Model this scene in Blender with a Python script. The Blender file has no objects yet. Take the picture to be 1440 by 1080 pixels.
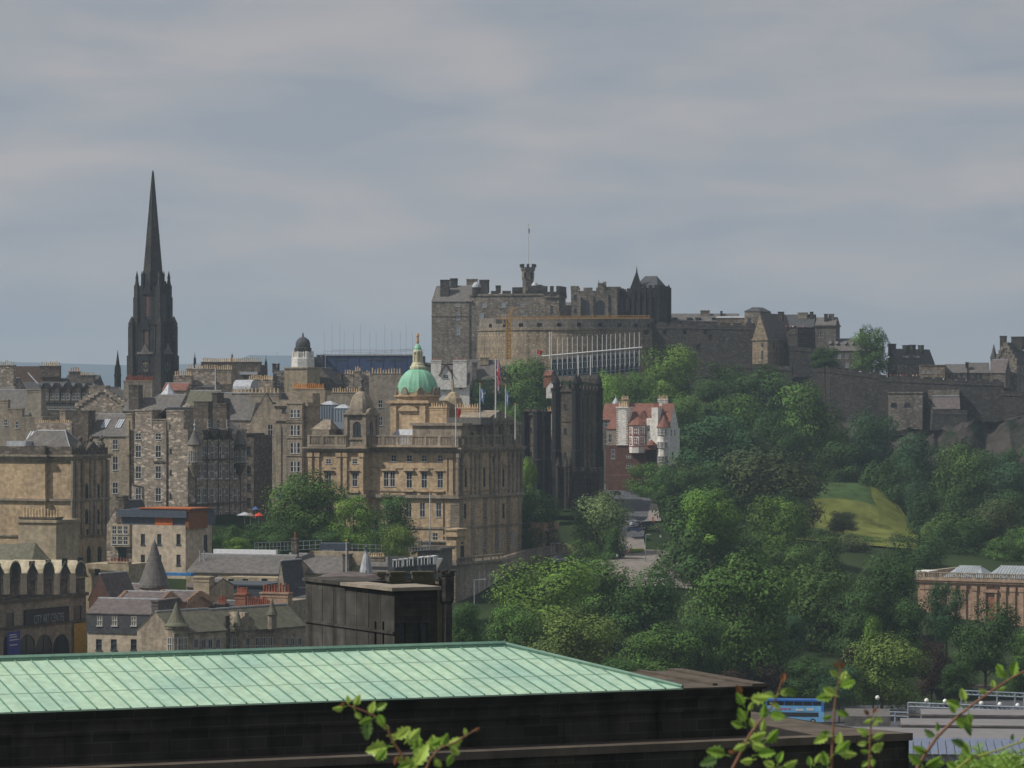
import bpy, bmesh, math, random
from mathutils import Vector, Matrix
random.seed(7)
R = math.radians
scene = bpy.context.scene
col = scene.collection
# ------------------------------------------------------------------ camera
FPX = 4600.0          # focal length in photo pixels (1440 wide)
HZ = 570.0            # row of the eye level
CH = 100.0            # camera height
cam_d = bpy.data.cameras.new('camera'); cam = bpy.data.objects.new('camera', cam_d); col.objects.link(cam)
cam.location = (0, 0, CH); cam.rotation_euler = (R(90), 0, 0)
cam_d.sensor_width = 36; cam_d.lens = FPX / 1440 * 36
cam_d.shift_y = (HZ - 540) / 1440
cam_d.clip_start = .5; cam_d.clip_end = 60000
cam_d.dof.use_dof = True; cam_d.dof.focus_distance = 700; cam_d.dof.aperture_fstop = 27
scene.camera = cam
# ------------------------------------------------------------------ sky, sun, exposure
SUN_AZ = 103; SUN_EL = 47            # degrees left of the view direction, elevation
sdir = Vector((-math.sin(R(SUN_AZ)) * math.cos(R(SUN_EL)), math.cos(R(SUN_AZ)) * math.cos(R(SUN_EL)), math.sin(R(SUN_EL))))
sun_d = bpy.data.lights.new('sun', 'SUN'); sun = bpy.data.objects.new('sun', sun_d); col.objects.link(sun)
sun_d.energy = 3.6; sun_d.angle = R(.8); sun_d.color = (1, .945, .86)
sun.rotation_euler = (-sdir).to_track_quat('-Z', 'Y').to_euler(); sun.location = (0, 0, 500)
world = bpy.data.worlds.new('World'); scene.world = world; world.use_nodes = True
def sky_nodes():
    nt = world.node_tree; N = nt.nodes; L = nt.links; N.clear()
    out = N.new('ShaderNodeOutputWorld'); bg = N.new('ShaderNodeBackground'); bg.inputs[1].default_value = .1
    sky = N.new('ShaderNodeTexSky'); sky.sky_type = 'NISHITA'; sky.sun_disc = False
    sky.sun_elevation = R(SUN_EL); sky.sun_rotation = math.atan2(sdir.x, sdir.y); sky.air_density = 1.2; sky.dust_density = 2.0
    tc = N.new('ShaderNodeTexCoord')
    mp = N.new('ShaderNodeMapping'); mp.inputs['Scale'].default_value = (8, 2, 34); mp.inputs['Rotation'].default_value = (0, R(3), 0)
    n1 = N.new('ShaderNodeTexNoise'); n1.inputs['Scale'].default_value = 1.5; n1.inputs['Detail'].default_value = 6; n1.inputs['Roughness'].default_value = .5; n1.inputs['Distortion'].default_value = .25
    r1 = N.new('ShaderNodeValToRGB'); r1.color_ramp.elements[0].position = .36; r1.color_ramp.elements[1].position = .66
    r1.color_ramp.elements[0].color = (2.72, 3.0, 3.52, 1); r1.color_ramp.elements[1].color = (4.1, 3.86, 3.90, 1)
    # darker overhead, paler towards the horizon, as a real cloud deck is
    sp = N.new('ShaderNodeSeparateXYZ'); mr = N.new('ShaderNodeMapRange')
    mr.inputs[1].default_value = -.01; mr.inputs[2].default_value = .14; mr.inputs[3].default_value = 1.1; mr.inputs[4].default_value = .92
    mul = N.new('ShaderNodeMix'); mul.data_type = 'RGBA'; mul.blend_type = 'MULTIPLY'; mul.inputs[0].default_value = 1
    mix = N.new('ShaderNodeMix'); mix.data_type = 'RGBA'; mix.inputs[0].default_value = .94
    L.new(tc.outputs['Generated'], mp.inputs[0]); L.new(mp.outputs[0], n1.inputs['Vector']); L.new(n1.outputs[0], r1.inputs[0])
    L.new(tc.outputs['Generated'], sp.inputs[0]); L.new(sp.outputs[2], mr.inputs[0])
    L.new(r1.outputs[0], mul.inputs[6]); L.new(mr.outputs[0], mul.inputs[7])
    L.new(sky.outputs[0], mix.inputs[6]); L.new(mul.outputs[2], mix.inputs[7])
    L.new(mix.outputs[2], bg.inputs[0]); L.new(bg.outputs[0], out.inputs[0])
sky_nodes()
scene.view_settings.view_transform = 'Standard'; scene.view_settings.look = 'None'
scene.view_settings.exposure = 0.16; scene.view_settings.gamma = 1
scene.render.engine = 'CYCLES'
# ------------------------------------------------------------------ pixel <-> world
def wx(px, Y): return (px - 720) / FPX * Y
def wz(py, Y): return CH - (py - HZ) / FPX * Y
def W(px, py, Y): return Vector((wx(px, Y), Y, wz(py, Y)))
# ------------------------------------------------------------------ materials
MATS = {}
def newmat(name, rough=.9, spec=.2):
    m = bpy.data.materials.new(name); m.use_nodes = True
    b = m.node_tree.nodes['Principled BSDF']; b.inputs['Roughness'].default_value = rough
    b.inputs['Specular IOR Level'].default_value = spec
    MATS[name] = m
    return m, m.node_tree.nodes, m.node_tree.links, b
def c4(c): return (c[0], c[1], c[2], 1)
def mixn(N, typ='MIX', fac=1.0):
    x = N.new('ShaderNodeMix'); x.data_type = 'RGBA'; x.blend_type = typ; x.inputs[0].default_value = fac; return x
def stone(name, c1, c2, bw=.9, bh=.35, mort=.75, weather=.5, streak=.4, soot=(.05, .048, .045), rough=.95, speck=0.0, mcol=None):
    m, N, L, b = newmat(name, rough, .12)
    uv = N.new('ShaderNodeUVMap')
    br = N.new('ShaderNodeTexBrick'); br.inputs['Color1'].default_value = c4(c1); br.inputs['Color2'].default_value = c4(c2)
    br.inputs['Mortar'].default_value = c4(mcol or [x * mort for x in c1]); br.inputs['Scale'].default_value = 1
    br.inputs['Brick Width'].default_value = bw; br.inputs['Row Height'].default_value = bh; br.inputs['Mortar Size'].default_value = .03
    br.inputs['Mortar Smooth'].default_value = .4
    geo = N.new('ShaderNodeNewGeometry')
    n1 = N.new('ShaderNodeTexNoise'); n1.inputs['Scale'].default_value = .11; n1.inputs['Detail'].default_value = 6; n1.inputs['Roughness'].default_value = .62
    n2 = N.new('ShaderNodeTexNoise'); n2.inputs['Scale'].default_value = 1.0; n2.inputs['Detail'].default_value = 4; n2.inputs['Roughness'].default_value = .6
    mp = N.new('ShaderNodeMapping'); mp.inputs['Scale'].default_value = (.9, .9, .09)
    L.new(uv.outputs[0], br.inputs['Vector']); L.new(geo.outputs['Position'], n1.inputs['Vector']); L.new(geo.outputs['Position'], mp.inputs[0]); L.new(mp.outputs[0], n2.inputs['Vector'])
    r1 = N.new('ShaderNodeMapRange'); r1.inputs[1].default_value = .38; r1.inputs[2].default_value = .72; r1.inputs[3].default_value = 0; r1.inputs[4].default_value = weather
    r2 = N.new('ShaderNodeMapRange'); r2.inputs[1].default_value = .45; r2.inputs[2].default_value = .75; r2.inputs[3].default_value = 0; r2.inputs[4].default_value = streak
    L.new(n1.outputs[0], r1.inputs[0]); L.new(n2.outputs[0], r2.inputs[0])
    m1 = mixn(N); m1.inputs[7].default_value = c4(soot); L.new(r1.outputs[0], m1.inputs[0]); L.new(br.outputs[0], m1.inputs[6])
    m2 = mixn(N); m2.inputs[7].default_value = c4([x * .8 for x in soot]); L.new(r2.outputs[0], m2.inputs[0]); L.new(m1.outputs[2], m2.inputs[6])
    if speck:
        vo = N.new('ShaderNodeTexVoronoi'); vm = N.new('ShaderNodeMapping'); vm.inputs['Scale'].default_value = (1.1, 2.2, 1); vo.inputs['Scale'].default_value = 1
        L.new(uv.outputs[0], vm.inputs[0]); L.new(vm.outputs[0], vo.inputs['Vector']); sr = N.new('ShaderNodeSeparateColor'); L.new(vo.outputs['Color'], sr.inputs[0])
        vr = N.new('ShaderNodeMapRange'); vr.inputs[1].default_value = .72; vr.inputs[2].default_value = .95; vr.inputs[3].default_value = 0; vr.inputs[4].default_value = speck; L.new(sr.outputs[0], vr.inputs[0])
        vr2 = N.new('ShaderNodeMapRange'); vr2.inputs[1].default_value = .7; vr2.inputs[2].default_value = .9; vr2.inputs[3].default_value = 0; vr2.inputs[4].default_value = speck * .7; L.new(sr.outputs[1], vr2.inputs[0])
        ma = mixn(N); ma.inputs[7].default_value = c4([min(.75, x * 1.9) for x in c1]); L.new(vr.outputs[0], ma.inputs[0]); L.new(m2.outputs[2], ma.inputs[6])
        mb_ = mixn(N); mb_.inputs[7].default_value = c4([x * .4 for x in c1]); L.new(vr2.outputs[0], mb_.inputs[0]); L.new(ma.outputs[2], mb_.inputs[6]); m2 = mb_
    n3 = N.new('ShaderNodeTexNoise'); n3.inputs['Scale'].default_value = 1.1; n3.inputs['Detail'].default_value = 2
    L.new(geo.outputs['Position'], n3.inputs['Vector'])
    r3 = N.new('ShaderNodeMapRange'); r3.inputs[1].default_value = .3; r3.inputs[2].default_value = .7; r3.inputs[3].default_value = .78; r3.inputs[4].default_value = 1.22
    L.new(n3.outputs[0], r3.inputs[0])
    m3 = mixn(N, 'MULTIPLY'); L.new(m2.outputs[2], m3.inputs[6]); L.new(r3.outputs[0], m3.inputs[7])
    L.new(m3.outputs[2], b.inputs['Base Color'])
    return m
def plain(name, c, rough=.6, spec=.3, var=.18, scale=1.5, metal=0.0):
    m, N, L, b = newmat(name, rough, spec); b.inputs['Metallic'].default_value = metal
    tc = N.new('ShaderNodeNewGeometry'); n = N.new('ShaderNodeTexNoise'); n.inputs['Scale'].default_value = scale; n.inputs['Detail'].default_value = 4
    r = N.new('ShaderNodeMapRange'); r.inputs[1].default_value = .3; r.inputs[2].default_value = .7; r.inputs[3].default_value = 1 - var; r.inputs[4].default_value = 1 + var
    x = mixn(N, 'MULTIPLY'); x.inputs[6].default_value = c4(c)
    L.new(tc.outputs['Position'], n.inputs['Vector']); L.new(n.outputs[0], r.inputs[0]); L.new(r.outputs[0], x.inputs[7]); L.new(x.outputs[2], b.inputs['Base Color'])
    return m
def slate(name, c, moss=None):
    m = stone(name, c, [x * .8 for x in c], bw=.45, bh=.32, mort=.6, weather=.35, streak=.25, soot=moss or (.07, .07, .068), rough=.75)
    return m
S_WARM = stone('sandstone_warm', (.56, .42, .265), (.44, .33, .215), weather=.32, streak=.36)
S_TAN = stone('sandstone_tan', (.38, .32, .245), (.28, .235, .18), weather=.55, streak=.5)
S_RUB = stone('rubble_brown', (.36, .305, .25), (.20, .172, .142), bw=.7, bh=.32, weather=.4, streak=.35, speck=.6)
S_RUBD = stone('rubble_dark', (.15, .125, .10), (.085, .075, .063), bw=.7, bh=.32, weather=.5, streak=.5, speck=.4)
S_GREY = stone('stone_grey', (.20, .18, .165), (.12, .108, .095), weather=.5, streak=.5)
S_BLACK = stone('stone_sooty', (.034, .034, .037), (.02, .021, .024), weather=.5, streak=.5, soot=(.018, .018, .018))
S_BLACKW = stone('stone_soot_brown', (.082, .072, .062), (.036, .034, .034), weather=.7, streak=.6, soot=(.02, .02, .02))
S_OCHRE = stone('stone_ochre', (.42, .35, .245), (.35, .29, .20), weather=.3, streak=.35)
S_PINK = stone('sandstone_pink', (.40, .27, .19), (.34, .23, .16), bw=1.2, bh=.5, weather=.15, streak=.25)
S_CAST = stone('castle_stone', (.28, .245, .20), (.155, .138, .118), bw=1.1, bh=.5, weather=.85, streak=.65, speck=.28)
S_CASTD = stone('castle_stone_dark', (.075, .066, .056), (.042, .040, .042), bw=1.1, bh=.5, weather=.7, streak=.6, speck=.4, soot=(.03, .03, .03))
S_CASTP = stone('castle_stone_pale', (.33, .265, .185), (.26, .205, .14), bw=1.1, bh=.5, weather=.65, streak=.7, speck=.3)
S_RED = stone('red_sandstone', (.13, .065, .048), (.10, .052, .04), weather=.3, streak=.3)
S_REDL = stone('red_brick_light', (.30, .14, .09), (.25, .11, .07), bw=.5, bh=.2, weather=.2, streak=.2)
HARL = stone('harling_beige', (.46, .385, .30), (.44, .37, .285), weather=.25, streak=.22, soot=(.2, .17, .13), mort=.97)
HARLG = stone('render_grey', (.30, .265, .215), (.285, .25, .2), weather=.4, streak=.45, soot=(.12, .1, .085), mort=.95)
WHITE = stone('white_harling', (.72, .70, .66), (.70, .68, .64), weather=.18, streak=.2, soot=(.35, .33, .3), mort=.98)
SL = slate('slate_grey', (.165, .155, .145)); SLD = slate('slate_dark', (.085, .088, .095)); SLP = slate('slate_purple', (.16, .135, .13))
SLM = slate('slate_mossy', (.15, .145, .11), (.10, .11, .06))
TILE = slate('red_tile', (.24, .11, .08), (.11, .07, .06)); TILEO = plain('orange_cladding', (.38, .10, .02), .5)
LEAD = plain('lead_sheet', (.36, .38, .41), .5, .4, .25); LEADD = plain('lead_dark', (.06, .075, .10), .45, .4, .2)
PAINTW = plain('white_paint', (.68, .69, .70), .5, .3, .1); PAINTD = plain('dark_paint', (.02, .022, .026), .5)
plain('sash_paint', (.44, .44, .43), .6, .2, .1); POT = plain('pot_buff', (.54, .41, .25), .8, .1, .35, .9); POTR = plain('pot_red', (.24, .085, .055), .8, .1, .35, .9); POTO = plain('pot_orange', (.55, .23, .05), .8, .1, .3, .9)
GOLD = plain('gilding', (.65, .32, .05), .4, .5, .15, 1.5, .6)
YEL = plain('crane_yellow', (.46, .25, .05), .5); STEEL = plain('galvanised_steel', (.45, .47, .5), .45, .4, .15, 1.0, .3)
BLUEM = plain('blue_sheeting', (.035, .062, .145), .6, .3, .2, .12); DGREY = plain('dark_grey_metal', (.05, .06, .07), .5)
POLE = plain('white_pole', (.60, .60, .60), .4, .4, .08)
WOOD = plain('tree_bark', (.07, .055, .042), .95, .05, .3, 2.0)
def glass(name, c, rough=.12):
    m, N, L, b = newmat(name, rough, .5); b.inputs['Base Color'].default_value = c4(c)
    oi = N.new('ShaderNodeObjectInfo'); mr = N.new('ShaderNodeMapRange'); mr.inputs[3].default_value = .5; mr.inputs[4].default_value = 2.2
    x = mixn(N, 'MULTIPLY'); x.inputs[6].default_value = c4(c); L.new(oi.outputs['Random'], mr.inputs[0]); L.new(mr.outputs[0], x.inputs[7]); L.new(x.outputs[2], b.inputs['Base Color'])
    return m
GLASS = glass('window_glass', (.022, .026, .032)); GLASSB = glass('window_glass_pale', (.16, .19, .23), .2)
def copper(name, base, dark):
    m, N, L, b = newmat(name, .6, .3)
    g = N.new('ShaderNodeNewGeometry'); n = N.new('ShaderNodeTexNoise'); n.inputs['Scale'].default_value = .35; n.inputs['Detail'].default_value = 5
    mp = N.new('ShaderNodeMapping'); mp.inputs['Scale'].default_value = (1, .6, 1)
    rp = N.new('ShaderNodeValToRGB'); rp.color_ramp.elements[0].color = c4(dark); rp.color_ramp.elements[1].color = c4(base)
    rp.color_ramp.elements[0].position = .25; rp.color_ramp.elements[1].position = .6
    L.new(g.outputs['Position'], mp.inputs[0]); L.new(mp.outputs[0], n.inputs['Vector']); L.new(n.outputs[0], rp.inputs[0])
    oi = N.new('ShaderNodeTexNoise'); oi.inputs['Scale'].default_value = 2.6; oi.inputs['Detail'].default_value = 3
    L.new(g.outputs['Position'], oi.inputs['Vector'])
    r = N.new('ShaderNodeMapRange'); r.inputs[1].default_value = .3; r.inputs[2].default_value = .7; r.inputs[3].default_value = .86; r.inputs[4].default_value = 1.1
    if name == 'copper_verdigris':
        uv = N.new('ShaderNodeUVMap'); mu = N.new('ShaderNodeMapping'); mu.inputs['Scale'].default_value = (2.6, .16, 1); sn = N.new('ShaderNodeTexNoise'); sn.inputs['Scale'].default_value = 1; sn.inputs['Detail'].default_value = 5; sn.inputs['Roughness'].default_value = .7
        sr = N.new('ShaderNodeMapRange'); sr.inputs[1].default_value = .35; sr.inputs[2].default_value = .75; sr.inputs[3].default_value = 1.08; sr.inputs[4].default_value = .87
        L.new(uv.outputs[0], mu.inputs[0]); L.new(mu.outputs[0], sn.inputs['Vector']); L.new(sn.outputs[0], sr.inputs[0])
        m2 = N.new('ShaderNodeMapping'); m2.inputs['Location'].default_value = (1, .7, 0); br = N.new('ShaderNodeTexBrick'); br.offset = 0; br.inputs['Scale'].default_value = 1; br.inputs['Brick Width'].default_value = .64; br.inputs['Row Height'].default_value = 2.75; br.inputs['Mortar Size'].default_value = 0
        br.inputs['Color1'].default_value = (.92, .95, .96, 1); br.inputs['Color2'].default_value = (1.03, 1.02, .99, 1); L.new(uv.outputs[0], m2.inputs[0]); L.new(m2.outputs[0], br.inputs['Vector'])
        xa = mixn(N, 'MULTIPLY'); xb = mixn(N, 'MULTIPLY'); L.new(rp.outputs[0], xa.inputs[6]); L.new(sr.outputs[0], xa.inputs[7]); L.new(xa.outputs[2], xb.inputs[6]); L.new(br.outputs[0], xb.inputs[7])
        class _O: outputs = [xb.outputs[2]]
        rp = _O
    x = mixn(N, 'MULTIPLY'); L.new(oi.outputs[0], r.inputs[0]); L.new(rp.outputs[0], x.inputs[6]); L.new(r.outputs[0], x.inputs[7]); L.new(x.outputs[2], b.inputs['Base Color'])
    return m
COPPER = copper('copper_verdigris', (.42, .58, .43), (.31, .48, .39)); COPPERD = copper('copper_verdigris_dark', (.15, .26, .20), (.10, .20, .16))
COPDOME = copper('copper_dome', (.24, .50, .34), (.13, .33, .24))
# ------------------------------------------------------------------ mesh builder
class MB:
    def __init__(s): s.v = []; s.f = []; s.m = []
    def face(s, pts, mi=0):
        i = len(s.v); s.v += [tuple(p) for p in pts]; s.f.append(tuple(range(i, i + len(pts)))); s.m.append(mi)
    def box(s, x0, x1, y0, y1, z0, z1, mi=0, bottom=True):
        a = [(x0, y0, z0), (x1, y0, z0), (x1, y1, z0), (x0, y1, z0), (x0, y0, z1), (x1, y0, z1), (x1, y1, z1), (x0, y1, z1)]
        for q in ((0, 1, 5, 4), (1, 2, 6, 5), (2, 3, 7, 6), (3, 0, 4, 7), (4, 5, 6, 7)): s.face([a[k] for k in q], mi)
        if bottom: s.face([a[k] for k in (3, 2, 1, 0)], mi)
    def prism(s, poly, z0, z1, mi=0, top=True):      # poly ccw in xy
        n = len(poly)
        for i in range(n):
            a = poly[i]; b = poly[(i + 1) % n]
            s.face([(a[0], a[1], z0), (b[0], b[1], z0), (b[0], b[1], z1), (a[0], a[1], z1)], mi)
        if top: s.face([(p[0], p[1], z1) for p in poly], mi)
        s.face([(p[0], p[1], z0) for p in reversed(poly)], mi)
    def lathe(s, cx, cy, prof, n=12, mi=0, a0=0.0, rib=0.0):   # prof: (r, z) bottom to top
        for i in range(n):
            t0 = a0 + 2 * math.pi * i / n; t1 = a0 + 2 * math.pi * (i + 1) / n
            for (r0, z0), (r1, z1) in zip(prof, prof[1:]):
                p = [(cx + r0 * math.cos(t0), cy + r0 * math.sin(t0), z0), (cx + r0 * math.cos(t1), cy + r0 * math.sin(t1), z0),
                     (cx + r1 * math.cos(t1), cy + r1 * math.sin(t1), z1), (cx + r1 * math.cos(t0), cy + r1 * math.sin(t0), z1)]
                if r1 < 1e-4: p = p[:3]
                elif r0 < 1e-4: p = [p[0], p[2], p[3]]
                s.face(p, mi)
        if prof[-1][0] > 1e-4: s.face([(cx + prof[-1][0] * math.cos(a0 + 2 * math.pi * i / n), cy + prof[-1][0] * math.sin(a0 + 2 * math.pi * i / n), prof[-1][1]) for i in range(n)], mi)
    def tube(s, p, q, r, r2=None, n=6, mi=0):
        p = Vector(p); q = Vector(q); r2 = r if r2 is None else r2
        d = (q - p).normalized(); a = d.orthogonal().normalized(); b = d.cross(a)
        P = [(p + (a * math.cos(6.2832 * i / n) + b * math.sin(6.2832 * i / n)) * r) for i in range(n)]
        Q = [(q + (a * math.cos(6.2832 * i / n) + b * math.sin(6.2832 * i / n)) * r2) for i in range(n)]
        for i in range(n): j = (i + 1) % n; s.face([P[i], P[j], Q[j], Q[i]], mi)
        s.face(list(reversed(P)), mi); s.face(Q, mi)
    def bar(s, p, q, w, mi=0): s.tube(p, q, w * .7071, n=4, mi=mi)
    def build(s, name, mats, parent=None, smooth=False, uv=True):
        me = bpy.data.meshes.new(name); me.from_pydata(s.v, [], s.f)
        for m in (mats if isinstance(mats, (list, tuple)) else [mats]): me.materials.append(m)
        if len(s.v): me.polygons.foreach_set('material_index', s.m)
        if smooth: me.polygons.foreach_set('use_smooth', [True] * len(s.f))
        if uv and s.f:
            ul = me.uv_layers.new(name='UVMap'); data = [0.0] * (2 * len(me.loops)); Z = Vector((0, 0, 1))
            vs = me.vertices
            for pl in me.polygons:
                n = pl.normal
                if abs(n.z) > .97: t = Vector((1, 0, 0)); w = Vector((0, 1, 0))
                else: t = Z.cross(n).normalized(); w = n.cross(t)
                for li in pl.loop_indices:
                    c = vs[me.loops[li].vertex_index].co; data[2 * li] = c.dot(t); data[2 * li + 1] = c.dot(w)
            ul.data.foreach_set('uv', data)
        me.update()
        o = bpy.data.objects.new(name, me); col.objects.link(o)
        if parent: o.parent = parent
        return o
def tag(o, label=None, cat=None, group=None, kind=None):
    if label: o['label'] = label
    if cat: o['category'] = cat
    if group: o['group'] = group
    if kind: o['kind'] = kind
    return o
def empty(name, loc, rz=0.0):
    o = bpy.data.objects.new(name, None); col.objects.link(o); o.location = loc; o.rotation_euler = (0, 0, rz); o.empty_display_size = 1; return o
def copy_tree(o, parent=None):
    c = o.copy(); col.objects.link(c); c.parent = parent
    for ch in o.children: copy_tree(ch, c)
    return c
# ------------------------------------------------------------------ windows (shared meshes)
WCACHE = {}
def win_mesh(w, h, style):
    w = round(w, 1); h = round(h, 1); k = (w, h, style)
    if k in WCACHE: return WCACHE[k]
    def mk(mb, nm, mats):
        o = mb.build(nm, mats); me = o.data; bpy.data.objects.remove(o); return me
    p = MB(); arch = style.startswith('arch'); r = w / 2
    pd = .16
    if arch:
        pts = [(-r, pd, 0), (r, pd, 0)] + [(r * math.cos(a), pd, h - r + r * math.sin(a)) for a in [math.pi * i / 8 for i in range(9)]]
        p.face(pts)
    else: p.face([(-r, pd, 0), (r, pd, 0), (r, pd, h), (-r, pd, h)])
    f = MB(); t = .10; y0, y1 = .02, .14
    if style in ('dark', 'slit', 'archdark'):
        fm = DGREY; t = .07
    elif style == 'white': fm = PAINTW
    elif style == 'red': fm = MATS['red_frame']
    else: fm = MATS['sash_paint']
    if arch:
        f.box(-r, -r + t, y0, y1, 0, h - r); f.box(r - t, r, y0, y1, 0, h - r); f.box(-.05, .05, y0, y1, 0, h - .1); f.box(-r, r, y0, y1, h * .45, h * .45 + .1)
    elif style != 'slit':
        f.box(-r, -r + t, y0, y1, 0, h); f.box(r - t, r, y0, y1, 0, h); f.box(-r + t, r - t, y0, y1, h - t, h); f.box(-r + t, r - t, y0, y1, h * .5 - .06, h * .5 + .06)
        if style != 'dark': f.box(-.04, .04, y0 + .01, y1 - .01, t, h - t)
        if style == 'trip':
            f.box(-r / 3 - .14, -r / 3 + .14, y0 - .04, y1, 0, h); f.box(r / 3 - .14, r / 3 + .14, y0 - .04, y1, 0, h)
    f.box(-r - .1, r + .1, -.14, y1, -.14, .04)
    gm = GLASSB if style in ('pale',) else GLASS
    WCACHE[k] = (mk(p, 'window', gm), mk(f, 'window_frame', fm)); return WCACHE[k]
_rf = plain('red_frame', (.30, .05, .04), .6)
# ------------------------------------------------------------------ building frame
class Bld:
    def __init__(s, name, label, cat, px, Y, yaw, pyb, group=None):
        s.x0 = wx(px, Y); s.y0 = Y; s.a = R(yaw); s.z0 = wz(pyb, Y)
        s.u = (math.cos(s.a), math.sin(s.a)); s.vv = (-math.sin(s.a), math.cos(s.a))
        s.root = empty(name, (s.x0, s.y0, s.z0), s.a); tag(s.root, label, cat, group); s.nw = 0
    def wy(s, t, d=0): return s.y0 + t * s.u[1] + d * s.vv[1]
    def wxx(s, t, d=0): return s.x0 + t * s.u[0] + d * s.vv[0]
    def _hit(s, px, t, d, e):
        k = (px - 720) / FPX; x = s.wxx(t, d); y = s.wy(t, d); return (k * y - x) / (e[0] - k * e[1])
    def T(s, px, d=0): return s._hit(px, 0, d, s.u)
    def D(s, px, t=0): return s._hit(px, t, 0, s.vv)
    def Z(s, py, t=0, d=0): return wz(py, s.wy(t, d)) - s.z0
    def part(s, name, mb, mats, parent=None, smooth=False, label=None):
        o = mb.build(name, mats, parent or s.root, smooth)
        if label: o['label'] = label
        return o
    def frame_of(s, side, a0, a1, c):
        return {'F': ((a0, c), (1, 0), (0, -1)), 'R': ((c, a0), (0, 1), (1, 0)), 'L': ((c, a1), (0, -1), (-1, 0)), 'B': ((a1, c), (-1, 0), (0, 1))}[side]
    def wall(s, mb, side, a0, a1, c, z0, z1, wins=(), mi=0, depth=.22):
        """wins: (px, pytop, pybot, width_m, style) or ('uv', u, v, w, h, style)"""
        o, e, n = s.frame_of(side, a0, a1, c); Wd = a1 - a0; ops = []
        for w in wins:
            if w[0] == 'uv': _, u, v, ww, hh, st = w
            else:
                px, pt, pb, ww, st = w
                if side in 'FB': t = s.T(px, c); u = (t - a0) if side == 'F' else a1 - t; tt, dd = t, c
                else: d = s.D(px, c); u = (d - a0) if side == 'R' else a1 - d; tt, dd = c, d
                v = s.Z(pb, tt, dd); hh = s.Z(pt, tt, dd) - v; v -= z0
            if u - ww / 2 < .06 or u + ww / 2 > Wd - .06 or v < .03 or v + hh > z1 - z0 - .03: continue
            if any(u - ww / 2 < q[1] and u + ww / 2 > q[0] and v < q[3] and v + hh > q[2] for q in ops): continue
            ops.append((u - ww / 2, u + ww / 2, v, v + hh, st))
        us = sorted(set([0, Wd] + [q[0] for q in ops] + [q[1] for q in ops])); vs = sorted(set([0, z1 - z0] + [q[2] for q in ops] + [q[3] for q in ops]))
        def P(u, v, w=0): return (o[0] + e[0] * u + n[0] * w, o[1] + e[1] * u + n[1] * w, z0 + v)
        # merge cells along u to keep the count low
        for j in range(len(vs) - 1):
            vm = (vs[j] + vs[j + 1]) / 2; start = None
            for i in range(len(us) - 1):
                um = (us[i] + us[i + 1]) / 2
                hole = any(q[0] < um < q[1] and q[2] < vm < q[3] for q in ops)
                if not hole and start is None: start = us[i]
                if start is not None and (hole or i == len(us) - 2):
                    end = us[i] if hole else us[i + 1]
                    mb.face([P(start, vs[j]), P(end, vs[j]), P(end, vs[j + 1]), P(start, vs[j + 1])], mi); start = None
        rz = math.atan2(e[1], e[0])
        for (u0, u1, v0, v1, st) in ops:
            D_ = -depth
            mb.face([P(u0, v0), P(u0, v1), P(u0, v1, D_), P(u0, v0, D_)], mi); mb.face([P(u1, v0, D_), P(u1, v1, D_), P(u1, v1), P(u1, v0)], mi)
            mb.face([P(u0, v0), P(u0, v0, D_), P(u1, v0, D_), P(u1, v0)], mi)
            mb.face([P(u0, v1), P(u1, v1), P(u1, v1, D_), P(u0, v1, D_)], mi)
            if st.startswith('arch'):
                r = (u1 - u0) / 2; uc = (u0 + u1) / 2
                for sg in (-1, 1):
                    arc = [(uc + sg * r * math.cos(a), v1 - r + r * math.sin(a)) for a in [math.pi / 2 * i / 5 for i in range(6)]]
                    pts = [P(uc + sg * r, v1)] + [P(a, b, -.004) for a, b in (arc if sg < 0 else arc)]
                    mb.face(pts if sg > 0 else list(reversed(pts)), mi)
            pm, fm = win_mesh(u1 - u0, v1 - v0, st)
            if s.nw < 100:
                w = bpy.data.objects.new('window', pm); col.objects.link(w); w.parent = s.root
                w.location = P((u0 + u1) / 2, v0, 0); w.rotation_euler = (0, 0, rz)
                f = bpy.data.objects.new('window_frame', fm); col.objects.link(f); f.parent = w
            s.nw += 1
    def body(s, mb, t0, t1, d0, d1, z0, z1, F=(), Rr=(), Ll=(), mi=0, top=True):
        s.wall(mb, 'F', t0, t1, d0, z0, z1, F, mi); s.wall(mb, 'R', d0, d1, t1, z0, z1, Rr, mi); s.wall(mb, 'L', d0, d1, t0, z0, z1, Ll, mi); s.wall(mb, 'B', t0, t1, d1, z0, z1, (), mi)
        if top: mb.face([(t0, d0, z1), (t1, d0, z1), (t1, d1, z1), (t0, d1, z1)], mi)
    def cornice(s, mb, t0, t1, d0, d1, z, h=.4, out=.35, mi=0): mb.box(t0 - out, t1 + out, d0 - out, d1 + out, z, z + h, mi)
    def gable(s, t0, t1, d0, d1, z, h, along='t', mat=None, wallmb=None, oh=.25, ridge=True, name='roof', steps=0, wmi=0):
        mat = mat or SL; mb = MB(); th = .18
        if along == 't':
            m = (d0 + d1) / 2; k = h / (m - d0)
            pr = [(d0 - oh, z - oh * k), (m, z + h), (d1 + oh, z - oh * k)]; g = lambda a, p: (a, p[0], p[1]); A, B_ = t0 - .05, t1 + .05
        else:
            m = (t0 + t1) / 2; k = h / (m - t0)
            pr = [(t0 - oh, z - oh * k), (m, z + h), (t1 + oh, z - oh * k)]; g = lambda a, p: (p[0], a, p[1]); A, B_ = d0 - .05, d1 + .05
        up = [(p[0], p[1] + th) for p in pr]
        def q(a, b, c, d): mb.face([a, b, c, d])
        q(g(A, up[0]), g(B_, up[0]), g(B_, up[1]), g(A, up[1])); q(g(A, up[1]), g(B_, up[1]), g(B_, up[2]), g(A, up[2]))
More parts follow.
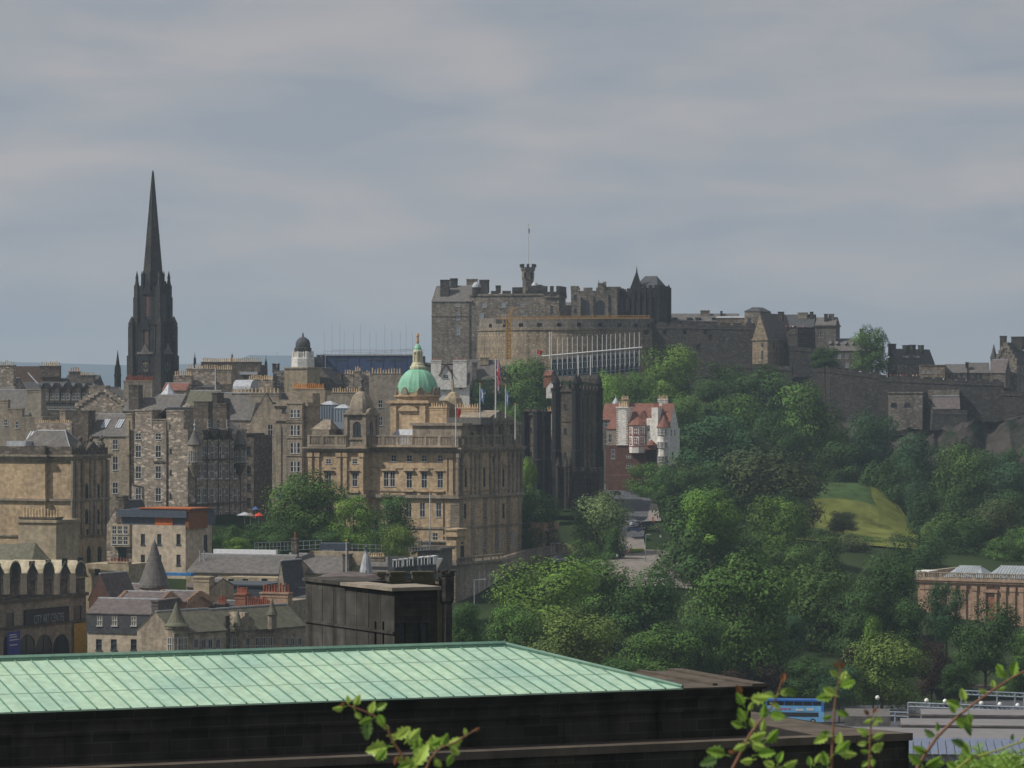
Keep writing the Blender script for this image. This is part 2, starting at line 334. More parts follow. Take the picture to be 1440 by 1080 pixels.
        q(g(A, pr[0]), g(A, pr[1]), g(B_, pr[1]), g(B_, pr[0])); q(g(A, pr[1]), g(A, pr[2]), g(B_, pr[2]), g(B_, pr[1]))
        q(g(A, pr[0]), g(A, up[0]), g(A, up[1]), g(A, pr[1])); q(g(A, pr[1]), g(A, up[1]), g(A, up[2]), g(A, pr[2]))
        q(g(B_, pr[0]), g(B_, pr[1]), g(B_, up[1]), g(B_, up[0])); q(g(B_, pr[1]), g(B_, pr[2]), g(B_, up[2]), g(B_, up[1]))
        q(g(A, pr[0]), g(B_, pr[0]), g(B_, up[0]), g(A, up[0])); q(g(A, up[2]), g(B_, up[2]), g(B_, pr[2]), g(A, pr[2]))
        r = s.part(name, mb, mat)
        if wallmb is not None:
            zz = z - .02
            if along == 't':
                for t, ee in ((t0, -.004), (t1, .004)): wallmb.face([(t, d0, zz), (t, d1, zz), (t, m, z + h)], wmi)
            else:
                for d in (d0, d1): wallmb.face([(t0, d, zz), (t1, d, zz), (m, d, z + h)], wmi)
            if steps:
                n = steps; ends = (t0, t1) if along == 't' else (d0, d1); lo = d0 if along == 't' else t0; half = m - lo
                for e_ in ends:
                    for i in range(n):
                        a = lo + half * i / n; zt = z + h * (i + 1) / n + .25
                        for (p0, p1) in ((a, a + half / n), (2 * m - a - half / n, 2 * m - a)):
                            if along == 't': wallmb.box(e_ - .3, e_ + .3, p0, p1, z + h * i / n - .6, zt, wmi)
                            else: wallmb.box(p0, p1, e_ - .3, e_ + .3, z + h * i / n - .6, zt, wmi)
        if ridge:
            c = MB()
            if along == 't': c.box(t0, t1, m - .16, m + .16, z + h + th - .1, z + h + th + .12)
            else: c.box(m - .16, m + .16, d0, d1, z + h + th - .1, z + h + th + .12)
            s.part('ridge_cap', c, LEAD, r)
        return r
    def hip(s, t0, t1, d0, d1, z, h, it, id_, mat=None, name='roof', caps=True, oh=.2):
        """it/id_: inset of the flat or ridge top along t and d"""
        mb = MB(); t0 -= oh; t1 += oh; d0 -= oh; d1 += oh
        a = [(t0, d0, z), (t1, d0, z), (t1, d1, z), (t0, d1, z)]; b = [(t0 + it, d0 + id_, z + h), (t1 - it, d0 + id_, z + h), (t1 - it, d1 - id_, z + h), (t0 + it, d1 - id_, z + h)]
        for i in range(4): j = (i + 1) % 4; mb.face([a[i], a[j], b[j], b[i]])
        mb.face(b); mb.face(list(reversed(a)))
        r = s.part(name, mb, mat or SL)
        if caps:
            c = MB()
            for i in range(4): c.tube(a[i], b[i], .1, n=5); c.tube(b[i], Vector(b[(i + 1) % 4]) + Vector((.01, .01, 0)), .1, n=5)
            s.part('lead_flashing', c, LEAD, r)
        return r
    def chim(s, t, d, z, w, dp, h, n=0, pot=None, mat=None, ph=1.15, parent=None, lab=None):
        mb = MB(); mb.box(t - w / 2, t + w / 2, d - dp / 2, d + dp / 2, z, z + h); mb.box(t - w / 2 - .14, t + w / 2 + .14, d - dp / 2 - .14, d + dp / 2 + .14, z + h - .12, z + h + .18)
        mb.box(t - w / 2 - .07, t + w / 2 + .07, d - dp / 2 - .07, d + dp / 2 + .07, z + h - .75, z + h - .6)
        c = s.part('chimney', mb, mat or S_RUB, parent, label=lab)
        zt = z + h + .18
        for i in range(n):
            f = (i + .5) / n - .5
            if w >= dp: p = (t + f * (w - .1), d, zt)
            else: p = (t, d + f * (dp - .1), zt)
            o = bpy.data.objects.new('chimney_pot', pot_mesh(pot or POT, i)); col.objects.link(o); o.parent = c; o.location = p
            k = random.choice((.8, .95, 1, 1.05, 1.2)); o.scale = (1, 1, ph / 1.15 * k)
        return c
    def cpx(s, px0, px1, py0, py1, d=1.0, dp=1.2, n=0, pot=None, mat=None, ph=1.15, lab=None):
        """chimney by its outline in the picture, at depth offset d"""
        ta = s.T(px0, d); tb = s.T(px1, d); z1 = s.Z(py0, ta, d); z0 = s.Z(py1, ta, d)
        return s.chim((ta + tb) / 2, d + dp / 2, z0, tb - ta, dp, z1 - z0, n, pot, mat, ph, lab=lab)
    def crenels(s, mb, side, a0, a1, c, z, h=.9, w=1.0, gap=.8, th=.4, mi=0):
        n = max(1, int((a1 - a0 + gap) / (w + gap))); step = (a1 - a0 + gap) / n
        for i in range(n):
            p = a0 + i * step; q = p + step - gap
            if side == 'F': mb.box(p, q, c, c + th, z, z + h, mi)
            elif side == 'B': mb.box(p, q, c - th, c, z, z + h, mi)
            elif side == 'R': mb.box(c - th, c, p, q, z, z + h, mi)
            else: mb.box(c, c + th, p, q, z, z + h, mi)
    def ctop(s, mb, t0, t1, d0, d1, z, **k):
        for sd, a, b, c in (('F', t0, t1, d0), ('B', t0, t1, d1), ('L', d0 + .5, d1 - .5, t0), ('R', d0 + .5, d1 - .5, t1)): s.crenels(mb, sd, a, b, c, z, **k)
POTM = {}
def pot_mesh(mat, i):
    k = (mat.name, i % 2)
    if k not in POTM:
        mb = MB()
        if i % 2: mb.lathe(0, 0, [(.22, 0), (.17, .3), (.16, 1.0), (.22, 1.02), (.21, 1.15)], 8)
        else: mb.lathe(0, 0, [(.24, 0), (.19, .2), (.19, 1.05), (.24, 1.05), (.2, 1.15)], 8)
        o = mb.build('chimney_pot', mat); POTM[k] = o.data; bpy.data.objects.remove(o)
    return POTM[k]
def cols(p0, p1, n): return [p0 + (p1 - p0) * i / (n - 1) for i in range(n)] if n > 1 else [(p0 + p1) / 2]
def wg(pxs, rows, w=1.1, st='sash'): return [(p, r[0], r[1], w, st) for p in pxs for r in rows]
# ================================================================== the land
# control points: column, row, distance of bare ground
GC = [(0,960,500),(620,905,740),(650,905,725),(700,900,700),(560,905,640),(450,905,640),(640,930,640),(300,905,640),(100,905,640),(130,940,560),(300,930,540),(430,940,520),(560,950,520),(660,900,560),(700,900,600),(700,860,700),(735,800,800),(780,800,810),(860,785,810),(905,775,830),
 (900,735,900),(880,700,960),(870,690,1000),(940,790,860),(100,800,700),(250,800,700),(400,790,700),(300,720,780),(500,790,740),(600,800,740),(150,640,1000),(400,600,1000),(220,570,1130),(430,545,1150),
 (520,540,1200),(640,540,1200),(800,535,1180),(700,590,1080),(780,600,1100),(850,700,1040),(880,697,1020),(900,706,985),(950,700,980),(950,600,1140),(1050,560,1180),(1000,660,1050),(1130,600,1170),(1240,640,1190),(1240,760,960),(1180,680,1040),(1160,760,940),
 (1300,690,1150),(1440,690,1160),(1350,760,1000),(1440,780,980),(1300,900,780),(1440,900,780),(1250,900,760),(1200,960,680),(1100,960,680),(950,980,640),(850,960,640),(760,930,640),(1300,985,640),(1440,985,640),
 (1150,1016,600),(1440,1030,600),(1060,1020,600),(1300,1080,520),(700,950,600),(500,540,1400),(1000,500,1300),(1400,560,1300),(200,560,1400),(900,500,1500),(0,590,1100),(-300,600,1100),(-300,900,560),(1800,900,780),(1800,700,1160),(1800,1050,560)]
GP = [(wx(p, Y), Y, wz(q, Y)) for p, q, Y in GC]
def gz(x, y):
    s = 0; w = 0
    for a, b, c in GP:
        d = (x - a) ** 2 + ((y - b) * .75) ** 2 + 30; k = 1 / (d * d ** .5); s += k * c; w += k
    z = s / w
    if y < 480: z += (55 - z) * min(1, (480 - y) / 200)
    if y > 1350: z += (95 - z) * min(1, (y - 1350) / 300)
    return z
gm_, N_, L_, b_ = newmat('grass_ground', .95, .05)
_g = N_.new('ShaderNodeNewGeometry'); _n = N_.new('ShaderNodeTexNoise'); _n.inputs['Scale'].default_value = .05; _n.inputs['Detail'].default_value = 6
_r = N_.new('ShaderNodeValToRGB'); _r.color_ramp.elements[0].color = (.018, .030, .012, 1); _r.color_ramp.elements[1].color = (.035, .055, .02, 1); _r.color_ramp.elements[0].position = .35; _r.color_ramp.elements[1].position = .65  # ground grass darkened so it reads as shade between the trees
L_.new(_g.outputs['Position'], _n.inputs['Vector']); L_.new(_n.outputs[0], _r.inputs[0]); L_.new(_r.outputs[0], b_.inputs['Base Color'])
def terrain():
    mb = MB(); xs = [-15000, -4000, -1200, -500] + [-320 + 8 * i for i in range(86)] + [520, 1200, 4000, 15000]
    ys = [-300, 0, 200, 400] + [440 + 8 * i for i in range(126)] + [1600, 2200, 4000, 8000, 16000]
    H = {}
    for i, x in enumerate(xs):
        for j, y in enumerate(ys): H[i, j] = gz(max(-420, min(460, x)), y)
    vs = [(xs[i], ys[j], H[i, j]) for j in range(len(ys)) for i in range(len(xs))]; n = len(xs)
    fs = [(j * n + i, j * n + i + 1, (j + 1) * n + i + 1, (j + 1) * n + i) for j in range(len(ys) - 1) for i in range(n - 1)]
    me = bpy.data.meshes.new('ground'); me.from_pydata(vs, [], fs); me.materials.append(gm_); me.polygons.foreach_set('use_smooth', [True] * len(fs))
    o = bpy.data.objects.new('ground', me); col.objects.link(o); tag(o, kind='structure')
terrain()
def ground_at(px, Y): return gz(wx(px, Y), Y)
# far hills on the skyline
def hills():
    m = plain('hill_haze_blue', (.035, .075, .11), .95, .05, .2, .002)  # blue of the distant haze put into the hill colour
    mb = MB(); Y = 9000; Y2 = 11000
    pts = [(-400, 516), (-200, 510), (0, 509), (60, 510), (120, 512), (160, 513), (200, 514), (260, 512), (320, 509), (341, 503), (352, 499), (380, 500), (420, 500), (470, 502), (560, 508), (700, 520), (900, 530), (1200, 538), (1800, 540)]
    for (a, ra), (b, rb) in zip(pts, pts[1:]):
        mb.face([(wx(a, Y), Y, 60), (wx(b, Y), Y, 60), (wx(b, Y2), Y2, wz(rb, Y2)), (wx(a, Y2), Y2, wz(ra, Y2))])
        mb.face([(wx(b, Y2), Y2, wz(rb, Y2)), (wx(b, Y2), Y2 + 3000, 60), (wx(a, Y2), Y2 + 3000, 60), (wx(a, Y2), Y2, wz(ra, Y2))])
    o = mb.build('hills', m); tag(o, kind='structure')
hills()
# ------------------------------------------------------------------ sheets laid on the ground (roads, paths, lawns)
ASPH = plain('asphalt', (.085, .088, .098), .9, .1, .2, .6); PAVE = plain('paving_stone', (.22, .195, .175), .9, .1, .15, .6)
LAWN = plain('meadow_yellow', (.115, .13, .032), .95, .03, .5, .12); LAWN2 = plain('lawn_green_shade', (.05, .085, .03), .95, .03, .3, .25); LINE = plain('road_paint', (.65, .65, .6), .7, .1, .1)
def hitg(px, py):
    Y = 420.0
    while Y < 1300:
        if wz(py, Y) < gz(wx(px, Y), Y): return (px, Y)
        Y += 4
    return (px, Y)
def sheetp(name, corners, mat, up=.3, n=14): return sheet(name, [hitg(*c) for c in corners], mat, up, n)
def sheet(name, corners, mat, up=.25, n=14):
    """corners: four (column,distance) points; a quad subdivided and laid on the ground"""
    mb = MB(); P = [(wx(p, Y), Y) for p, Y in corners]
    def pt(u, v):
        x = (P[0][0] * (1 - u) + P[1][0] * u) * (1 - v) + (P[3][0] * (1 - u) + P[2][0] * u) * v; y = (P[0][1] * (1 - u) + P[1][1] * u) * (1 - v) + (P[3][1] * (1 - u) + P[2][1] * u) * v
        return (x, y, gz(x, y) + up)
    for i in range(n):
        for j in range(n): mb.face([pt(i / n, j / n), pt((i + 1) / n, j / n), pt((i + 1) / n, (j + 1) / n), pt(i / n, (j + 1) / n)])
    return tag(mb.build(name, mat), kind='structure')
sheetp('road', [(840, 762), (905, 762), (922, 722), (852, 700)], ASPH, .3)
sheetp('road', [(852, 700), (922, 722), (880, 690), (845, 684)], ASPH, .33)
sheetp('pavement', [(835, 835), (975, 835), (905, 762), (862, 757)], PAVE, .42)
sheetp('pavement', [(905, 736), (932, 736), (924, 712), (915, 712)], PAVE, .5)
sheet('road', [(660, 560), (740, 600), (745, 700), (690, 640)], ASPH, .3)
sheet('pavement', [(1060, 585), (1560, 560), (1560, 650), (1060, 610)], ASPH, .2)
# ------------------------------------------------------------------ trees
def leafmat():
    m, N, L, b = newmat('foliage', .75, .15)
    oi = N.new('ShaderNodeObjectInfo'); g = N.new('ShaderNodeNewGeometry'); n = N.new('ShaderNodeTexNoise'); n.inputs['Scale'].default_value = .45; n.inputs['Detail'].default_value = 3
    at = N.new('ShaderNodeAttribute'); at.attribute_name = 'tint'
    r = N.new('ShaderNodeMapRange'); r.inputs[1].default_value = .3; r.inputs[2].default_value = .7; r.inputs[3].default_value = .72; r.inputs[4].default_value = 1.3
    a = mixn(N, 'MULTIPLY'); c = mixn(N, 'MULTIPLY')
    L.new(g.outputs['Position'], n.inputs['Vector']); L.new(n.outputs[0], r.inputs[0])
    L.new(oi.outputs['Color'], a.inputs[6]); L.new(r.outputs[0], a.inputs[7]); L.new(a.outputs[2], c.inputs[6]); L.new(at.outputs['Color'], c.inputs[7])
    L.new(c.outputs[2], b.inputs['Base Color'])
    tr = N.new('ShaderNodeBsdfTranslucent'); L.new(c.outputs[2], tr.inputs[0]); ms = N.new('ShaderNodeMixShader'); ms.inputs[0].default_value = .15
    out = N['Material Output']; L.new(b.outputs[0], ms.inputs[1]); L.new(tr.outputs[0], ms.inputs[2]); L.new(ms.outputs[0], out.inputs[0])
    return m
LEAF = leafmat()
def crown_mesh(seed, kind):
    """unit crown: radius ~.5 in x and y, height 0..1; leaf sprays scattered through lobes hung on limbs"""
    rnd = random.Random(seed); V = []; Fc = []; tint = []
    nl = {'round': 26, 'broad': 32, 'loose': 24, 'tall': 26, 'willow': 30}[kind]; lobes = []
    for i in range(nl):
        a = rnd.uniform(0, 6.283); 
        if kind == 'tall': h = rnd.uniform(.08, .93); rr = .40 * (1 - h) ** .6 * rnd.uniform(.4, 1)
        else:
            h = 1 - rnd.random() ** .75 * .88; env = math.sqrt(max(0, 1 - ((h - .42) / .6) ** 2)); rr = env * .36 * rnd.uniform(.55, 1.0)
        s = rnd.uniform(.10, .22) * (.8 if kind in ('loose',) else 1) * (1 if h < .85 else .75)
        lobes.append((rr * math.cos(a), rr * math.sin(a), min(h, .93), s, rnd.uniform(.62, 1.38)))
    lobes.append((0, 0, .5, .28, .85)); lobes.append((0, 0, .3, .25, .8))
    for (cx, cy, cz, s, tn) in lobes:
        cnt = int(360 * (s / .15) ** 2 * (.6 if kind == 'loose' else 1))
        for k in range(cnt):
            d = Vector((rnd.gauss(0, 1), rnd.gauss(0, 1), rnd.gauss(0, 1))).normalized()
            r = s * (1 - .35 * rnd.random() ** 2) * (1 + .18 * math.sin(5 * d.x + 7 * d.y + 4 * d.z + seed))
            p = Vector((cx, cy, cz)) + Vector((d.x * r, d.y * r, d.z * r * (.82 if kind != 'willow' else 1.0)))
            if kind == 'willow' and rnd.random() < .5: p.z -= rnd.random() * .12
            ls = rnd.uniform(.008, .018)
            og = Vector((p.x, p.y, (p.z - .35) * .9)); nn = (d * 1.1 + og.normalized() * .7 + Vector((rnd.gauss(0, .24), rnd.gauss(0, .24), rnd.gauss(0, .24) + .15))).normalized(); t = nn.orthogonal().normalized(); t = Matrix.Rotation(rnd.uniform(0, 6.28), 3, nn) @ t; q = nn.cross(t)
            i0 = len(V); w = ls * rnd.uniform(.5, .9)
            V += [tuple(p - t * ls), tuple(p + q * w), tuple(p + t * ls), tuple(p - q * w)]; Fc.append((i0, i0 + 1, i0 + 2, i0 + 3)); v = tn * rnd.uniform(.92, 1.08); tint.append(v)
    me = bpy.data.meshes.new('crown'); me.from_pydata(V, [], Fc); me.materials.append(LEAF)
    ca = me.color_attributes.new('tint', 'FLOAT_COLOR', 'POINT'); data = []
    for v in tint: data += [v, v, v, 1] * 4
    ca.data.foreach_set('color', data)
    tb = MB(); tb.tube((0, 0, -1.6), (0, 0, .3), .034, .02, 7); tb.tube((0, 0, .28), (0, 0, .7), .02, .006, 6)
    for i in range(12):
        cx, cy, cz, s, _ = lobes[i]; z0 = cz * rnd.uniform(.25, .6); tb.tube((0, 0, z0), (cx * .6, cy * .6, (z0 + cz) / 2 + .03), .012, .008, 5); tb.tube((cx * .6, cy * .6, (z0 + cz) / 2 + .03), (cx, cy, cz), .008, .003, 5)
    to = tb.build('trunk', WOOD); tme = to.data; bpy.data.objects.remove(to)
    return me, tme
PROTO = {}
for kind, n in (('round', 4), ('broad', 4), ('loose', 2), ('tall', 1), ('willow', 1)):
    PROTO[kind] = [crown_mesh(11 * i + 5 + len(kind), kind) for i in range(n)]
GD = (.028, .060, .022); GM = (.045, .088, .026); GL = (.075, .135, .03); GY = (.075, .112, .035); GB = (.026, .062, .036); GW = (.075, .105, .055); GP_ = (.030, .018, .022); GO = (.05, .07, .035)
_tk = [0]
def tree(px, top, w, bot, Y, c, label, kind='round', name='broadleaf_tree', group='trees of the garden slopes', v=None, cat='tree'):
    _tk[0] += 1; x = wx(px, Y); g = gz(x, Y); zt = wz(top, Y); zb = wz(bot, Y); H = zt - zb; g = min(g, zb + 1)
    root = empty(name, (x, Y, g), random.uniform(0, 6.28)); tag(root, label, cat, group)
    ps = PROTO[kind]; me, tm = ps[(v if v is not None else _tk[0]) % len(ps)]
    cr = bpy.data.objects.new('crown', me); col.objects.link(cr); cr.parent = root; cr.location = (0, 0, zb - g)
    ww = w / FPX * Y; cr.scale = (ww * 1.13, ww * 1.13, H * 1.03); k = random.uniform(.9, 1.1); k *= 1.75 if x < 60 else 1.55; cr.color = (c[0] * k, c[1] * k * random.uniform(.95, 1.05), c[2] * k * .72, 1)  # crowns on the right coloured darker, standing in for cloud shade
    t = bpy.data.objects.new('trunk', tm); col.objects.link(t); t.parent = root; t.location = (0, 0, zb - g); t.scale = (ww * .9, ww * .9, H * 1.0)

    return root
# ================================================================== the castle on its rock
def simple(name, label, cat, px0, px1, Y, yaw, top, base, dep, mat, F=(), Rr=(), Ll=(), group=None, cren=None, cor=None, wname='wall'):
    b = Bld(name, label, cat, px0, Y, yaw, base, group); T = b.T(px1); H = b.Z(top)
    mb = MB(); b.body(mb, 0, T, 0, dep, 0, H, F, Rr, Ll)
    b.wallmb = mb; b.Tm = T; b.H = H; b.dep = dep; b.mat = mat
    if cren: b.ctop(mb, 0, T, 0, dep, H, **cren)
    if cor: b.cornice(mb, 0, T, 0, dep, H, *cor)
    return b
def done(b, wname='wall'): b.part(wname, b.wallmb, b.mat); return b
def curtain(name, label, pts, dep, mat, cren=None, emb=()):
    """wall running through (column, top row, base row, distance) points"""
    px, t0, b0, Y0 = pts[0]; root = empty(name, (wx(px, Y0), Y0, wz(b0, Y0))); tag(root, label, 'castle wall'); mb = MB(); o = Vector(root.location)
    cr = MB()
    for (p, t, b_, Y), (p2, t2, b2, Y2) in zip(pts, pts[1:]):
        A = Vector((wx(p, Y), Y, 0)); B = Vector((wx(p2, Y2), Y2, 0)); za, zb, ya, yb = wz(t, Y), wz(t2, Y2), wz(b_, Y), wz(b2, Y2)
        d = (B - A).normalized(); n = Vector((-d.y, d.x, 0)) * dep; ox, oy, oz = o
        def q(v, z): return (v.x - ox, v.y - oy, z - oz)
        bat = Vector((d.y, -d.x, 0)) * .06
        a0 = A + bat * (za - ya); b00 = B + bat * (zb - yb)
        mb.face([q(a0, ya), q(b00, yb), q(B, zb), q(A, za)]); mb.face([q(A, za), q(B, zb), q(B + n, zb), q(A + n, za)])
        mb.face([q(a0, ya), q(A, za), q(A + n, za), q(A + n, ya)]); mb.face([q(B, zb), q(b00, yb), q(B + n, yb), q(B + n, zb)]); mb.face([q(B + n, yb), q(A + n, ya), q(A + n, za), q(B + n, zb)])
        # string course below the parapet
        s0 = A + bat * 1.2 - n.normalized() * .18; s1 = B + bat * 1.2 - n.normalized() * .18
        mb.face([q(s0, za - 1.7), q(s1, zb - 1.7), q(s1, zb - 1.3), q(s0, za - 1.3)]); mb.face([q(s0, za - 1.3), q(s1, zb - 1.3), q(B, zb - 1.2), q(A, za - 1.2)])
        if cren:
            w, g, h = cren; L = (B - A).length; k = max(1, int(L / (w + g)))
            for i in range(k):
                u0 = i / k; u1 = u0 + w / (w + g) / k; P = A + (B - A) * u0; Q = A + (B - A) * u1; zp = za + (zb - za) * u0; zq = za + (zb - za) * u1; m = n.normalized() * .8
                lo = [q(P, zp), q(Q, zq), q(Q + m, zq), q(P + m, zp)]; hi = [(x, y, z + h) for x, y, z in lo]
                for a in range(4): e = (a + 1) % 4; cr.face([lo[a], lo[e], hi[e], hi[a]])
                cr.face(hi)
    mb.build('masonry', mat, root)
    if cren: cr.build('parapet', mat, root)
    for (p, r, w, h, Y) in emb:
        m = MB(); x, y, z = wx(p, Y), Y, wz(r, Y); m.lathe(0, 0, [(.01, 0), (.01, .01)], 4)
        m = MB(); m.box(-w / 2, w / 2, -.1, .3, 0, h); m.box(-w / 2 - .3, w / 2 + .3, -.14, .2, h, h + .35)
        e = m.build('gun_port', MATS['black_void'], root); e.location = (x - o.x, y - o.y, z - o.z)
    return root
_bv = plain('black_void', (.012, .012, .013), .95, .02)
def flagpole(px, top, bot, Y, label, r=.09, flag=None, group='flagpoles', name='flagpole', mat=None, k=1.0):
    root = empty(name, (wx(px, Y), Y, wz(bot, Y))); tag(root, label, 'flagpole', group); H = wz(top, Y) - wz(bot, Y)
    m = MB(); m.tube((0, 0, -1), (0, 0, H), r * 1.2, r * .7, 7); m.build('pole', mat or POLE, root, True)
    m = MB(); m.lathe(0, 0, [(.01, H), (r * 2, H + .12), (r * 2, H + .25), (.01, H + .4)], 8); m.build('finial', GOLD, root)
    if flag:
        kind, w, h, z = flag; m = MB(); nx, nz = 10, 12; mats = FLAGM[kind]
        def P(i, j):
            u = i / nx; v = j / nz
            return (.1 + u * w * (.55 + .45 * v), .35 * math.sin(u * 7 + v * 2) * u, z - h * (1 - v) - u * u * h * .35)
        for i in range(nx):
            for j in range(nz):
                u = (i + .5) / nx - .5; v = (j + .5) / nz - .5; mi = 0
                if kind == 'union':
                    d = min(abs(u - v), abs(u + v))
                    if d < .12: mi = 1
                    if d < .05: mi = 2
                    if abs(u) < .16 or abs(v) < .16: mi = 1
                    if abs(u) < .1 or abs(v) < .1: mi = 2
                elif kind == 'saltire': mi = 1 if min(abs(u - v), abs(u + v)) < .1 else 0
                m.face([P(i, j), P(i + 1, j), P(i + 1, j + 1), P(i, j + 1)], mi)
        m.build('flag', mats, root, True)
    return root
FB = plain('flag_blue', (.03, .09, .32), .8); FR = plain('flag_red', (.45, .03, .04), .8); FW = plain('flag_white', (.6, .6, .6), .8); FB2 = plain('flag_pale_blue', (.12, .25, .5), .8)
FLAGM = {'union': [FB, FW, FR], 'saltire': [FB2, FW], 'plain': [FR, FW], 'dark': [FB]}

# --- rock: one rough mass under the walls
def rock():
    m, N, L, b = newmat('rock_face', .95, .05)
    g = N.new('ShaderNodeNewGeometry'); n = N.new('ShaderNodeTexNoise'); n.inputs['Scale'].default_value = .12; n.inputs['Detail'].default_value = 8; n.inputs['Roughness'].default_value = .7
    r = N.new('ShaderNodeValToRGB'); e = r.color_ramp.elements; e[0].color = (.022, .032, .018, 1); e[0].position = .44; e[1].color = (.085, .072, .06, 1); e[1].position = .72  # rock tones lowered to stand in for cloud shade
    e2 = r.color_ramp.elements.new(.5); e2.color = (.05, .045, .042, 1)
    L.new(g.outputs['Position'], n.inputs['Vector']); L.new(n.outputs[0], r.inputs[0]); L.new(r.outputs[0], b.inputs['Base Color'])
    rnd = random.Random(4); nx, nz = 200, 40; V = []; F = []
    prof = [(590, 512, 1262), (700, 512, 1240), (800, 520, 1236), (900, 520, 1240), (1050, 520, 1232), (1110, 545, 1222), (1180, 588, 1204), (1236, 600, 1194), (1298, 606, 1190), (1345, 602, 1188), (1375, 588, 1190), (1400, 594, 1190), (1440, 585, 1186), (1560, 588, 1180), (1750, 590, 1175)]
    def at(p):
        for a, b in zip(prof, prof[1:]):
            if a[0] <= p <= b[0]: k = (p - a[0]) / (b[0] - a[0]); return [a[i] + (b[i] - a[i]) * k for i in (1, 2)]
        return prof[-1][1:]
    from mathutils import noise
    for j in range(nz + 1):
        for i in range(nx + 1):
            p = 590 + (1750 - 590) * i / nx; t, Y = at(p); v = j / nz
            zt = wz(t, Y); zb = gz(wx(p, Y - 70), Y - 70) - 3; z = zt + (zb - zt) * v; y = Y + 4 - 34 * v ** 1.5; x = wx(p, Y)
            if j == 0: z += 2.5 * noise.noise(Vector((x * .09, 3, 1))) + 1.2 * noise.noise(Vector((x * .3, 3, 1)))
            if 0 < j: 
                f = noise.fractal(Vector((x * .05, y * .05, z * .09)), 1.0, 2.0, 5); g2 = noise.fractal(Vector((x * .02 + 9, 5, z * .03)), 1, 2, 4); rg = 1 - abs(noise.noise(Vector((x * .07 + 3, 1, z * .018)))) * 2; r2 = 1 - abs(noise.noise(Vector((x * .19, 7, z * .05)))) * 2; y += f * 3 - rg * 6 - r2 * 2.6 + 6; z += f * 1.5
            V.append((x, y, z))
    n1 = nx + 1
    for j in range(nz):
        for i in range(nx): a = j * n1 + i; F.append((a + n1, a + n1 + 1, a + 1, a))
    base = len(V)
    for i in range(nx + 1): x, y, z = V[i]; V.append((x, y + 160, z - 1))
    for i in range(nx): F.append((i, i + 1, base + i + 1, base + i))
    me = bpy.data.meshes.new('castle_rock'); me.from_pydata(V, [], F); me.materials.append(m); o = bpy.data.objects.new('castle_rock', me); col.objects.link(o); tag(o, kind='structure')
rock()

# --- palace block at the left end
b = Bld('palace_block', 'tall sunlit castle block with slate roof at the left end of the castle', 'castle building', 607, 1250, -14, 512)
T1 = b.T(660); H = b.Z(424); mb = MB()
wf = wg([644], [(425, 431), (439, 450), (458, 471)], 1.6, 'pale')
b.wall(mb, 'F', 0, T1, 0, 0, H, wf); b.wall(mb, 'L', 0, 14, 0, 0, H); b.wall(mb, 'B', 0, T1, 14, 0, H); b.wall(mb, 'R', 0, 14, T1, 0, H)
T2 = b.T(767); T3 = b.T(787); H2 = b.Z(414)
wf = wg([681, 708, 735], [(425, 432)], 1.7, 'pale') + wg([677], [(440, 449), (457, 470)], 1.7, 'pale') + wg([708, 737], [(441, 447)], 1.9, 'pale')
b.body(mb, T1 + .01, T2, .4, 16, 0, H2, wf); mb.box(T1, T2 + .3, .1, 16.4, H2 - .7, H2 + .02)
b.body(mb, T2 + .01, T3, -1, 10, 0, b.Z(412), wg([776], [(430, 440)], 1.2, 'slit')); mb.box(T2 - .3, T3 + .4, -1.5, 10.4, b.Z(420), b.Z(416))
mb.box(-.15, T1, -.2, 14.1, b.Z(445), b.Z(443.5))
b.part('wall', mb, S_CAST)
mb = MB(); b.crenels(mb, 'F', T1 + 4, T2 - .2, .1, H2 + .02, h=1.1, w=3.2, gap=1.2); b.crenels(mb, 'F', T2 - .3, T3 + .4, -1.5, b.Z(412), h=2.2, w=1.4, gap=1.0); b.crenels(mb, 'R', -1, 10, T3 + .3, b.Z(412), h=2.2, w=1.4, gap=1.0)
mb.box(T2 - .3, T3 + .4, -1.5, -1.1, b.Z(418), b.Z(411.9)); mb.box(T3, T3 + .4, -1, 10, b.Z(418), b.Z(411.9)); mb.box(T2 - 7, T2 - .5, .1, .6, H2, b.Z(403)); mb.box(T2 - 13, T2 - 9, .1, .6, H2, b.Z(405))
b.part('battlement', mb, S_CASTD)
b.gable(0, T1 + 1, 0, 14, H, b.Z(402) - H, mat=SL)
b.cpx(619, 631, 394, 424, 2, 1.6, 0, mat=S_CASTD); b.cpx(633, 642, 392, 410, 6, 1.8, 0, mat=S_CASTD); b.cpx(656, 670, 393, 410, 8, 1.8, 0, mat=S_CAST); b.cpx(674, 686, 394, 412, 5, 2.2, 0, mat=S_CASTD); b.cpx(697, 703, 402, 412, 3, 1.4, mat=S_CASTD)
b.cpx(757, 761, 401, 412, 5, 1.2, mat=S_CASTD); b.cpx(752, 756, 404, 412, 3, 1.0, mat=S_CAST)
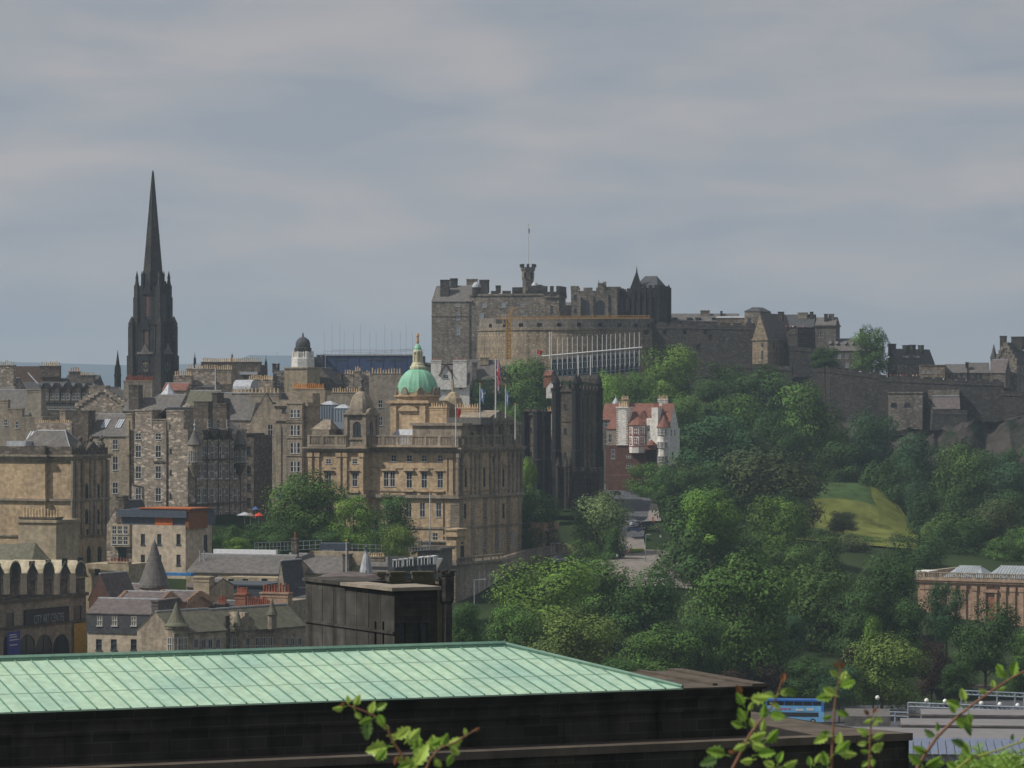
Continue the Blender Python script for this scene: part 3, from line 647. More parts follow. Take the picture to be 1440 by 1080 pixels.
def turret(b, pxa, pxb, top, bot, cap, d, mat, capmat, cone=True, n=12, capname='turret_cap', fin=0):
    ta, tb = b.T(pxa, d), b.T(pxb, d); r = (tb - ta) / 2; c = (ta + tb) / 2; m = MB(); z0, z1, z2 = b.Z(bot, c, d), b.Z(top, c, d), b.Z(cap, c, d)
    m.lathe(c, d, [(r * .35, z0 - r * 1.2), (r, z0), (r, z1), (r * 1.1, z1 + .01), (r * 1.1, z1 + .25)], n); w = b.part('turret', m, mat)
    m = MB()
    if cone: m.lathe(c, d, [(r * 1.2, z1 + .25), (r * .62, z1 + .25 + (z2 - z1) * .42), (.05, z2)], n)
    else: m.lathe(c, d, [(r * 1.1, z1 + .25), (r * .95, z1 + (z2 - z1) * .5), (r * .55, z1 + (z2 - z1) * .82), (.05, z2)], n)
    if fin: m.tube((c, d, z2), (c, d, z2 + fin), .06, n=5); m.lathe(c, d, [(.01, z2 + fin * .4), (.18, z2 + fin * .5), (.01, z2 + fin * .6)], 6)
    b.part(capname, m, capmat, w, True); return w
turret(b, 664, 676, 405, 414, 396, 1.5, S_CASTD, LEAD, False)
turret(b, 747, 757, 405, 410, 396, 3, S_CASTD, LEAD, False)
# --- flag tower on the palace
t = Bld('clock_tower', 'crenellated octagonal tower with a tall flagpole above the castle roofs', 'castle tower', 742.5, 1256, 0, 410)
m = MB(); r = 9.8 / FPX * 1256; m.lathe(0, 0, [(r * .85, -4), (r * .85, t.Z(395)), (r * .95, t.Z(392)), (r * .95, t.Z(382)), (r * 1.12, t.Z(379)), (r * 1.12, t.Z(376)), (r * .9, t.Z(376))], 8, a0=R(22.5)); t.part('tower_wall', m, S_CAST)
m = MB()
for i in range(8):
    a = R(45 * i); x, y = math.cos(a) * r * 1.0, math.sin(a) * r * 1.0; m.box(x - .5, x + .5, y - .5, y + .5, t.Z(376) - .01, t.Z(371.5))
t.part('battlement', m, S_CASTD)
for px in (738.5, 747): m = MB(); m.box(-.35, .35, -.1, .15, 0, 2.4); e = t.part('slit_window', m, _bv); e.location = (wx(px, 1256) - t.x0, -r * .86, t.Z(392))
flagpole(743, 317, 374, 1256, 'very tall white pole with a small dark flag on the octagonal castle tower', .13, ('dark', .5, 1.7, 14.4), name='flagpole')
# --- low wall and hall
b = simple('link_building', 'low pale rendered castle range between the battlemented block and the ruined looking hall', 'castle building', 787, 806, 1262, -8, 430, 460, 8, HARLG); b.gable(0, b.Tm, 0, 8, b.H, 1.2, mat=SL); done(b)
b = Bld('great_hall', 'broad crenellated castle hall with paired dark arched openings', 'castle building', 803, 1252, -10, 462)
T = b.T(868); H = b.Z(409); mb = MB(); b.body(mb, 0, T, 0, 14, 0, H, wg([823, 844], [(422, 443)], 3.6, 'archdark') + wg([809, 857], [(415, 420), (434, 439)], 1.2, 'slit'))
b.crenels(mb, 'F', 0, T, 0, H, h=1.2, w=2.8, gap=1.5, th=1); b.crenels(mb, 'R', 0, 14, T, H, h=1.2, w=1.6, gap=1.2, th=1); mb.box(-.1, b.T(811), -.15, 6, H, b.Z(402)); mb.box(b.T(840), b.T(869), 4, 9, H, b.Z(403)); mb.box(b.T(840), b.T(847), 1, 4, H, b.Z(398))
mb.box(b.T(850, 3) - .5, b.T(850, 3) + .6, 3, 4, H, b.Z(396)); mb.tube((b.T(841), 2, b.Z(398)), (b.T(841), 2, b.Z(393)), .25, .05)
for k in (815, 833, 854): mb.box(b.T(k) - .5, b.T(k) + .5, -.5, -.01, 0, H - 2)
b.part('wall', mb, S_CAST)
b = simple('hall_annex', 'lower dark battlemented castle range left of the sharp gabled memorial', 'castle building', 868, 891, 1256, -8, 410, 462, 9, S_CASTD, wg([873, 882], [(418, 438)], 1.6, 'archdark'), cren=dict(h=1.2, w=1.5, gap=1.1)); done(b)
b = Bld('memorial_hall', 'darkest castle building with a sharp pinnacle gable, slate roof and tall narrow windows', 'castle building', 888, 1246, -18, 465)
T = b.T(925); H = b.Z(406); mb = MB(); D = b.D(940.5, T)
b.body(mb, 0, T, 0, D, 0, H, wg([897, 905, 914], [(423, 446)], 1.3, 'archdark') + wg([898, 910, 920], [(409, 417)], 1.4, 'slit'), wg([930, 936], [(418, 446)], 1.6, 'archdark'))
for k in cols(1, T - .4, 5): mb.box(k - .45, k + .45, -.8, -.01, 0, H - 1)
b.ctop(mb, 0, T, 0, D, H, h=1.3, w=1.3, gap=.9)
for d in (0, D): mb.box(T - .8, T + .8, d - .8, d + .8, 0, b.Z(403)); mb.tube((T, d, b.Z(403)), (T, d, b.Z(398)), .6, .05, 4)
b.part('wall', mb, S_BLACK)
b.hip(.8, T - .2, 1, D - 1, H + .3, b.Z(388.5) - H, 2.6, D / 2 - .9, SLD, caps=False)
m = MB(); c = b.T(895, 1); m.face([(c - 2.6, 1, H), (c + 2.0, 1, H), (c, 1, b.Z(381))]); m.face([(c + 2.0, 2, H), (c - 2.6, 2, H), (c, 2, b.Z(381))]); m.face([(c - 2.6, 2, H), (c - 2.6, 1, H), (c, 1, b.Z(381)), (c, 2, b.Z(381))]); m.face([(c + 2, 1, H), (c + 2, 2, H), (c, 2, b.Z(381)), (c, 1, b.Z(381))])
m.tube((c, 1.5, b.Z(383)), (c, 1.5, b.Z(374)), .35, .05, 5); b.part('pinnacle_gable', m, S_BLACK)
# --- half moon battery: curved wall in two tiers
def battery():
    Y = 1222; cx = wx(800, Y); cy = Y + 34; rad = 36; zt = wz(446, Y); zm = wz(463, Y); zb = wz(520, Y)
    root = empty('curved_battery', (cx, cy, zb)); tag(root, 'great curved battery wall with pale lower tier standing behind the row of white poles', 'castle wall')
    def arc(mb, r0, r1, za, zc, a0=200, a1=340, n=28):
        for i in range(n):
            t0, t1 = R(a0 + (a1 - a0) * i / n), R(a0 + (a1 - a0) * (i + 1) / n)
            p = lambda r, t, z: (r * math.cos(t), r * math.sin(t), z - zb)
            mb.face([p(r0, t0, za), p(r0, t1, za), p(r1, t1, zc), p(r1, t0, zc)])
    m = MB(); arc(m, rad + 1.6, rad + .4, zb - 8, zm); arc(m, rad + .8, rad + .8, zm - .3, zm + .3); arc(m, rad + .4, rad + .8, zm - .3, zm - .3); arc(m, rad + .8, rad, zm + .3, zm + .3); m.build('lower_tier', S_CASTP, root)
    m = MB(); arc(m, rad, rad - .4, zm, zt); arc(m, rad - .4, rad - 3, zt, zt); arc(m, rad - 3, rad - 3, zt, zt - 3); m.build('upper_tier', S_CAST, root)
    for a in (215, 228, 240, 252, 264, 276, 289, 302, 315, 328):
        m = MB(); m.box(-.8, .8, -.15, .4, 0, 1.3); e = m.build('gun_port', _bv, root); e.location = ((rad - .15) * math.cos(R(a)), (rad - .15) * math.sin(R(a)), wz(459, Y) - zb); e.rotation_euler = (0, 0, R(a + 90))
battery()
# --- long ramparts
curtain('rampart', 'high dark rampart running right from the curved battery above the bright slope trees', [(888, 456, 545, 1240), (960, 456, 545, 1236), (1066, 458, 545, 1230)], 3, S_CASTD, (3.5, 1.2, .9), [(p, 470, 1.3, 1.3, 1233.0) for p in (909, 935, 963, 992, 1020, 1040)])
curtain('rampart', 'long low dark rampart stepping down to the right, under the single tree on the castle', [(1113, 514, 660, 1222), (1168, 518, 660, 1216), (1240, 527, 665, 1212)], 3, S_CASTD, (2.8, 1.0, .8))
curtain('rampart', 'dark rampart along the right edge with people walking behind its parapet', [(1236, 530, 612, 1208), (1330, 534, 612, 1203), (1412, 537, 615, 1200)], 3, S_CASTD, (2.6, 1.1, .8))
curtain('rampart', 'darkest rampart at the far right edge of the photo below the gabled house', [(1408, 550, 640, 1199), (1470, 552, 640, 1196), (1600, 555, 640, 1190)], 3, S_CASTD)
b = simple('bastion', 'brown bastion with two dark arched gun ports low on the right rampart', 'castle wall', 1249, 1297, 1198, -12, 553, 612, 12, S_CAST, wg([1257, 1276], [(566, 572)], 2.4, 'archdark')); b.cornice(b.wallmb, 0, b.Tm, 0, 12, b.H, .5, .3); done(b)
b = simple('guard_house', 'small stone house with a pale sloping roof set against the rampart', 'castle building', 1311, 1349, 1196, -8, 575, 580, 8, S_CAST)
m = MB(); z = b.H; z2 = b.Z(557); T = b.Tm; m.face([(-.3, -.3, z), (T + .3, -.3, z), (T + .1, 4, z2), (.1, 4, z2)]); m.face([(-.3, -.3, z), (.1, 4, z2), (.1, 4, z - 1), (-.3, -.3, z - .3)]); m.face([(T + .3, -.3, z), (T + .3, -.3, z - .3), (T + .1, 4, z - 1), (T + .1, 4, z2)]); b.part('roof', m, SLP)
m = MB(); m.box(0, T, 3.6, 4.4, z2 - .1, z2 + .35); b.part('ridge_cap', m, LEAD); b.wallmb.box(b.T(1305), T, 4, 9, 0, b.Z(548)); done(b)
curtain('buttress_wall', 'tall dark buttressed wall beneath the small stone house with the pale roof', [(1297, 556, 620, 1202), (1312, 576, 622, 1195), (1360, 577, 625, 1193)], 4, S_CASTD)
# --- upper ward buildings, right half
b = simple('barrack_range', 'long low slate roofed range with dormers behind the high rampart', 'castle building', 941, 1040, 1262, -3, 452, 470, 9, S_CAST, [], wname='wall')
b.gable(0, b.Tm, 0, 9, b.H, b.Z(442, 0, 4.5) - b.H, mat=SL)
for k in (945, 966, 978, 1001):
    m = MB(); t_ = b.T(k); m.box(t_, t_ + 1.8, .2, 3, b.H - .3, b.H + 1.3); m.box(t_ - .2, t_ + 2, 0, 3.2, b.H + 1.3, b.H + 1.5); b.part('dormer', m, LEADD)
b.cpx(985, 998, 437, 452, 3, 2.5, 0, mat=HARLG); b.cpx(1013, 1016, 438, 448, 3, 1, 0, mat=S_CASTD); done(b)
b = simple('store_house', 'small pale stone building behind the rampart left of the square tower house', 'castle building', 1007, 1048, 1250, -6, 447, 465, 7, S_CASTP, wg([1036], [(450, 457)], 1.0)); b.hip(0, b.Tm, 0, 7, b.H, .6, .5, .5, LEAD, caps=False); done(b)
b = Bld('tower_house', 'square stone tower house with faceted dark roof above the middle of the rampart', 'castle building', 1047, 1246, -25, 470)
T = b.T(1069); D = b.D(1084, T); H = b.Z(438); mb = MB(); b.body(mb, 0, T, 0, D, 0, H, wg([1054], [(447, 453)], 1.2, 'dark')); b.part('wall', mb, S_CAST); b.hip(-.1, T + .1, 0, D, H, b.Z(432) - H, 2.5, 2.5, SLD, caps=False)
b = Bld('gatehouse', 'gabled gatehouse with one pale sunlit side and a steep slate roof on the rampart', 'castle building', 1058, 1224, -30, 514)
T = b.T(1079.5); D = b.D(1116, T); H = b.Z(477); mb = MB()
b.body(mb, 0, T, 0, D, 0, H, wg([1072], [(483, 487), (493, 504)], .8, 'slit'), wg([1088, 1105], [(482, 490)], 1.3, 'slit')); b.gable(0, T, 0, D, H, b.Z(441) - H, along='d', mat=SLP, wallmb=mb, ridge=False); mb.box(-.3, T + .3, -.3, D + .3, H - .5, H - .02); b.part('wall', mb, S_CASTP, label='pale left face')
b.cpx(1094, 1100, 439, 452, 8, 1.5, mat=S_CASTD)
curtain('ramp_wall', 'low dark wall with a sloping coping below the gatehouse', [(1035, 512, 560, 1216), (1080, 512, 560, 1214), (1114, 516, 580, 1212)], 3, S_CASTD)
curtain('ramp_wall', 'broad dark battery wall between the gatehouse and the ivy bush, people above it', [(1108, 466, 530, 1226), (1122, 462, 530, 1224), (1146, 463, 530, 1230)], 6, S_CASTD)
curtain('ramp_wall', 'mid dark sloping wall right of the gatehouse falling to the long rampart', [(1110, 486, 530, 1220), (1150, 490, 530, 1219), (1172, 505, 530, 1222)], 4, S_CASTD)
b = simple('cartshed_building', 'slate roofed building with three chimneys behind the round battery', 'castle building', 1103, 1144, 1244, -15, 460, 480, 10, S_CASTD); b.gable(0, b.Tm, 0, 10, b.H, b.Z(443, 0, 5) - b.H, mat=SLD, wallmb=b.wallmb)
b.cpx(1122, 1135, 440, 448, 3, 1.5, 0, mat=HARLG); b.cpx(1139, 1143, 439, 450, 3, 1.2, 0, mat=S_CASTD); done(b)
b = simple('hospital_building', 'stone house with twin tall chimneys left of the grey barrack with skylights', 'castle building', 1146, 1175, 1240, -15, 459, 520, 10, S_GREY, wg([1155], [(466, 474)], 1.4), cor=(.5, .4)); b.gable(0, b.Tm, 0, 10, b.H + .5, b.Z(449, 0, 5) - b.H, mat=SL, wallmb=b.wallmb)
b.cpx(1159, 1163, 442, 459, 2, 1.6, mat=S_CASTD); b.cpx(1165, 1172, 442, 459, 3, 1.6, mat=S_CAST); done(b)
b = simple('barrack_house', 'grey barrack building with skylights and two rows of pale windows right of the ivy bush', 'castle building', 1166, 1216, 1236, -12, 493, 521, 10, S_GREY, wg([1172, 1180, 1191, 1202], [(498, 504), (510, 517)], 1.3, 'pale')); b.gable(0, b.Tm, 0, 10, b.H, b.Z(477, 0, 5) - b.H, mat=SL, wallmb=b.wallmb)
for k in (1166, 1175, 1187, 1197):
    for r_ in (480, 489): m = MB(); t_ = b.T(k, 2); m.box(t_, t_ + .9, 1.4, 3.6, b.Z(r_, t_, 2) - .9, b.Z(r_, t_, 2)); b.part('skylight', m, LEAD)
b.cpx(1209, 1213, 463, 480, 4, 1.2, mat=S_CASTD); done(b)
b = simple('governors_house', 'gabled house with steep dark slate roof right of the lone rampart tree', 'castle building', 1248, 1262, 1228, -40, 510, 535, 12, S_CAST, (), (), group=None); D = b.D(1314, b.Tm)
b.wallmb = MB(); b.body(b.wallmb, 0, b.Tm, 0, D, 0, b.H, wg([1256], [(513, 519)], 1.0, 'sash')); b.gable(0, b.Tm, 0, D, b.H, b.Z(491) - b.H, along='d', mat=SLD, wallmb=b.wallmb, ridge=False)
for (a, c_, t_, dd) in ((1249, 1260, 484, 1), (1269, 1280, 486, 8), (1279, 1287, 485.5, 11), (1292, 1298, 486, 15)):
    tt = b.Tm / 2; dk = b.D((a + c_) / 2, tt); z = b.Z(t_, tt, dk); b.chim(tt, dk, z - 4.5, 1.6, (c_ - a) / FPX * 1230, 4.5, 0, mat=S_CASTD)
for k in (1271, 1286): tt = b.Tm * .8; dk = b.D(k, tt); m = MB(); m.box(tt, tt + 1.6, dk - 1, dk + 1, b.Z(503, tt, dk), b.Z(500.5, tt, dk)); b.part('skylight', m, LEAD)
done(b)
b = simple('sandstone_terrace', 'small sandstone range with a row of narrow windows behind the rampart', 'castle building', 1294, 1329, 1218, -5, 514, 532, 8, S_CASTP, wg([1298, 1305, 1311, 1319], [(520, 525)], .9, 'pale'), cor=(.3, .2)); done(b)
b = simple('low_range', 'long low slate roofed building behind the rampart, left one', 'castle building', 1330, 1360, 1219, -3, 524, 534, 8, S_CAST, wg([1336, 1345, 1352], [(526, 530)], .9, 'dark')); b.gable(0, b.Tm, 0, 8, b.H, b.Z(513, 0, 4) - b.H, mat=SL, wallmb=b.wallmb); b.cpx(1358, 1362, 510, 525, 2, 1, mat=S_CASTD); done(b)
b = simple('low_range', 'long low slate roofed building behind the rampart, right one with a white door', 'castle building', 1362, 1392, 1220, -3, 524, 536, 8, S_CAST, wg([1372, 1379], [(526, 531)], 1.3, 'dark') + wg([1391], [(525, 532)], 1.2, 'pale')); b.gable(0, b.Tm, 0, 8, b.H, b.Z(511, 0, 4) - b.H, mat=SL, wallmb=b.wallmb); done(b)
b = simple('gabled_cottage', 'low gabled building left of the tall house at the right edge', 'castle building', 1392, 1414, 1214, -22, 524, 545, 8, S_CAST); b.gable(0, b.Tm, 0, 8, b.H, b.Z(506, 0, 4) - b.H, mat=SLP, wallmb=b.wallmb); m = MB(); m.box(b.Tm - .4, b.Tm + .3, 0, 8, b.H, b.H + 1); done(b)
b = Bld('tall_gabled_house', 'tall gabled house with big chimneys cut by the right edge above the rampart', 'castle building', 1398, 1222, -28, 552)
T = b.T(1430); D = 14; H = b.Z(510); mb = MB(); b.body(mb, 0, T, 0, D, 0, H, wg([1410, 1420], [(517, 525)], 1.1, 'sash') + wg([1417], [(534, 542)], 1.1), wg([1438], [(515, 525)], 1.2)); b.gable(0, T, 0, D, H, b.Z(482, T / 2) - H, along='d', mat=SLD, wallmb=mb, ridge=False, steps=5); b.part('wall', mb, S_CAST)
b.cpx(1406, 1414, 473, 492, .5, 1.4, mat=S_CASTD); b.cpx(1422, 1438, 474, 492, 8, 2, mat=S_CASTD)
turret(b, 1393, 1402, 505, 520, 484, .5, S_CAST, SLD)
# --- tattoo stands: blue sheeted stand, and the pole row stand
def blue_stand():
    b = Bld('blue_grandstand', 'long blue sheeted grandstand with thin masts left of the castle', 'grandstand', 455, 1185, -6, 530); T = b.T(588); H = b.Z(500)
    m = MB(); m.box(0, T, 0, 20, -6, H)
    for i in range(9): m.box(T * i / 8 - .08, T * i / 8 + .08, -.12, 0, -6, H)
    b.part('sheeting', m, BLUEM)
    for a, c_ in ((474, 486), (515, 524), (528, 541), (547, 553), (555, 568)): m = MB(); m.box(b.T(a), b.T(c_), -.1, -.01, b.Z(507), b.Z(504.5)); b.part('vent_opening', m, DGREY)
    m = MB(); m.box(-.3, T, -.3, .1, H, H + .5); m.box(0, T, 19.6, 20, H + 2.2, H + 2.4); n = 24
    for i in range(n + 1): x = T * i / n; m.tube((x, -.1, H + .4), (x, -.1, H + 1.6), .06, n=4); 
    m.tube((0, -.1, H + 1.6), (T * .45, -.1, H + 1.0), .08, n=4); m.tube((T * .45, -.1, H + 1.0), (T, -.1, H + 2.6), .1, n=4); m.tube((T * .45, 4, H + .6), (T, 4, H + 2.0), .1, n=4)
    b.part('roof_rail', m, STEEL)
    m = MB(); m.box(b.T(446), b.T(456), -2, 6, -6, b.Z(499)); b.part('scaffold_tower', m, DGREY)
    m = MB()
    for k in (447.5, 453, 459): m.tube((b.T(k), -2.3, -6), (b.T(k), -2.3, b.Z(497)), .12, n=5)
    b.part('scaffold_pole', m, LEAD)
    for i, px in enumerate((478, 484, 497, 507, 520, 529, 541, 551, 563, 571, 580, 456, 467)):
        m = MB(); t_ = b.T(px, 20); m.tube((t_, 20, 0), (t_, 20, b.Z(466 if i % 3 else 455, t_, 20)), .09, .06, 5); b.part('mast', m, STEEL)
blue_stand()
def pole_stand():
    Y = 1168; root = empty('pole_grandstand', (wx(775, Y), Y, wz(525, Y))); tag(root, 'steel framed grandstand with a row of white poles in front of the battery wall', 'grandstand'); o = root.location
    def L(px, py, dy=0): return Vector((wx(px, Y), Y + dy, wz(py, Y))) - o
    pxs = [775.5, 784, 791, 798, 805, 812, 819, 826, 833, 840, 847, 853, 859, 865.5, 872, 879, 885.5, 892, 899]
    for i, p in enumerate(pxs):
        k = (p - 775) / 125; top = 466 if i == 0 else 476 - 9 * k; bot = 520 - 6 * k
        m = MB(); m.tube(L(p, bot), L(p, top), .14, .12, 6); m.build('upright_pole', POLE, root)
    m = MB(); m.tube(L(762, 501), L(903, 488.5), .26, n=8); m.build('handrail', POLE, root)
    m = MB()
    for i, p in enumerate(pxs):
        k = (p - 775) / 125; t_ = 503 - 9 * k; bt = 530 - 13 * k
        for dy in (1, 7):
            m.tube(L(p, t_, dy), L(p, bt + 6, dy), .13, n=4)
            if i: q = pxs[i - 1]; kq = (q - 775) / 125; m.tube(L(p, t_, dy), L(q, 530 - 13 * kq, dy), .1, n=4); m.tube(L(q, 503 - 9 * kq, dy), L(p, bt, dy), .1, n=4)
    for r0, r1 in ((503, 494), (512, 502), (521, 509), (530, 517)):
        for dy in (1, 7): m.tube(L(775, r0, dy), L(901, r1, dy), .16, n=4)
    m.build('truss_frame', plain('truss_steel', (.24, .28, .33), .5), root)
    m = MB(); a = [L(776, 506, 2), L(900, 497, 2), L(900, 520, 9), L(776, 528, 9)]; m.face(a); b_ = [p + Vector((0, .5, -.5)) for p in a]; m.face(list(reversed(b_)))
    for i in range(4): j = (i + 1) % 4; m.face([b_[i], b_[j], a[j], a[i]])
    m.build('seating_deck', plain('deck_grey', (.10, .125, .165), .7), root)
    for (p, a_, c_) in ((813, 500, 545), (830, 500, 528), (773, 467, 505)):
        m = MB(); m.tube(L(p, c_, -4), L(p, a_, -4), .2, n=6); m.build('front_mast', POLE, root)
pole_stand()
# --- tower crane
def crane():
    Y = 1205; root = empty('tower_crane', (wx(715, Y), Y, wz(508, Y))); tag(root, 'yellow tower crane in front of the curved battery, long jib pointing right', 'crane'); o = root.location
    def L(px, py, dx=0, dy=0): return Vector((wx(px, Y) + dx, Y + dy, wz(py, Y))) - o
    def lattice(m, A, B, w, n, r, r2):
        d = (B - A); ax = d.normalized(); s1 = ax.cross(Vector((0, 1, 0))); s1 = s1.normalized() if s1.length > .1 else Vector((1, 0, 0)); s2 = ax.cross(s1); c = [s1 * w + s2 * w, s1 * w - s2 * w, s1 * -w - s2 * w, s1 * -w + s2 * w]
        for k in c: m.tube(A + k, B + k, r, n=4)
        for i in range(n):
            for j in range(4):
                a, b = c[j], c[(j + 1) % 4]; m.tube(A + d * i / n + (a if i % 2 else b), A + d * (i + 1) / n + (b if i % 2 else a), r2, n=3)
    m = MB(); lattice(m, L(715, 505), L(715, 448), .8, 14, .34, .18); m.build('mast', YEL, root)
    m = MB(); lattice(m, L(700, 447), L(914, 445.5), .5, 60, .12, .065); m.build('jib', YEL, root)
    m = MB(); m.tube(L(716, 447), L(722, 432), .22, n=4); m.tube(L(722, 432), L(712, 447), .18, n=4); m.tube(L(722, 432), L(785, 433.5), .05, n=3); m.tube(L(785, 433.5), L(788, 446), .12, n=3); m.tube(L(722, 432), L(700, 446), .05, n=3); m.build('apex_frame', YEL, root)
    m = MB(); m.box(-.9, .9, -.8, .8, 0, 2); e = m.build('cab', YEL, root); e.location = L(711, 456); m = MB(); m.box(-.7, .7, -.15, 0, 0, 1.1); g = m.build('cab_window', GLASS, e); g.location = (0, -.82, .6)
    m = MB(); m.box(-1.2, 1.2, -.6, .6, -1.6, 0); e = m.build('counterweight', S_GREY, root); e.location = L(702, 449)
crane()
flagpole(755, 492, 508, 1165, 'short pole with a pink flag left of the row of white poles', .08, ('plain', 2.2, 1.4, 4.0))
# ================================================================== the domed sandstone bank
def pediment(m, t, d, z, w, h, side='F', dp=.4, arc=False):
    def P(a, o, zz): return (t + a, d - o, zz) if side == 'F' else (t + o, d + a, zz)
    n = 8; pts = [(-w / 2, 0), (w / 2, 0)] + ([(w / 2 * math.cos(math.pi * i / n), h * math.sin(math.pi * i / n)) for i in range(1, n)] if arc else [(0, h)])
    fr = [P(a, dp, z + b) for a, b in pts]; bk = [P(a, -.1, z + b) for a, b in pts]; m.face(fr); m.face(list(reversed(bk)))
    for i in range(len(pts)): j = (i + 1) % len(pts); m.face([fr[j], fr[i], bk[i], bk[j]])
def bank():
    b = Bld('bank_building', 'grand sandstone bank with a green copper dome and gold figure', 'building', 433, 812, -25, 800)
    T = b.T(640); TL = b.T(513); D = b.D(733, T); zc = b.Z(697); z1 = b.Z(636); z2 = b.Z(628); zp = b.Z(612, T * .6); H = z2
    dm = 2.2
    mb = MB()
    # left pavilion
    upL = wg([462, 499], [(645, 652), (664, 684)], 1.5) + wg([462, 499], [(712, 728), (745, 760)], 1.4)
    b.wall(mb, 'F', 0, TL, 0, 0, H, upL); b.wall(mb, 'L', 0, D, 0, 0, H); b.wall(mb, 'R', 0, dm, TL, 0, H)
    mid = wg([553.5, 575.5, 596.5, 619], [(640, 649)], 1.5) + wg([543, 552], [(663, 684)], 1.4) + wg([575.5, 596.5, 619], [(663, 686)], 1.6) + wg([575, 594, 617], [(707, 727)], 1.5) + wg([612], [(749, 760)], 1.5)
    b.wall(mb, 'F', TL, T, dm, 0, H, mid)
    side = wg([655, 708], [(658, 684)], 1.2, 'archdark') + wg([681], [(658, 684)], 1.2, 'dark') + wg([654, 682, 708], [(708, 728)], 1.3, 'dark') + wg([680, 703, 722], [(748, 770)], 1.5, 'trip') + wg([668, 694, 718], [(642, 650)], 1.0, 'dark')
    b.wall(mb, 'R', dm, D, T, 0, H, side); b.wall(mb, 'B', 0, T, D, 0, H)
    mb.face([(0, 0, H), (T, 0, H), (T, D, H), (0, D, H)])
    b.part('wall', mb, S_WARM)
    m = MB()
    # string courses, cornices
    for z, h, o in ((zc - .3, .8, .7), (b.Z(741), .5, .25), (b.Z(657) - .2, .25, .15), (b.Z(690), .25, .2)):
        m.box(-o, TL + o, -o, .6, z, z + h); m.box(TL + o, T + o, dm - o, dm + .6, z, z + h); m.box(T - .6, T + o, dm + .6, D + o, z, z + h); m.box(-o, .6, .6, D, z, z + h)
    for z, h, o in ((z1, .5, .3), (z1 + .5, .45, .9), (z1 + .95, .35, 1.15)):
        m.box(-o, TL + o, -o, .6, z, z + h); m.box(TL + o, T + o, dm - o, dm + .6, z, z + h); m.box(T - .6, T + o, dm + .6, D + o, z, z + h); m.box(-o, .6, .6, D, z, z + h)
    b.part('cornice', m, S_TAN)
    # pilasters
    for k, pxs, dd in (('F', (437, 447, 477, 486, 509), 0), ('F', (627, 635), dm)):
        for p in pxs:
            t = b.T(p, dd); m = MB(); m.box(t - .55, t + .55, dd - .42, dd + .02, zc + .5, z1 - .6); m.box(t - .75, t + .75, dd - .6, dd + .02, z1 - 1.1, z1 - .1); m.box(t - .72, t + .72, dd - .55, dd + .02, zc + .5, zc + 1.2); b.part('pilaster', m, S_WARM)
    for p in (643, 648, 662, 668, 674, 689, 695, 701, 715, 721, 727, 732):
        d = b.D(p, T); m = MB(); m.box(T - .02, T + .5, d - .42, d + .42, zc + .5, z1 - .6); m.box(T - .02, T + .7, d - .6, d + .6, z1 - 1.1, z1 - .1); m.box(T - .02, T + .6, d - .5, d + .5, zc + .5, zc + 1.2); b.part('pilaster', m, S_TAN)
    # rusticated quoins below
    m = MB()
    for z in range(int(zc * 1.6)):
        zz = z / 1.6
        for t in (.5, TL - .5): m.box(t - .8, t + .8, -.14, .02, zz, zz + .45)
        m.box(T - 2.4, T + .14, dm - .14, dm + .02, zz, zz + .45)
        for d in cols(3.4, D - 1, 6): m.box(T - .02, T + .14, d - 1.0, d + 1.0, zz, zz + .45)
    b.part('rustication', m, S_TAN)
    m = MB()
    for p in (462, 499): pediment(m, b.T(p), 0, b.Z(661.5), 3.4, 1.1, dp=.7)
    for p in (575.5, 596.5, 619): pediment(m, b.T(p, dm), dm, b.Z(661), 3.0, 1.1, dp=.7, arc=True)
    t = b.T(547.5, dm); m.box(t - 2, t + 2, dm - .5, dm + .02, b.Z(661), b.Z(658))
    for p in (462, 499): t = b.T(p); m.box(t - 1.5, t + 1.5, -1.0, .02, b.Z(692), b.Z(688.5))
    for p in (575.5, 596.5, 619): t = b.T(p, dm); m.box(t - 1.5, t + 1.5, dm - .9, dm + .02, b.Z(690), b.Z(688))
    for p in (655, 708): pediment(m, T, b.D(p, T), b.Z(655, T, 4), 2.6, 1.0, 'R', .6, True)
    b.part('window_pediment', m, S_WARM)
    # parapet with balusters
    m = MB()
    def balu(a0, a1, c, side):
        L = a1 - a0; n = int(L / .42); zt = zp - .35
        def bx(p, q, z0, z1, th):
            if side == 'F': m.box(p, q, c - th, c + th, z0, z1)
            else: m.box(c - th, c + th, p, q, z0, z1)
        bx(a0, a1, H, H + .55, .3); bx(a0, a1, zt, zp, .32)
        for i in range(n):
            p = a0 + L * i / n
            if i % 9 == 0: bx(p, p + .7, H + .55, zt, .3)
            else: bx(p + .1, p + .3, H + .55, zt, .12)
    balu(TL, T, dm - .1, 'F'); balu(dm + .5, D, T - .1, 'R'); balu(0, b.T(487), 0, 'F')
    b.part('balustrade', m, S_TAN)
    # flat leaded roofs behind
    m = MB(); b.hip(b.T(535, 5), T - 1, 5, D - 2, H + .01, b.Z(604, T * .7, 8) - H, 3, 4, LEAD, name='leaded_roof', caps=False)
    # belfry on the pavilion
    t0, t1 = b.T(487, .5), b.T(513, .5); dB = b.D(530, t1) ; zb = b.Z(583); m = MB()
    b.body(m, t0, t1, .5, dB, H, zb, wg([502], [(593, 613)], 2.2, 'archdark'), wg([522], [(593, 613)], 1.8, 'archdark'))
    for z, h, o in ((b.Z(585), .6, .5), (zb, .4, .8), (b.Z(618), .35, .3)): m.box(t0 - o, t1 + o, .5 - o, dB + o, z, z + h)
    for t in (t0, t1): m.box(t - .5, t + .5, .1, .7, H, zb - .2); m.box(t - .5, t + .5, dB - .6, dB + .3, H, zb - .2)
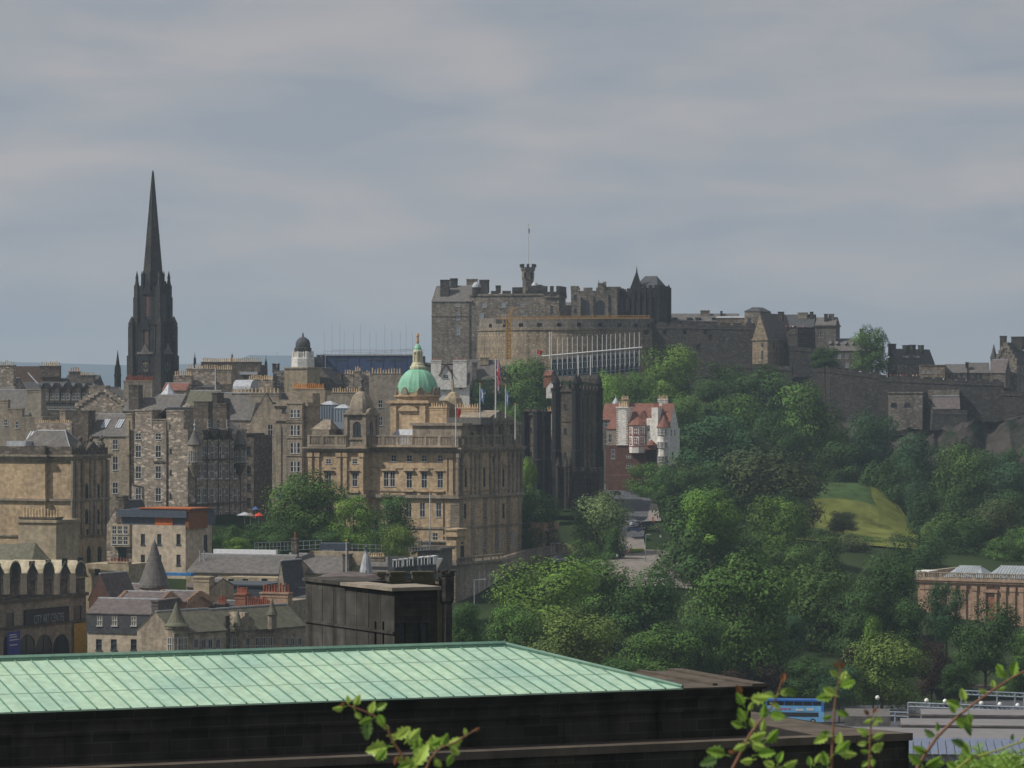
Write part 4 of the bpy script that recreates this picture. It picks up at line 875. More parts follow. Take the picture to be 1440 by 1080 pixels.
    pediment(m, (t0 + t1) / 2, .5, zb + .4, (t1 - t0) * .9, 1.5, dp=.7, arc=True); pediment(m, t1, (.5 + dB) / 2, zb + .4, (dB - .5) * .8, 1.4, 'R', .7, True)
    tw = b.part('belfry', m, S_TAN)
    def sdome(t0, t1, d0, d1, z0, z1, mat, par, nm='dome'):
        m = MB(); n = 8; prev = None; ct, cd = (t0 + t1) / 2, (d0 + d1) / 2
        for i in range(n + 1):
            a = math.pi / 2 * i / n; k = math.cos(a) ** .85; z = z0 + (z1 - z0) * math.sin(a)
            r = [(ct + (q[0] - ct) * k, cd + (q[1] - cd) * k, z) for q in ((t0 + .7, d0), (t1 - .7, d0), (t1, d0 + .7), (t1, d1 - .7), (t1 - .7, d1), (t0 + .7, d1), (t0, d1 - .7), (t0, d0 + .7))]
            if prev:
                for j in range(8): e = (j + 1) % 8; m.face([prev[j], prev[e], r[e], r[j]])
            prev = r
        o = b.part(nm, m, mat, par, True); return o
    sdome(t0 + .2, t1 - .2, .9, dB - .3, zb + .4, b.Z(550), S_TAN, tw)
    def figure(t, d, z, h, mat, par, nm='statue'):
        m = MB(); m.lathe(t, d, [(h * .16, z), (h * .16, z + h * .12), (h * .09, z + h * .14), (h * .13, z + h * .2), (h * .10, z + h * .5), (h * .14, z + h * .72), (h * .12, z + h * .8), (h * .04, z + h * .84), (h * .07, z + h * .88), (h * .07, z + h * .95), (.01, z + h)], 9)
        m.tube((t, d, z + h * .76), (t + h * .2, d - .1, z + h * .9), h * .04, h * .03, 5); m.tube((t, d, z + h * .76), (t - h * .17, d - .1, z + h * .6), h * .04, h * .03, 5); return b.part(nm, m, mat, par, True)
    figure((t0 + t1) / 2, dB / 2 + .3, b.Z(551), b.Z(528) - b.Z(551), S_GREY, tw)
    # scrolled gable left of belfry
    m = MB(); za = H; a0, a1 = b.T(434), b.T(487); m.box(a0, a1, 1.5, 5, H, b.Z(618)); m.box(b.T(436), b.T(460), 1, 6, H, b.Z(604)); 
    m.face([(b.T(434), .9, b.Z(604)), (b.T(462), .9, b.Z(604)), (b.T(456), 3.5, b.Z(590)), (b.T(446), 3.5, b.Z(590))]); m.face([(b.T(462), .9, b.Z(604)), (b.T(462), 6, b.Z(604)), (b.T(456), 3.5, b.Z(590))]); m.face([(b.T(434), 6, b.Z(604)), (b.T(434), .9, b.Z(604)), (b.T(446), 3.5, b.Z(590))])
    b.part('attic_gable', m, S_TAN); m = MB(); m.box(b.T(458), b.T(484), 5, 9, b.Z(614), b.Z(603)); b.part('slate_attic', m, SLD)
    # main drum
    dd = 20; tc = b.T(587.5, dd); k = b.wy(tc, dd) / FPX; m = MB(); rr = 29 * k; zd0, zd1 = H, b.Z(561, tc, dd)
    w0 = b.T(556, dd - rr); 
    hb = rr * .98
    b.body(m, tc - hb, tc + hb, dd - hb, dd + hb, zd0, zd1 - 1, wg([575], [(566, 574)], 1.4, 'dark'), ())
    m.lathe(tc, dd, [(rr * 1.0, zd1 - 1), (rr * 1.05, zd1 + .3), (rr * 1.15, zd1 + .6), (rr * 1.15, zd1 + .9), (rr * .98, zd1 + 1), (rr * .98, zd1 + 2.0)], 16)
    for z, o in ((b.Z(572, tc, dd), .35), (zd1 - 1.1, .9), (b.Z(566, tc, dd), .5)): m.box(tc - hb - o, tc + hb + o, dd - hb - o, dd + hb + o, z, z + .5)
    for a in (-1, 1): 
        m.box(tc + a * hb * .8 - .8, tc + a * hb * .8 + .8, dd - hb - .5, dd - hb, zd0, zd1 - 1.4); m.box(tc + hb, tc + hb + .5, dd + a * hb * .8 - .8, dd + a * hb * .8 + .8, zd0, zd1 - 1.4)
    pediment(m, tc, dd - hb, b.Z(578, tc, dd), hb * 1.1, 1.4, dp=.6, arc=True)
    dr = b.part('drum', m, S_WARM)
    for i in range(16):
        a = 2 * math.pi * (i + .5) / 16; x, y = tc + rr * 1.04 * math.cos(a), dd + rr * 1.04 * math.sin(a); m = MB()
        pts = [(-.95, 0), (.95, 0), (.85, .9), (.5, 1.6), (0, 1.95), (-.5, 1.6), (-.85, .9)]; tx, ty = -math.sin(a), math.cos(a); nx, ny = math.cos(a), math.sin(a)
        f = [(x + tx * p + nx * .25, y + ty * p + ny * .25, zd1 + 1 + q) for p, q in pts]; g = [(x + tx * p - nx * .5, y + ty * p - ny * .5, zd1 + 1 + q) for p, q in pts]; m.face(f); m.face(g[::-1])
        for j in range(7): e = (j + 1) % 7; m.face([f[e], f[j], g[j], g[e]])
        if i % 2: b.part('dormer_surround', m, S_TAN, dr)
    zD = zd1 + 1.6; zT = b.Z(517, tc, dd); m = MB(); n = 48; N = 12; R0 = rr * .97
    for i in range(N):
        for j in range(n):
            def P(i_, j_):
                ph = math.pi / 2 * i_ / N * .93; a = 2 * math.pi * j_ / n; q = R0 * math.cos(ph) * (1 + (.035 if j_ % 4 == 0 else 0)); return (tc + q * math.cos(a), dd + q * math.sin(a), zD + (zT - zD) * math.sin(ph) / math.sin(math.pi / 2 * .93))
            m.face([P(i, j), P(i, j + 1), P(i + 1, j + 1), P(i + 1, j)])
    dm_ = b.part('copper_dome', m, COPDOME)
    m = MB(); kk = k; z = zT; Zp = lambda p: b.Z(p, tc, dd)
    m.lathe(tc, dd, [(11 * k, z - .3), (11 * k, z + .3), (9 * k, z + .5), (8.3 * k, Zp(511)), (7 * k, Zp(510)), (3.6 * k, Zp(509)), (3.6 * k, Zp(496)), (6.6 * k, Zp(495.5)), (6.6 * k, Zp(493)), (5 * k, Zp(492))], 12); b.part('lantern', m, plain('lantern_stone', (.55, .52, .36), .8), dm_)
    m = MB()
    for i in range(8): a = R(45 * i + 20); m.tube((tc + 6 * k * math.cos(a), dd + 6 * k * math.sin(a), Zp(510)), (tc + 6 * k * math.cos(a), dd + 6 * k * math.sin(a), Zp(495)), .22, n=6)
    b.part('lantern_columns', m, MATS['lantern_stone'], dm_)
    m = MB(); m.lathe(tc, dd, [(5.4 * k, Zp(492.5)), (5 * k, Zp(489)), (3 * k, Zp(485.5)), (1.2 * k, Zp(484)), (1.2 * k, Zp(481)), (.01, Zp(480.5))], 12); b.part('lantern_cap', m, COPDOME, dm_, True)
    figure(tc, dd, Zp(482), Zp(468) - Zp(482), GOLD, dm_, 'gold_figure')
    # small stone dome right behind
    d2 = 30; t2 = b.T(637, d2); k2 = b.wy(t2, d2) / FPX; m = MB(); m.lathe(t2, d2, [(17 * k2, H), (17 * k2, b.Z(576, t2, d2)), (16 * k2, b.Z(570, t2, d2)), (12.5 * k2, b.Z(560, t2, d2)), (6 * k2, b.Z(553, t2, d2)), (.4, b.Z(551, t2, d2)), (.2, b.Z(533, t2, d2))], 8); b.part('small_dome', m, S_OCHRE)
    # attic block over the dark side front
    m = MB(); dA, dE = b.D(652, T), b.D(733, T); za = b.Z(597, T, dA)
    b.body(m, T - 14, T - .6, dA, dE, H, za, (), wg([664], [(608, 620)], 1.6, 'dark') + wg([681, 692, 703], [(600, 618)], 1.0, 'archdark')); m.box(T - 14.4, T - .1, dA - .5, dE + .5, za - .3, za + .35)
    dC0, dC1 = b.D(676, T), b.D(722, T); zt = b.Z(592, T, dC0); m.box(T - 8, T + .4, dC0, dC1, za, zt); pediment(m, T + .4, (dC0 + dC1) / 2, zt, (dC1 - dC0), b.Z(577, T, dC0) - zt, 'R', .5)
    m.face([(T - 8, dC0, zt), (T - 8, dC1, zt), (T - 8, (dC0 + dC1) / 2, b.Z(577, T, dC0))]); A = (T + .4, (dC0 + dC1) / 2, b.Z(577, T, dC0)); B2 = (T - 8, A[1], A[2]); m.face([(T + .4, dC0, zt), A, B2, (T - 8, dC0, zt)]); m.face([(T + .4, dC1, zt), (T - 8, dC1, zt), B2, A])
    for d in (dC0, (dC0 * 2 + dC1) / 3, (dC0 + dC1 * 2) / 3, dC1): m.box(T - .5, T + .7, d - .45, d + .45, H, zt)
    b.part('attic_storey', m, S_TAN)
    m = MB(); m.box(b.T(628, 9), b.T(676, 9), 9, 16, b.Z(597, T, 9), b.Z(587, T, 9)); b.part('slate_attic', m, SL)
    for (p0, p1, r0, r1, d, n) in ((604, 628, 573, 600, 14, 7), (640, 672, 574, 598, 22, 9), (560, 583, 573, 606, 9, 0)):
        if n: b.cpx(p0, p1, r0, r1, d, 1.4, n, POT, S_WARM, ph=.9)
    for p in (724,): d = b.D(p, T); m = MB(); m.box(T - 1.6, T + .2, d - .8, d + .8, H, b.Z(612, T, d)); m.lathe(T - .7, d, [(.7, b.Z(612, T, d)), (.9, b.Z(609, T, d)), (.3, b.Z(606, T, d))], 8); b.part('urn', m, S_TAN)
    # down pipes
    m = MB()
    for p in (514.5, 624): m.tube((b.T(p, dm), dm - .15, 0), (b.T(p, dm), dm - .15, z1), .1, n=5)
    b.part('drainpipe', m, DGREY)
    return b, T, D
BK, BT, BD = bank()
flagpole(641, 568, 622, 790, 'flagpole with a pale flag at the front corner of the bank roof', .14, ('plain', 1.2, 2.0, 8.3), 'flagpoles on the bank roof')
flagpole(675, 541, 582, 792, 'flagpole with a pale blue flag, left of the union flag', .13, ('saltire', 1.3, 2.9, 6.2), 'flagpoles on the bank roof')
flagpole(697, 503, 582, 794, 'tallest bank flagpole flying the red white and blue union flag', .17, ('union', 1.4, 6.6, 13.2), 'flagpoles on the bank roof')
flagpole(711, 543, 582, 796, 'flagpole with a furled pale blue flag, right of the union flag', .13, ('saltire', .8, 3.2, 5.6), 'flagpoles on the bank roof')
flagpole(724.5, 569, 612, 798, 'bare white flagpole at the right end of the bank roof', .13, None, 'flagpoles on the bank roof')
# ------------------------------------------------------------------ terrace in front of the bank
def terrace():
    b = Bld('bank_terrace', 'stone terrace and arched loggia rising over a tall curved base in front of the bank', 'terrace', 612, 758, -25, 905)
    T = b.T(640); D = b.D(706, T); H = b.Z(795, T); m = MB()
    b.wall(m, 'F', 0, T, 0, 0, H, wg([626], [(812, 860)], 1.6, 'archdark')); b.wall(m, 'L', 0, D, 0, 0, H); b.wall(m, 'B', 0, T, D, 0, H)
    b.wall(m, 'R', 0, D, T, 0, H, wg([674, 681.5, 688, 694, 699], [(803, 838)], 1.1, 'trip') + wg([672, 680, 688], [(850, 880)], 1.4, 'dark'))
    m.face([(0, 0, H), (T, 0, H), (T, D, H), (0, D, H)])
    for i in range(int(H / .8)): m.box(T - 2.6, T + .12, -.12, 0, i * .8, i * .8 + .6); m.box(T, T + .12, 0, 3.2, i * .8, i * .8 + .6)
    b.part('base_wall', m, S_TAN)
    m = MB(); m.box(-.3, T + .7, -.7, D, H + .01, H + .6); m.box(-.3, T + .4, -.4, 0, H + .6, H + 1.2)
    n = 34
    for i in range(n): d = D * i / n; m.box(T + .1, T + .4, d, d + (.7 if i % 6 == 0 else .25), H + .6, H + 1.5)
    m.box(T + .05, T + .5, 0, D, H + 1.5, H + 1.75); b.part('balustrade', m, S_TAN)
    # the loggia at the corner
    t0 = b.T(626); z1 = b.Z(755, T); m = MB(); b.body(m, t0, T, .6, 6, H + .6, z1, wg([641.5 - 6], [(761, 786)], 2.2, 'archdark') , wg([650], [(762, 786)], 2.0, 'archdark'))
    for z, o, h in ((z1, .5, .5), (z1 + .5, .1, b.Z(746, T) - z1 - .5), (b.Z(746, T), .35, .35), (b.Z(768, T), .15, .35)): m.box(t0 - o, T + o, .6 - o, 6 + o, z, z + h)
    b.part('loggia', m, S_WARM)
    m = MB(); m.box(b.T(586) , t0, 2, 6, H - 4, b.Z(763)); m.box(b.T(586) - .4, t0, 1.6, 6.4, b.Z(763), b.Z(761)); b.part('pier', m, S_TAN)
terrace()
# terrace continuing along the road with second loggia
def terrace2():
    curtain('road_terrace_wall', 'long balustraded stone terrace wall running from the bank to the second loggia', [(706, 788, 880, 778), (742, 777, 840, 812), (800, 768, 800, 850), (852, 772, 790, 856)], 1.2, S_TAN, (1.2, .6, .7))
    b = Bld('road_loggia', 'second arched stone loggia on the terrace right of the bank', 'terrace', 747, 836, -25, 790); T = b.T(764); D = b.D(784, T); z = b.Z(746); m = MB()
    b.body(m, 0, T, 0, D, 0, z, (), wg([771], [(750, 776)], 2.2, 'archdark')); m.box(-.6, T + .6, -.6, D + .6, z, z + .6); m.box(-.3, T + .3, -.3, D + .3, z + .6, b.Z(736)); m.box(-.5, T + .5, -.5, D + .5, b.Z(736), b.Z(735)); b.part('wall', m, S_PINK)
    for (p, q) in ((786, 812),): 
        b = Bld('stone_shelter', 'low stone parapet building beside the second loggia with a flat grey roof', 'terrace', 785, 848, -20, 790); T = b.T(806); D = 6; z = b.Z(772); m = MB(); b.body(m, 0, T, 0, D, 0, z); m.box(0, T, 0, .5, z + .8, z + 1.1); 
        for t in cols(.4, T - .4, 6): m.box(t - .25, t + .25, 0, .5, z, z + .8)
        b.part('wall', m, S_WARM)
terrace2()
S_SOOTB = stone('stone_soot_mid', (.15, .125, .095), (.09, .077, .062), weather=.6, streak=.6, soot=(.03, .03, .028))
def ctower(name, label, px0, px1, px2, Y, top, base, spires, nF, group=None):
    b = Bld(name, label, 'church tower', px0, Y, -32, base, group); T = b.T(px1); D = b.D(px2, T); H = b.Z(top); m = MB()
    rows = [(top + 20, top + 27), (top + 54, top + 62), (top + 88, top + 98)]
    b.body(m, .5, T - .5, .5, D - .5, 0, H, wg([(px0 + px1) / 2], rows, 1.0, 'archdark'), [])
    m.box(.1, T - .1, .1, D - .1, H - .6, H); m.box(.3, T - .3, .3, D - .3, b.Z(top + 45), b.Z(top + 43.5))
    for sd in ('F', 'R', 'L', 'B'):
        a0, a1, c = {'F': (.5, T - .5, .1), 'B': (.5, T - .5, D - .1), 'R': (.5, D - .5, T - .1), 'L': (.5, D - .5, .1)}[sd]; b.crenels(m, sd, a0, a1, c, H, h=1.1, w=1.0, gap=.7)
    # blind tracery ribs on the shaded side
    for d in cols(1.6, D - 1.6, 5): m.box(T - .52, T - .2, d - .22, d + .22, 1, H - 2)
    b.part('wall', m, S_SOOTB)
    for (t, d) in ((.5, .5), (T - .5, .5), (T - .5, D - .5), (.5, D - .5)):
        m = MB(); r = 1.25; m.lathe(t, d, [(r * 1.25, 0), (r * 1.2, H * .45), (r, H * .46), (r, H - .3), (r * 1.2, H), (r * 1.2, H + .5)], 8, a0=R(22.5)); bt = b.part('corner_buttress', m, S_BLACK)
        if spires: m = MB(); m.lathe(t, d, [(r * .8, H + .5), (r * .8, H + 1.6), (r * 1.0, H + 1.7), (.06, H + 4.6)], 8); b.part('pinnacle', m, S_BLACK, bt)
    if spires:
        for t in (T * .33, T * .66):
            m = MB(); m.lathe(t, .4, [(.4, H + .4), (.4, H + 1.2), (.04, H + 3.0)], 6); b.part('pinnacle', m, S_BLACK)
    return b
ctower('church_tower', 'taller dark sooty church tower with pinnacles, right of the bank', 779, 811, 845, 930, 548, 705, True, 1, 'twin church towers')
ctower('church_tower', 'lower dark church tower without pinnacles, nearer the bank', 735, 757, 772, 905, 581, 700, False, 1, 'twin church towers')
b = simple('college_range', 'narrow sandstone range with gold chimney pots between the two dark towers', 'building', 768, 788, 935, -15, 588, 700, 10, S_OCHRE, wg([773, 778, 784], [(590, 604)], 1.0, 'pale') + wg([776], [(618, 640)], 3.2, 'archdark')); b.cpx(768, 785, 578, 590, 2, 1.4, 5, POT, S_OCHRE); b.wallmb.box(-.4, b.Tm + .2, -.5, 0, b.Z(613), b.Z(608)); done(b)
b = simple('college_hall', 'lower dark carved college front joining the feet of the two towers', 'building', 760, 842, 915, -12, 662, 715, 8, S_BLACKW, wg([768, 780, 792, 804, 816, 828], [(672, 695)], 1.5, 'archdark'), cren=dict(h=1.0, w=1.3, gap=.9))
for p in (785, 797, 801): t_ = b.T(p); b.wallmb.lathe(t_, 0, [(.7, 0), (.7, b.H + 1), (.9, b.H + 1.2), (.05, b.H + 4)], 8)
done(b)
b = simple('orange_gable_house', 'sliver of an orange sandstone gabled house left of the taller dark tower', 'house', 776, 790, 1010, -10, 548, 640, 8, S_REDL); b.gable(0, b.Tm, 0, 8, b.H, 1.2, mat=TILE, wallmb=b.wallmb); done(b)
b = simple('pink_cottage', 'small pinkish white house peeping out right of the big round tree', 'house', 768, 781, 1080, -12, 545, 560, 6, WHITE, wg([776], [(538, 542), (546, 551)], 1.0, 'sash')); b.gable(0, b.Tm, 0, 6, b.H, 1.8, along='d', mat=TILE, wallmb=b.wallmb); done(b)
b = simple('pink_cottage', 'reddish gabled cottage top directly above the small pinkish white house', 'house', 764, 775, 1100, -12, 528, 545, 6, S_REDL); b.gable(0, b.Tm, 0, 6, b.H, 1.5, along='t', mat=TILE, wallmb=b.wallmb); done(b)
# ================================================================== white turreted houses
def ramsay():
    b = Bld('red_roof_terrace', 'long red tiled range forming the back of the white turreted houses', 'house', 846, 1062, -12, 690); T = b.T(940); H = b.Z(590); m = MB(); b.body(m, 0, T, 0, 12, 0, H, wg([852, 858], [(592, 600), (612, 624)], 1.2, 'sash')); b.gable(0, T, 0, 12, H, b.Z(568, 0, 6) - H, mat=TILE, wallmb=m, ridge=False); b.part('wall', m, S_GREY)
    b.cpx(873, 884, 562, 575, 4, 1.4, 4, POT, S_OCHRE); b.cpx(925, 939, 562, 571, 5, 1.6, 5, POT, WHITE); m = MB(); c = b.T(866, 7); k = b.wy(c, 7) / FPX; m.lathe(c, 7, [(6 * k, b.Z(572, c, 7)), (5.5 * k, b.Z(567, c, 7)), (2.5 * k, b.Z(562, c, 7)), (.5 * k, b.Z(559, c, 7)), (.05, b.Z(555, c, 7))], 12); b.part('cupola', m, LEAD, smooth=True)
    b = Bld('turreted_house', 'tall white house with red framed oriel windows over a brick basement, left of the pair', 'house', 852, 1042, -20, 700)
    T = b.T(909); H = b.Z(626); D = 11; m = MB(); b.body(m, 0, T, 0, D, 0, H, wg([862], [(632, 645)], 1.3) + wg([884], [(640, 644), (652, 658)], 1.6, 'sash')); bb = b.part('basement_wall', m, S_RED)
    t0, t1 = b.T(867.5), b.T(883); m = MB(); b.body(m, 0, t0, .5, D, H, b.Z(603), wg([858], [(610, 622)], 1.2)); b.part('wall', m, HARLG); b.gable(0, t0, .5, D, b.Z(603), 3.2, mat=TILE, ridge=False)
    m = MB(); b.body(m, t0, t1, -.4, 4, H, b.Z(573)); m.box(t0 - .2, t1 + .2, -.6, 4.2, b.Z(574), b.Z(572)); c = b.part('chimney', m, WHITE)
    m = MB(); 
    for i in range(16): z = H + .5 + i * .75; m.box(t1 - .5, t1 + .05, -.46, -.38, z, z + .35); m.box(t0 - .05, t0 + .5, -.46, -.38, z, z + .35)
    b.part('quoins', m, S_TAN)
    for i in range(5): o = bpy.data.objects.new('chimney_pot', pot_mesh(POT, i)); col.objects.link(o); o.parent = c; o.location = (t0 + .4 + i * .6, 1.5, b.Z(572)); o.scale = (1, 1, 1.5)
    m = MB(); b.body(m, t1, T, 1, D, H, b.Z(598), wg([903], [(602, 610)], 1.1, 'red')); b.part('wall', m, WHITE); b.gable(t1, T + .3, 1, D, b.Z(598), b.Z(575, T, 6) - b.Z(598), mat=TILE, wallmb=None, ridge=False)
    # oriel turret
    cx, cd = b.T(896.5, -.2), .2; k = b.wy(cx, cd) / FPX; r = 12.5 * k; zt, zb = b.Z(598, cx), b.Z(628, cx); m = MB(); m.lathe(cx, cd, [(r * .95, zb - 2.0), (r, zb), (r, zt)], 8, a0=R(22.5)); w = b.part('oriel', m, WHITE)
    for a in range(-135, 0, 45):
        for z in (b.Z(610, cx), b.Z(624, cx)):
            pm, fm = win_mesh(1.4, 2.0, 'red'); o = bpy.data.objects.new('window', pm); col.objects.link(o); o.parent = w; aa = R(a + 22.5 - 22.5); q = r * .93 + .14
            o.location = (cx + q * math.cos(aa), cd + q * math.sin(aa), z); o.rotation_euler = (0, 0, aa + R(90)); f = bpy.data.objects.new('window_frame', fm); col.objects.link(f); f.parent = w; f.location = o.location; f.rotation_euler = o.rotation_euler
    m = MB()
    for z in (zt - .15, (zt + zb) / 2, zb): m.lathe(cx, cd, [(r * 1.04, z), (r * 1.04, z + .22), (r, z + .22)], 8, a0=R(22.5))
    b.part('red_trim', m, _rf, w)
    m = MB(); m.lathe(cx, cd, [(r * 1.18, zt), (r * .75, zt + 1.2), (.1, b.Z(586, cx))], 8, a0=R(22.5)); b.part('turret_roof', m, TILE, w)
    m = MB(); m.face([(cx - 2.2, 2.5, b.Z(594)), (cx + 3.4, 2.5, b.Z(594)), (cx + .8, 2.5, b.Z(578))]); m.face([(cx - 2.2, 2.5, b.Z(594)), (cx + .8, 2.5, b.Z(578)), (cx + .8, 6, b.Z(577)), (cx - 2.2, 6, b.Z(590))]); m.face([(cx + 3.4, 2.5, b.Z(594)), (cx + 3.4, 6, b.Z(590)), (cx + .8, 6, b.Z(577)), (cx + .8, 2.5, b.Z(578))]); b.part('gable', m, TILE)
    b = Bld('turreted_house', 'white house with conical red turret roof and stepped lower storeys, right of the pair', 'house', 908, 1036, -24, 655)
    T = b.T(925); Tr = b.T(940); H = b.Z(614); m = MB(); b.body(m, 0, T, .8, 10, b.Z(624), b.Z(588), wg([912], [(598, 606)], 1.0)); b.body(m, T + .01, Tr, 0, 10, 0, b.Z(602), wg([931, 938], [(604, 610), (620, 629), (642, 649)], 1.3, 'sash')); D = b.D(952.5, Tr)
    b.body(m, Tr + .01, Tr + .3, .5, D, 0, b.Z(600), (), wg([944, 949], [(586, 594), (604, 612)], 1.1) + wg([946], [(636, 645)], 1.3, 'dark')); b.gable(T, Tr + .3, .5, D, b.Z(600), b.Z(568) - b.Z(600), along='t', mat=TILE, wallmb=m, ridge=False); b.part('wall', m, WHITE)
    m = MB(); b.body(m, b.T(917), b.T(926), -.5, 3, b.Z(624), b.Z(573)); c = b.part('chimney', m, WHITE)
    for i in range(3): o = bpy.data.objects.new('chimney_pot', pot_mesh(POTR, i)); col.objects.link(o); o.parent = c; o.location = (b.T(917) + .4 + i * .6, 1.2, b.Z(573)); o.scale = (1, 1, 1.4)
    cx, cd = b.T(933.5), 0; k = b.wy(cx, 0) / FPX; r = 9 * k; zt = b.Z(601, cx); m = MB(); m.lathe(cx, cd, [(r * .9, b.Z(655)), (r, b.Z(632)), (r, zt)], 10); w = b.part('bow_front', m, WHITE)
    for a in (-135, -105, -75, -45):
        for z in (b.Z(611, cx), b.Z(629, cx), b.Z(649, cx)):
            pm, fm = win_mesh(.9, 1.7, 'sash'); o = bpy.data.objects.new('window', pm); col.objects.link(o); o.parent = w; q = r * .97 + .14; aa = R(a); o.location = (cx + q * math.cos(aa), cd + q * math.sin(aa), z); o.rotation_euler = (0, 0, aa + R(90)); f = bpy.data.objects.new('window_frame', fm); col.objects.link(f); f.parent = w; f.location = o.location; f.rotation_euler = o.rotation_euler
    m = MB(); m.lathe(cx, cd, [(r * 1.2, zt), (r * .7, zt + 1.6), (.1, b.Z(584, cx))], 10); b.part('turret_roof', m, TILE, w)
    m = MB(); m.box(b.T(910), b.T(925), -2.0, .8, b.Z(632), b.Z(626)); m.lathe(b.T(918), -1.2, [(1.8, b.Z(626)), (1.2, b.Z(622)), (.1, b.Z(618))], 8); b.part('porch_roof', m, TILE)
    b = simple('brick_house', 'plain dark brick wall of a house at the foot of the white turreted pair', 'house', 852, 912, 1030, -20, 668, 700, 8, S_RED); done(b)
ramsay()
# small white gabled house below the castle
b = simple('white_gabled_house', 'white house with two tall chimneys and a timbered gable below the castle block', 'house', 605, 660, 1095, -6, 540, 590, 9, WHITE, wg([622, 648], [(541, 547)], 1.1, 'red') + wg([612], [(528, 533)], 1.0))
b.gable(0, b.Tm, 0, 9, b.H, b.Z(515, 0, 4) - b.H, mat=SLP, wallmb=b.wallmb)
for a, c_, t_ in ((606, 620, 507), (637, 656, 507)): b.cpx(a, c_, t_, 545, -.8, 2, 4, POTR, WHITE, ph=.7)
m = MB(); c = b.T(627.5); z = b.Z(526); b.body(m, c - 1.9, c + 1.9, -.9, 3, b.Z(548), z, [('uv', 1.9, b.Z(530) - b.Z(548) - .5, 1.8, 1.1, 'sash')]); m.face([(c - 1.9, -.9, z), (c + 1.9, -.9, z), (c, -.9, b.Z(514))]); b.part('gable_bay', m, WHITE)
m = MB(); 
for s_ in (-1, 1): m.face([(c + s_ * 2.4, -1.2, z - .6), (c, -1.2, b.Z(512)), (c, 3, b.Z(512)), (c + s_ * 2.4, 3, z - .6)]); m.tube((c + s_ * 2.3, -1.2, z - .5), (c, -1.2, b.Z(512)), .2, n=4)
b.part('barge_board', m, S_RED); done(b)
b = simple('slate_row', 'grey slate roofed row between the white gabled house and the round tree', 'house', 657, 700, 1105, -6, 533, 560, 9, S_GREY, wg([668], [(526, 532)], 1.2, 'sash')); b.gable(0, b.Tm, 0, 9, b.H, b.Z(507, 0, 4) - b.H, mat=SL, wallmb=b.wallmb); b.cpx(675, 687, 503, 513, 3, 1.5, 4, POT, S_OCHRE, ph=.7); b.cpx(664, 670, 510, 540, -.5, 2, 0, mat=S_GREY); done(b)
# ================================================================== old town, back to front
def roofz(b, row, d): return b.Z(row, b.Tm / 2, d) - b.H
G1 = 'stone tenements of the old town'
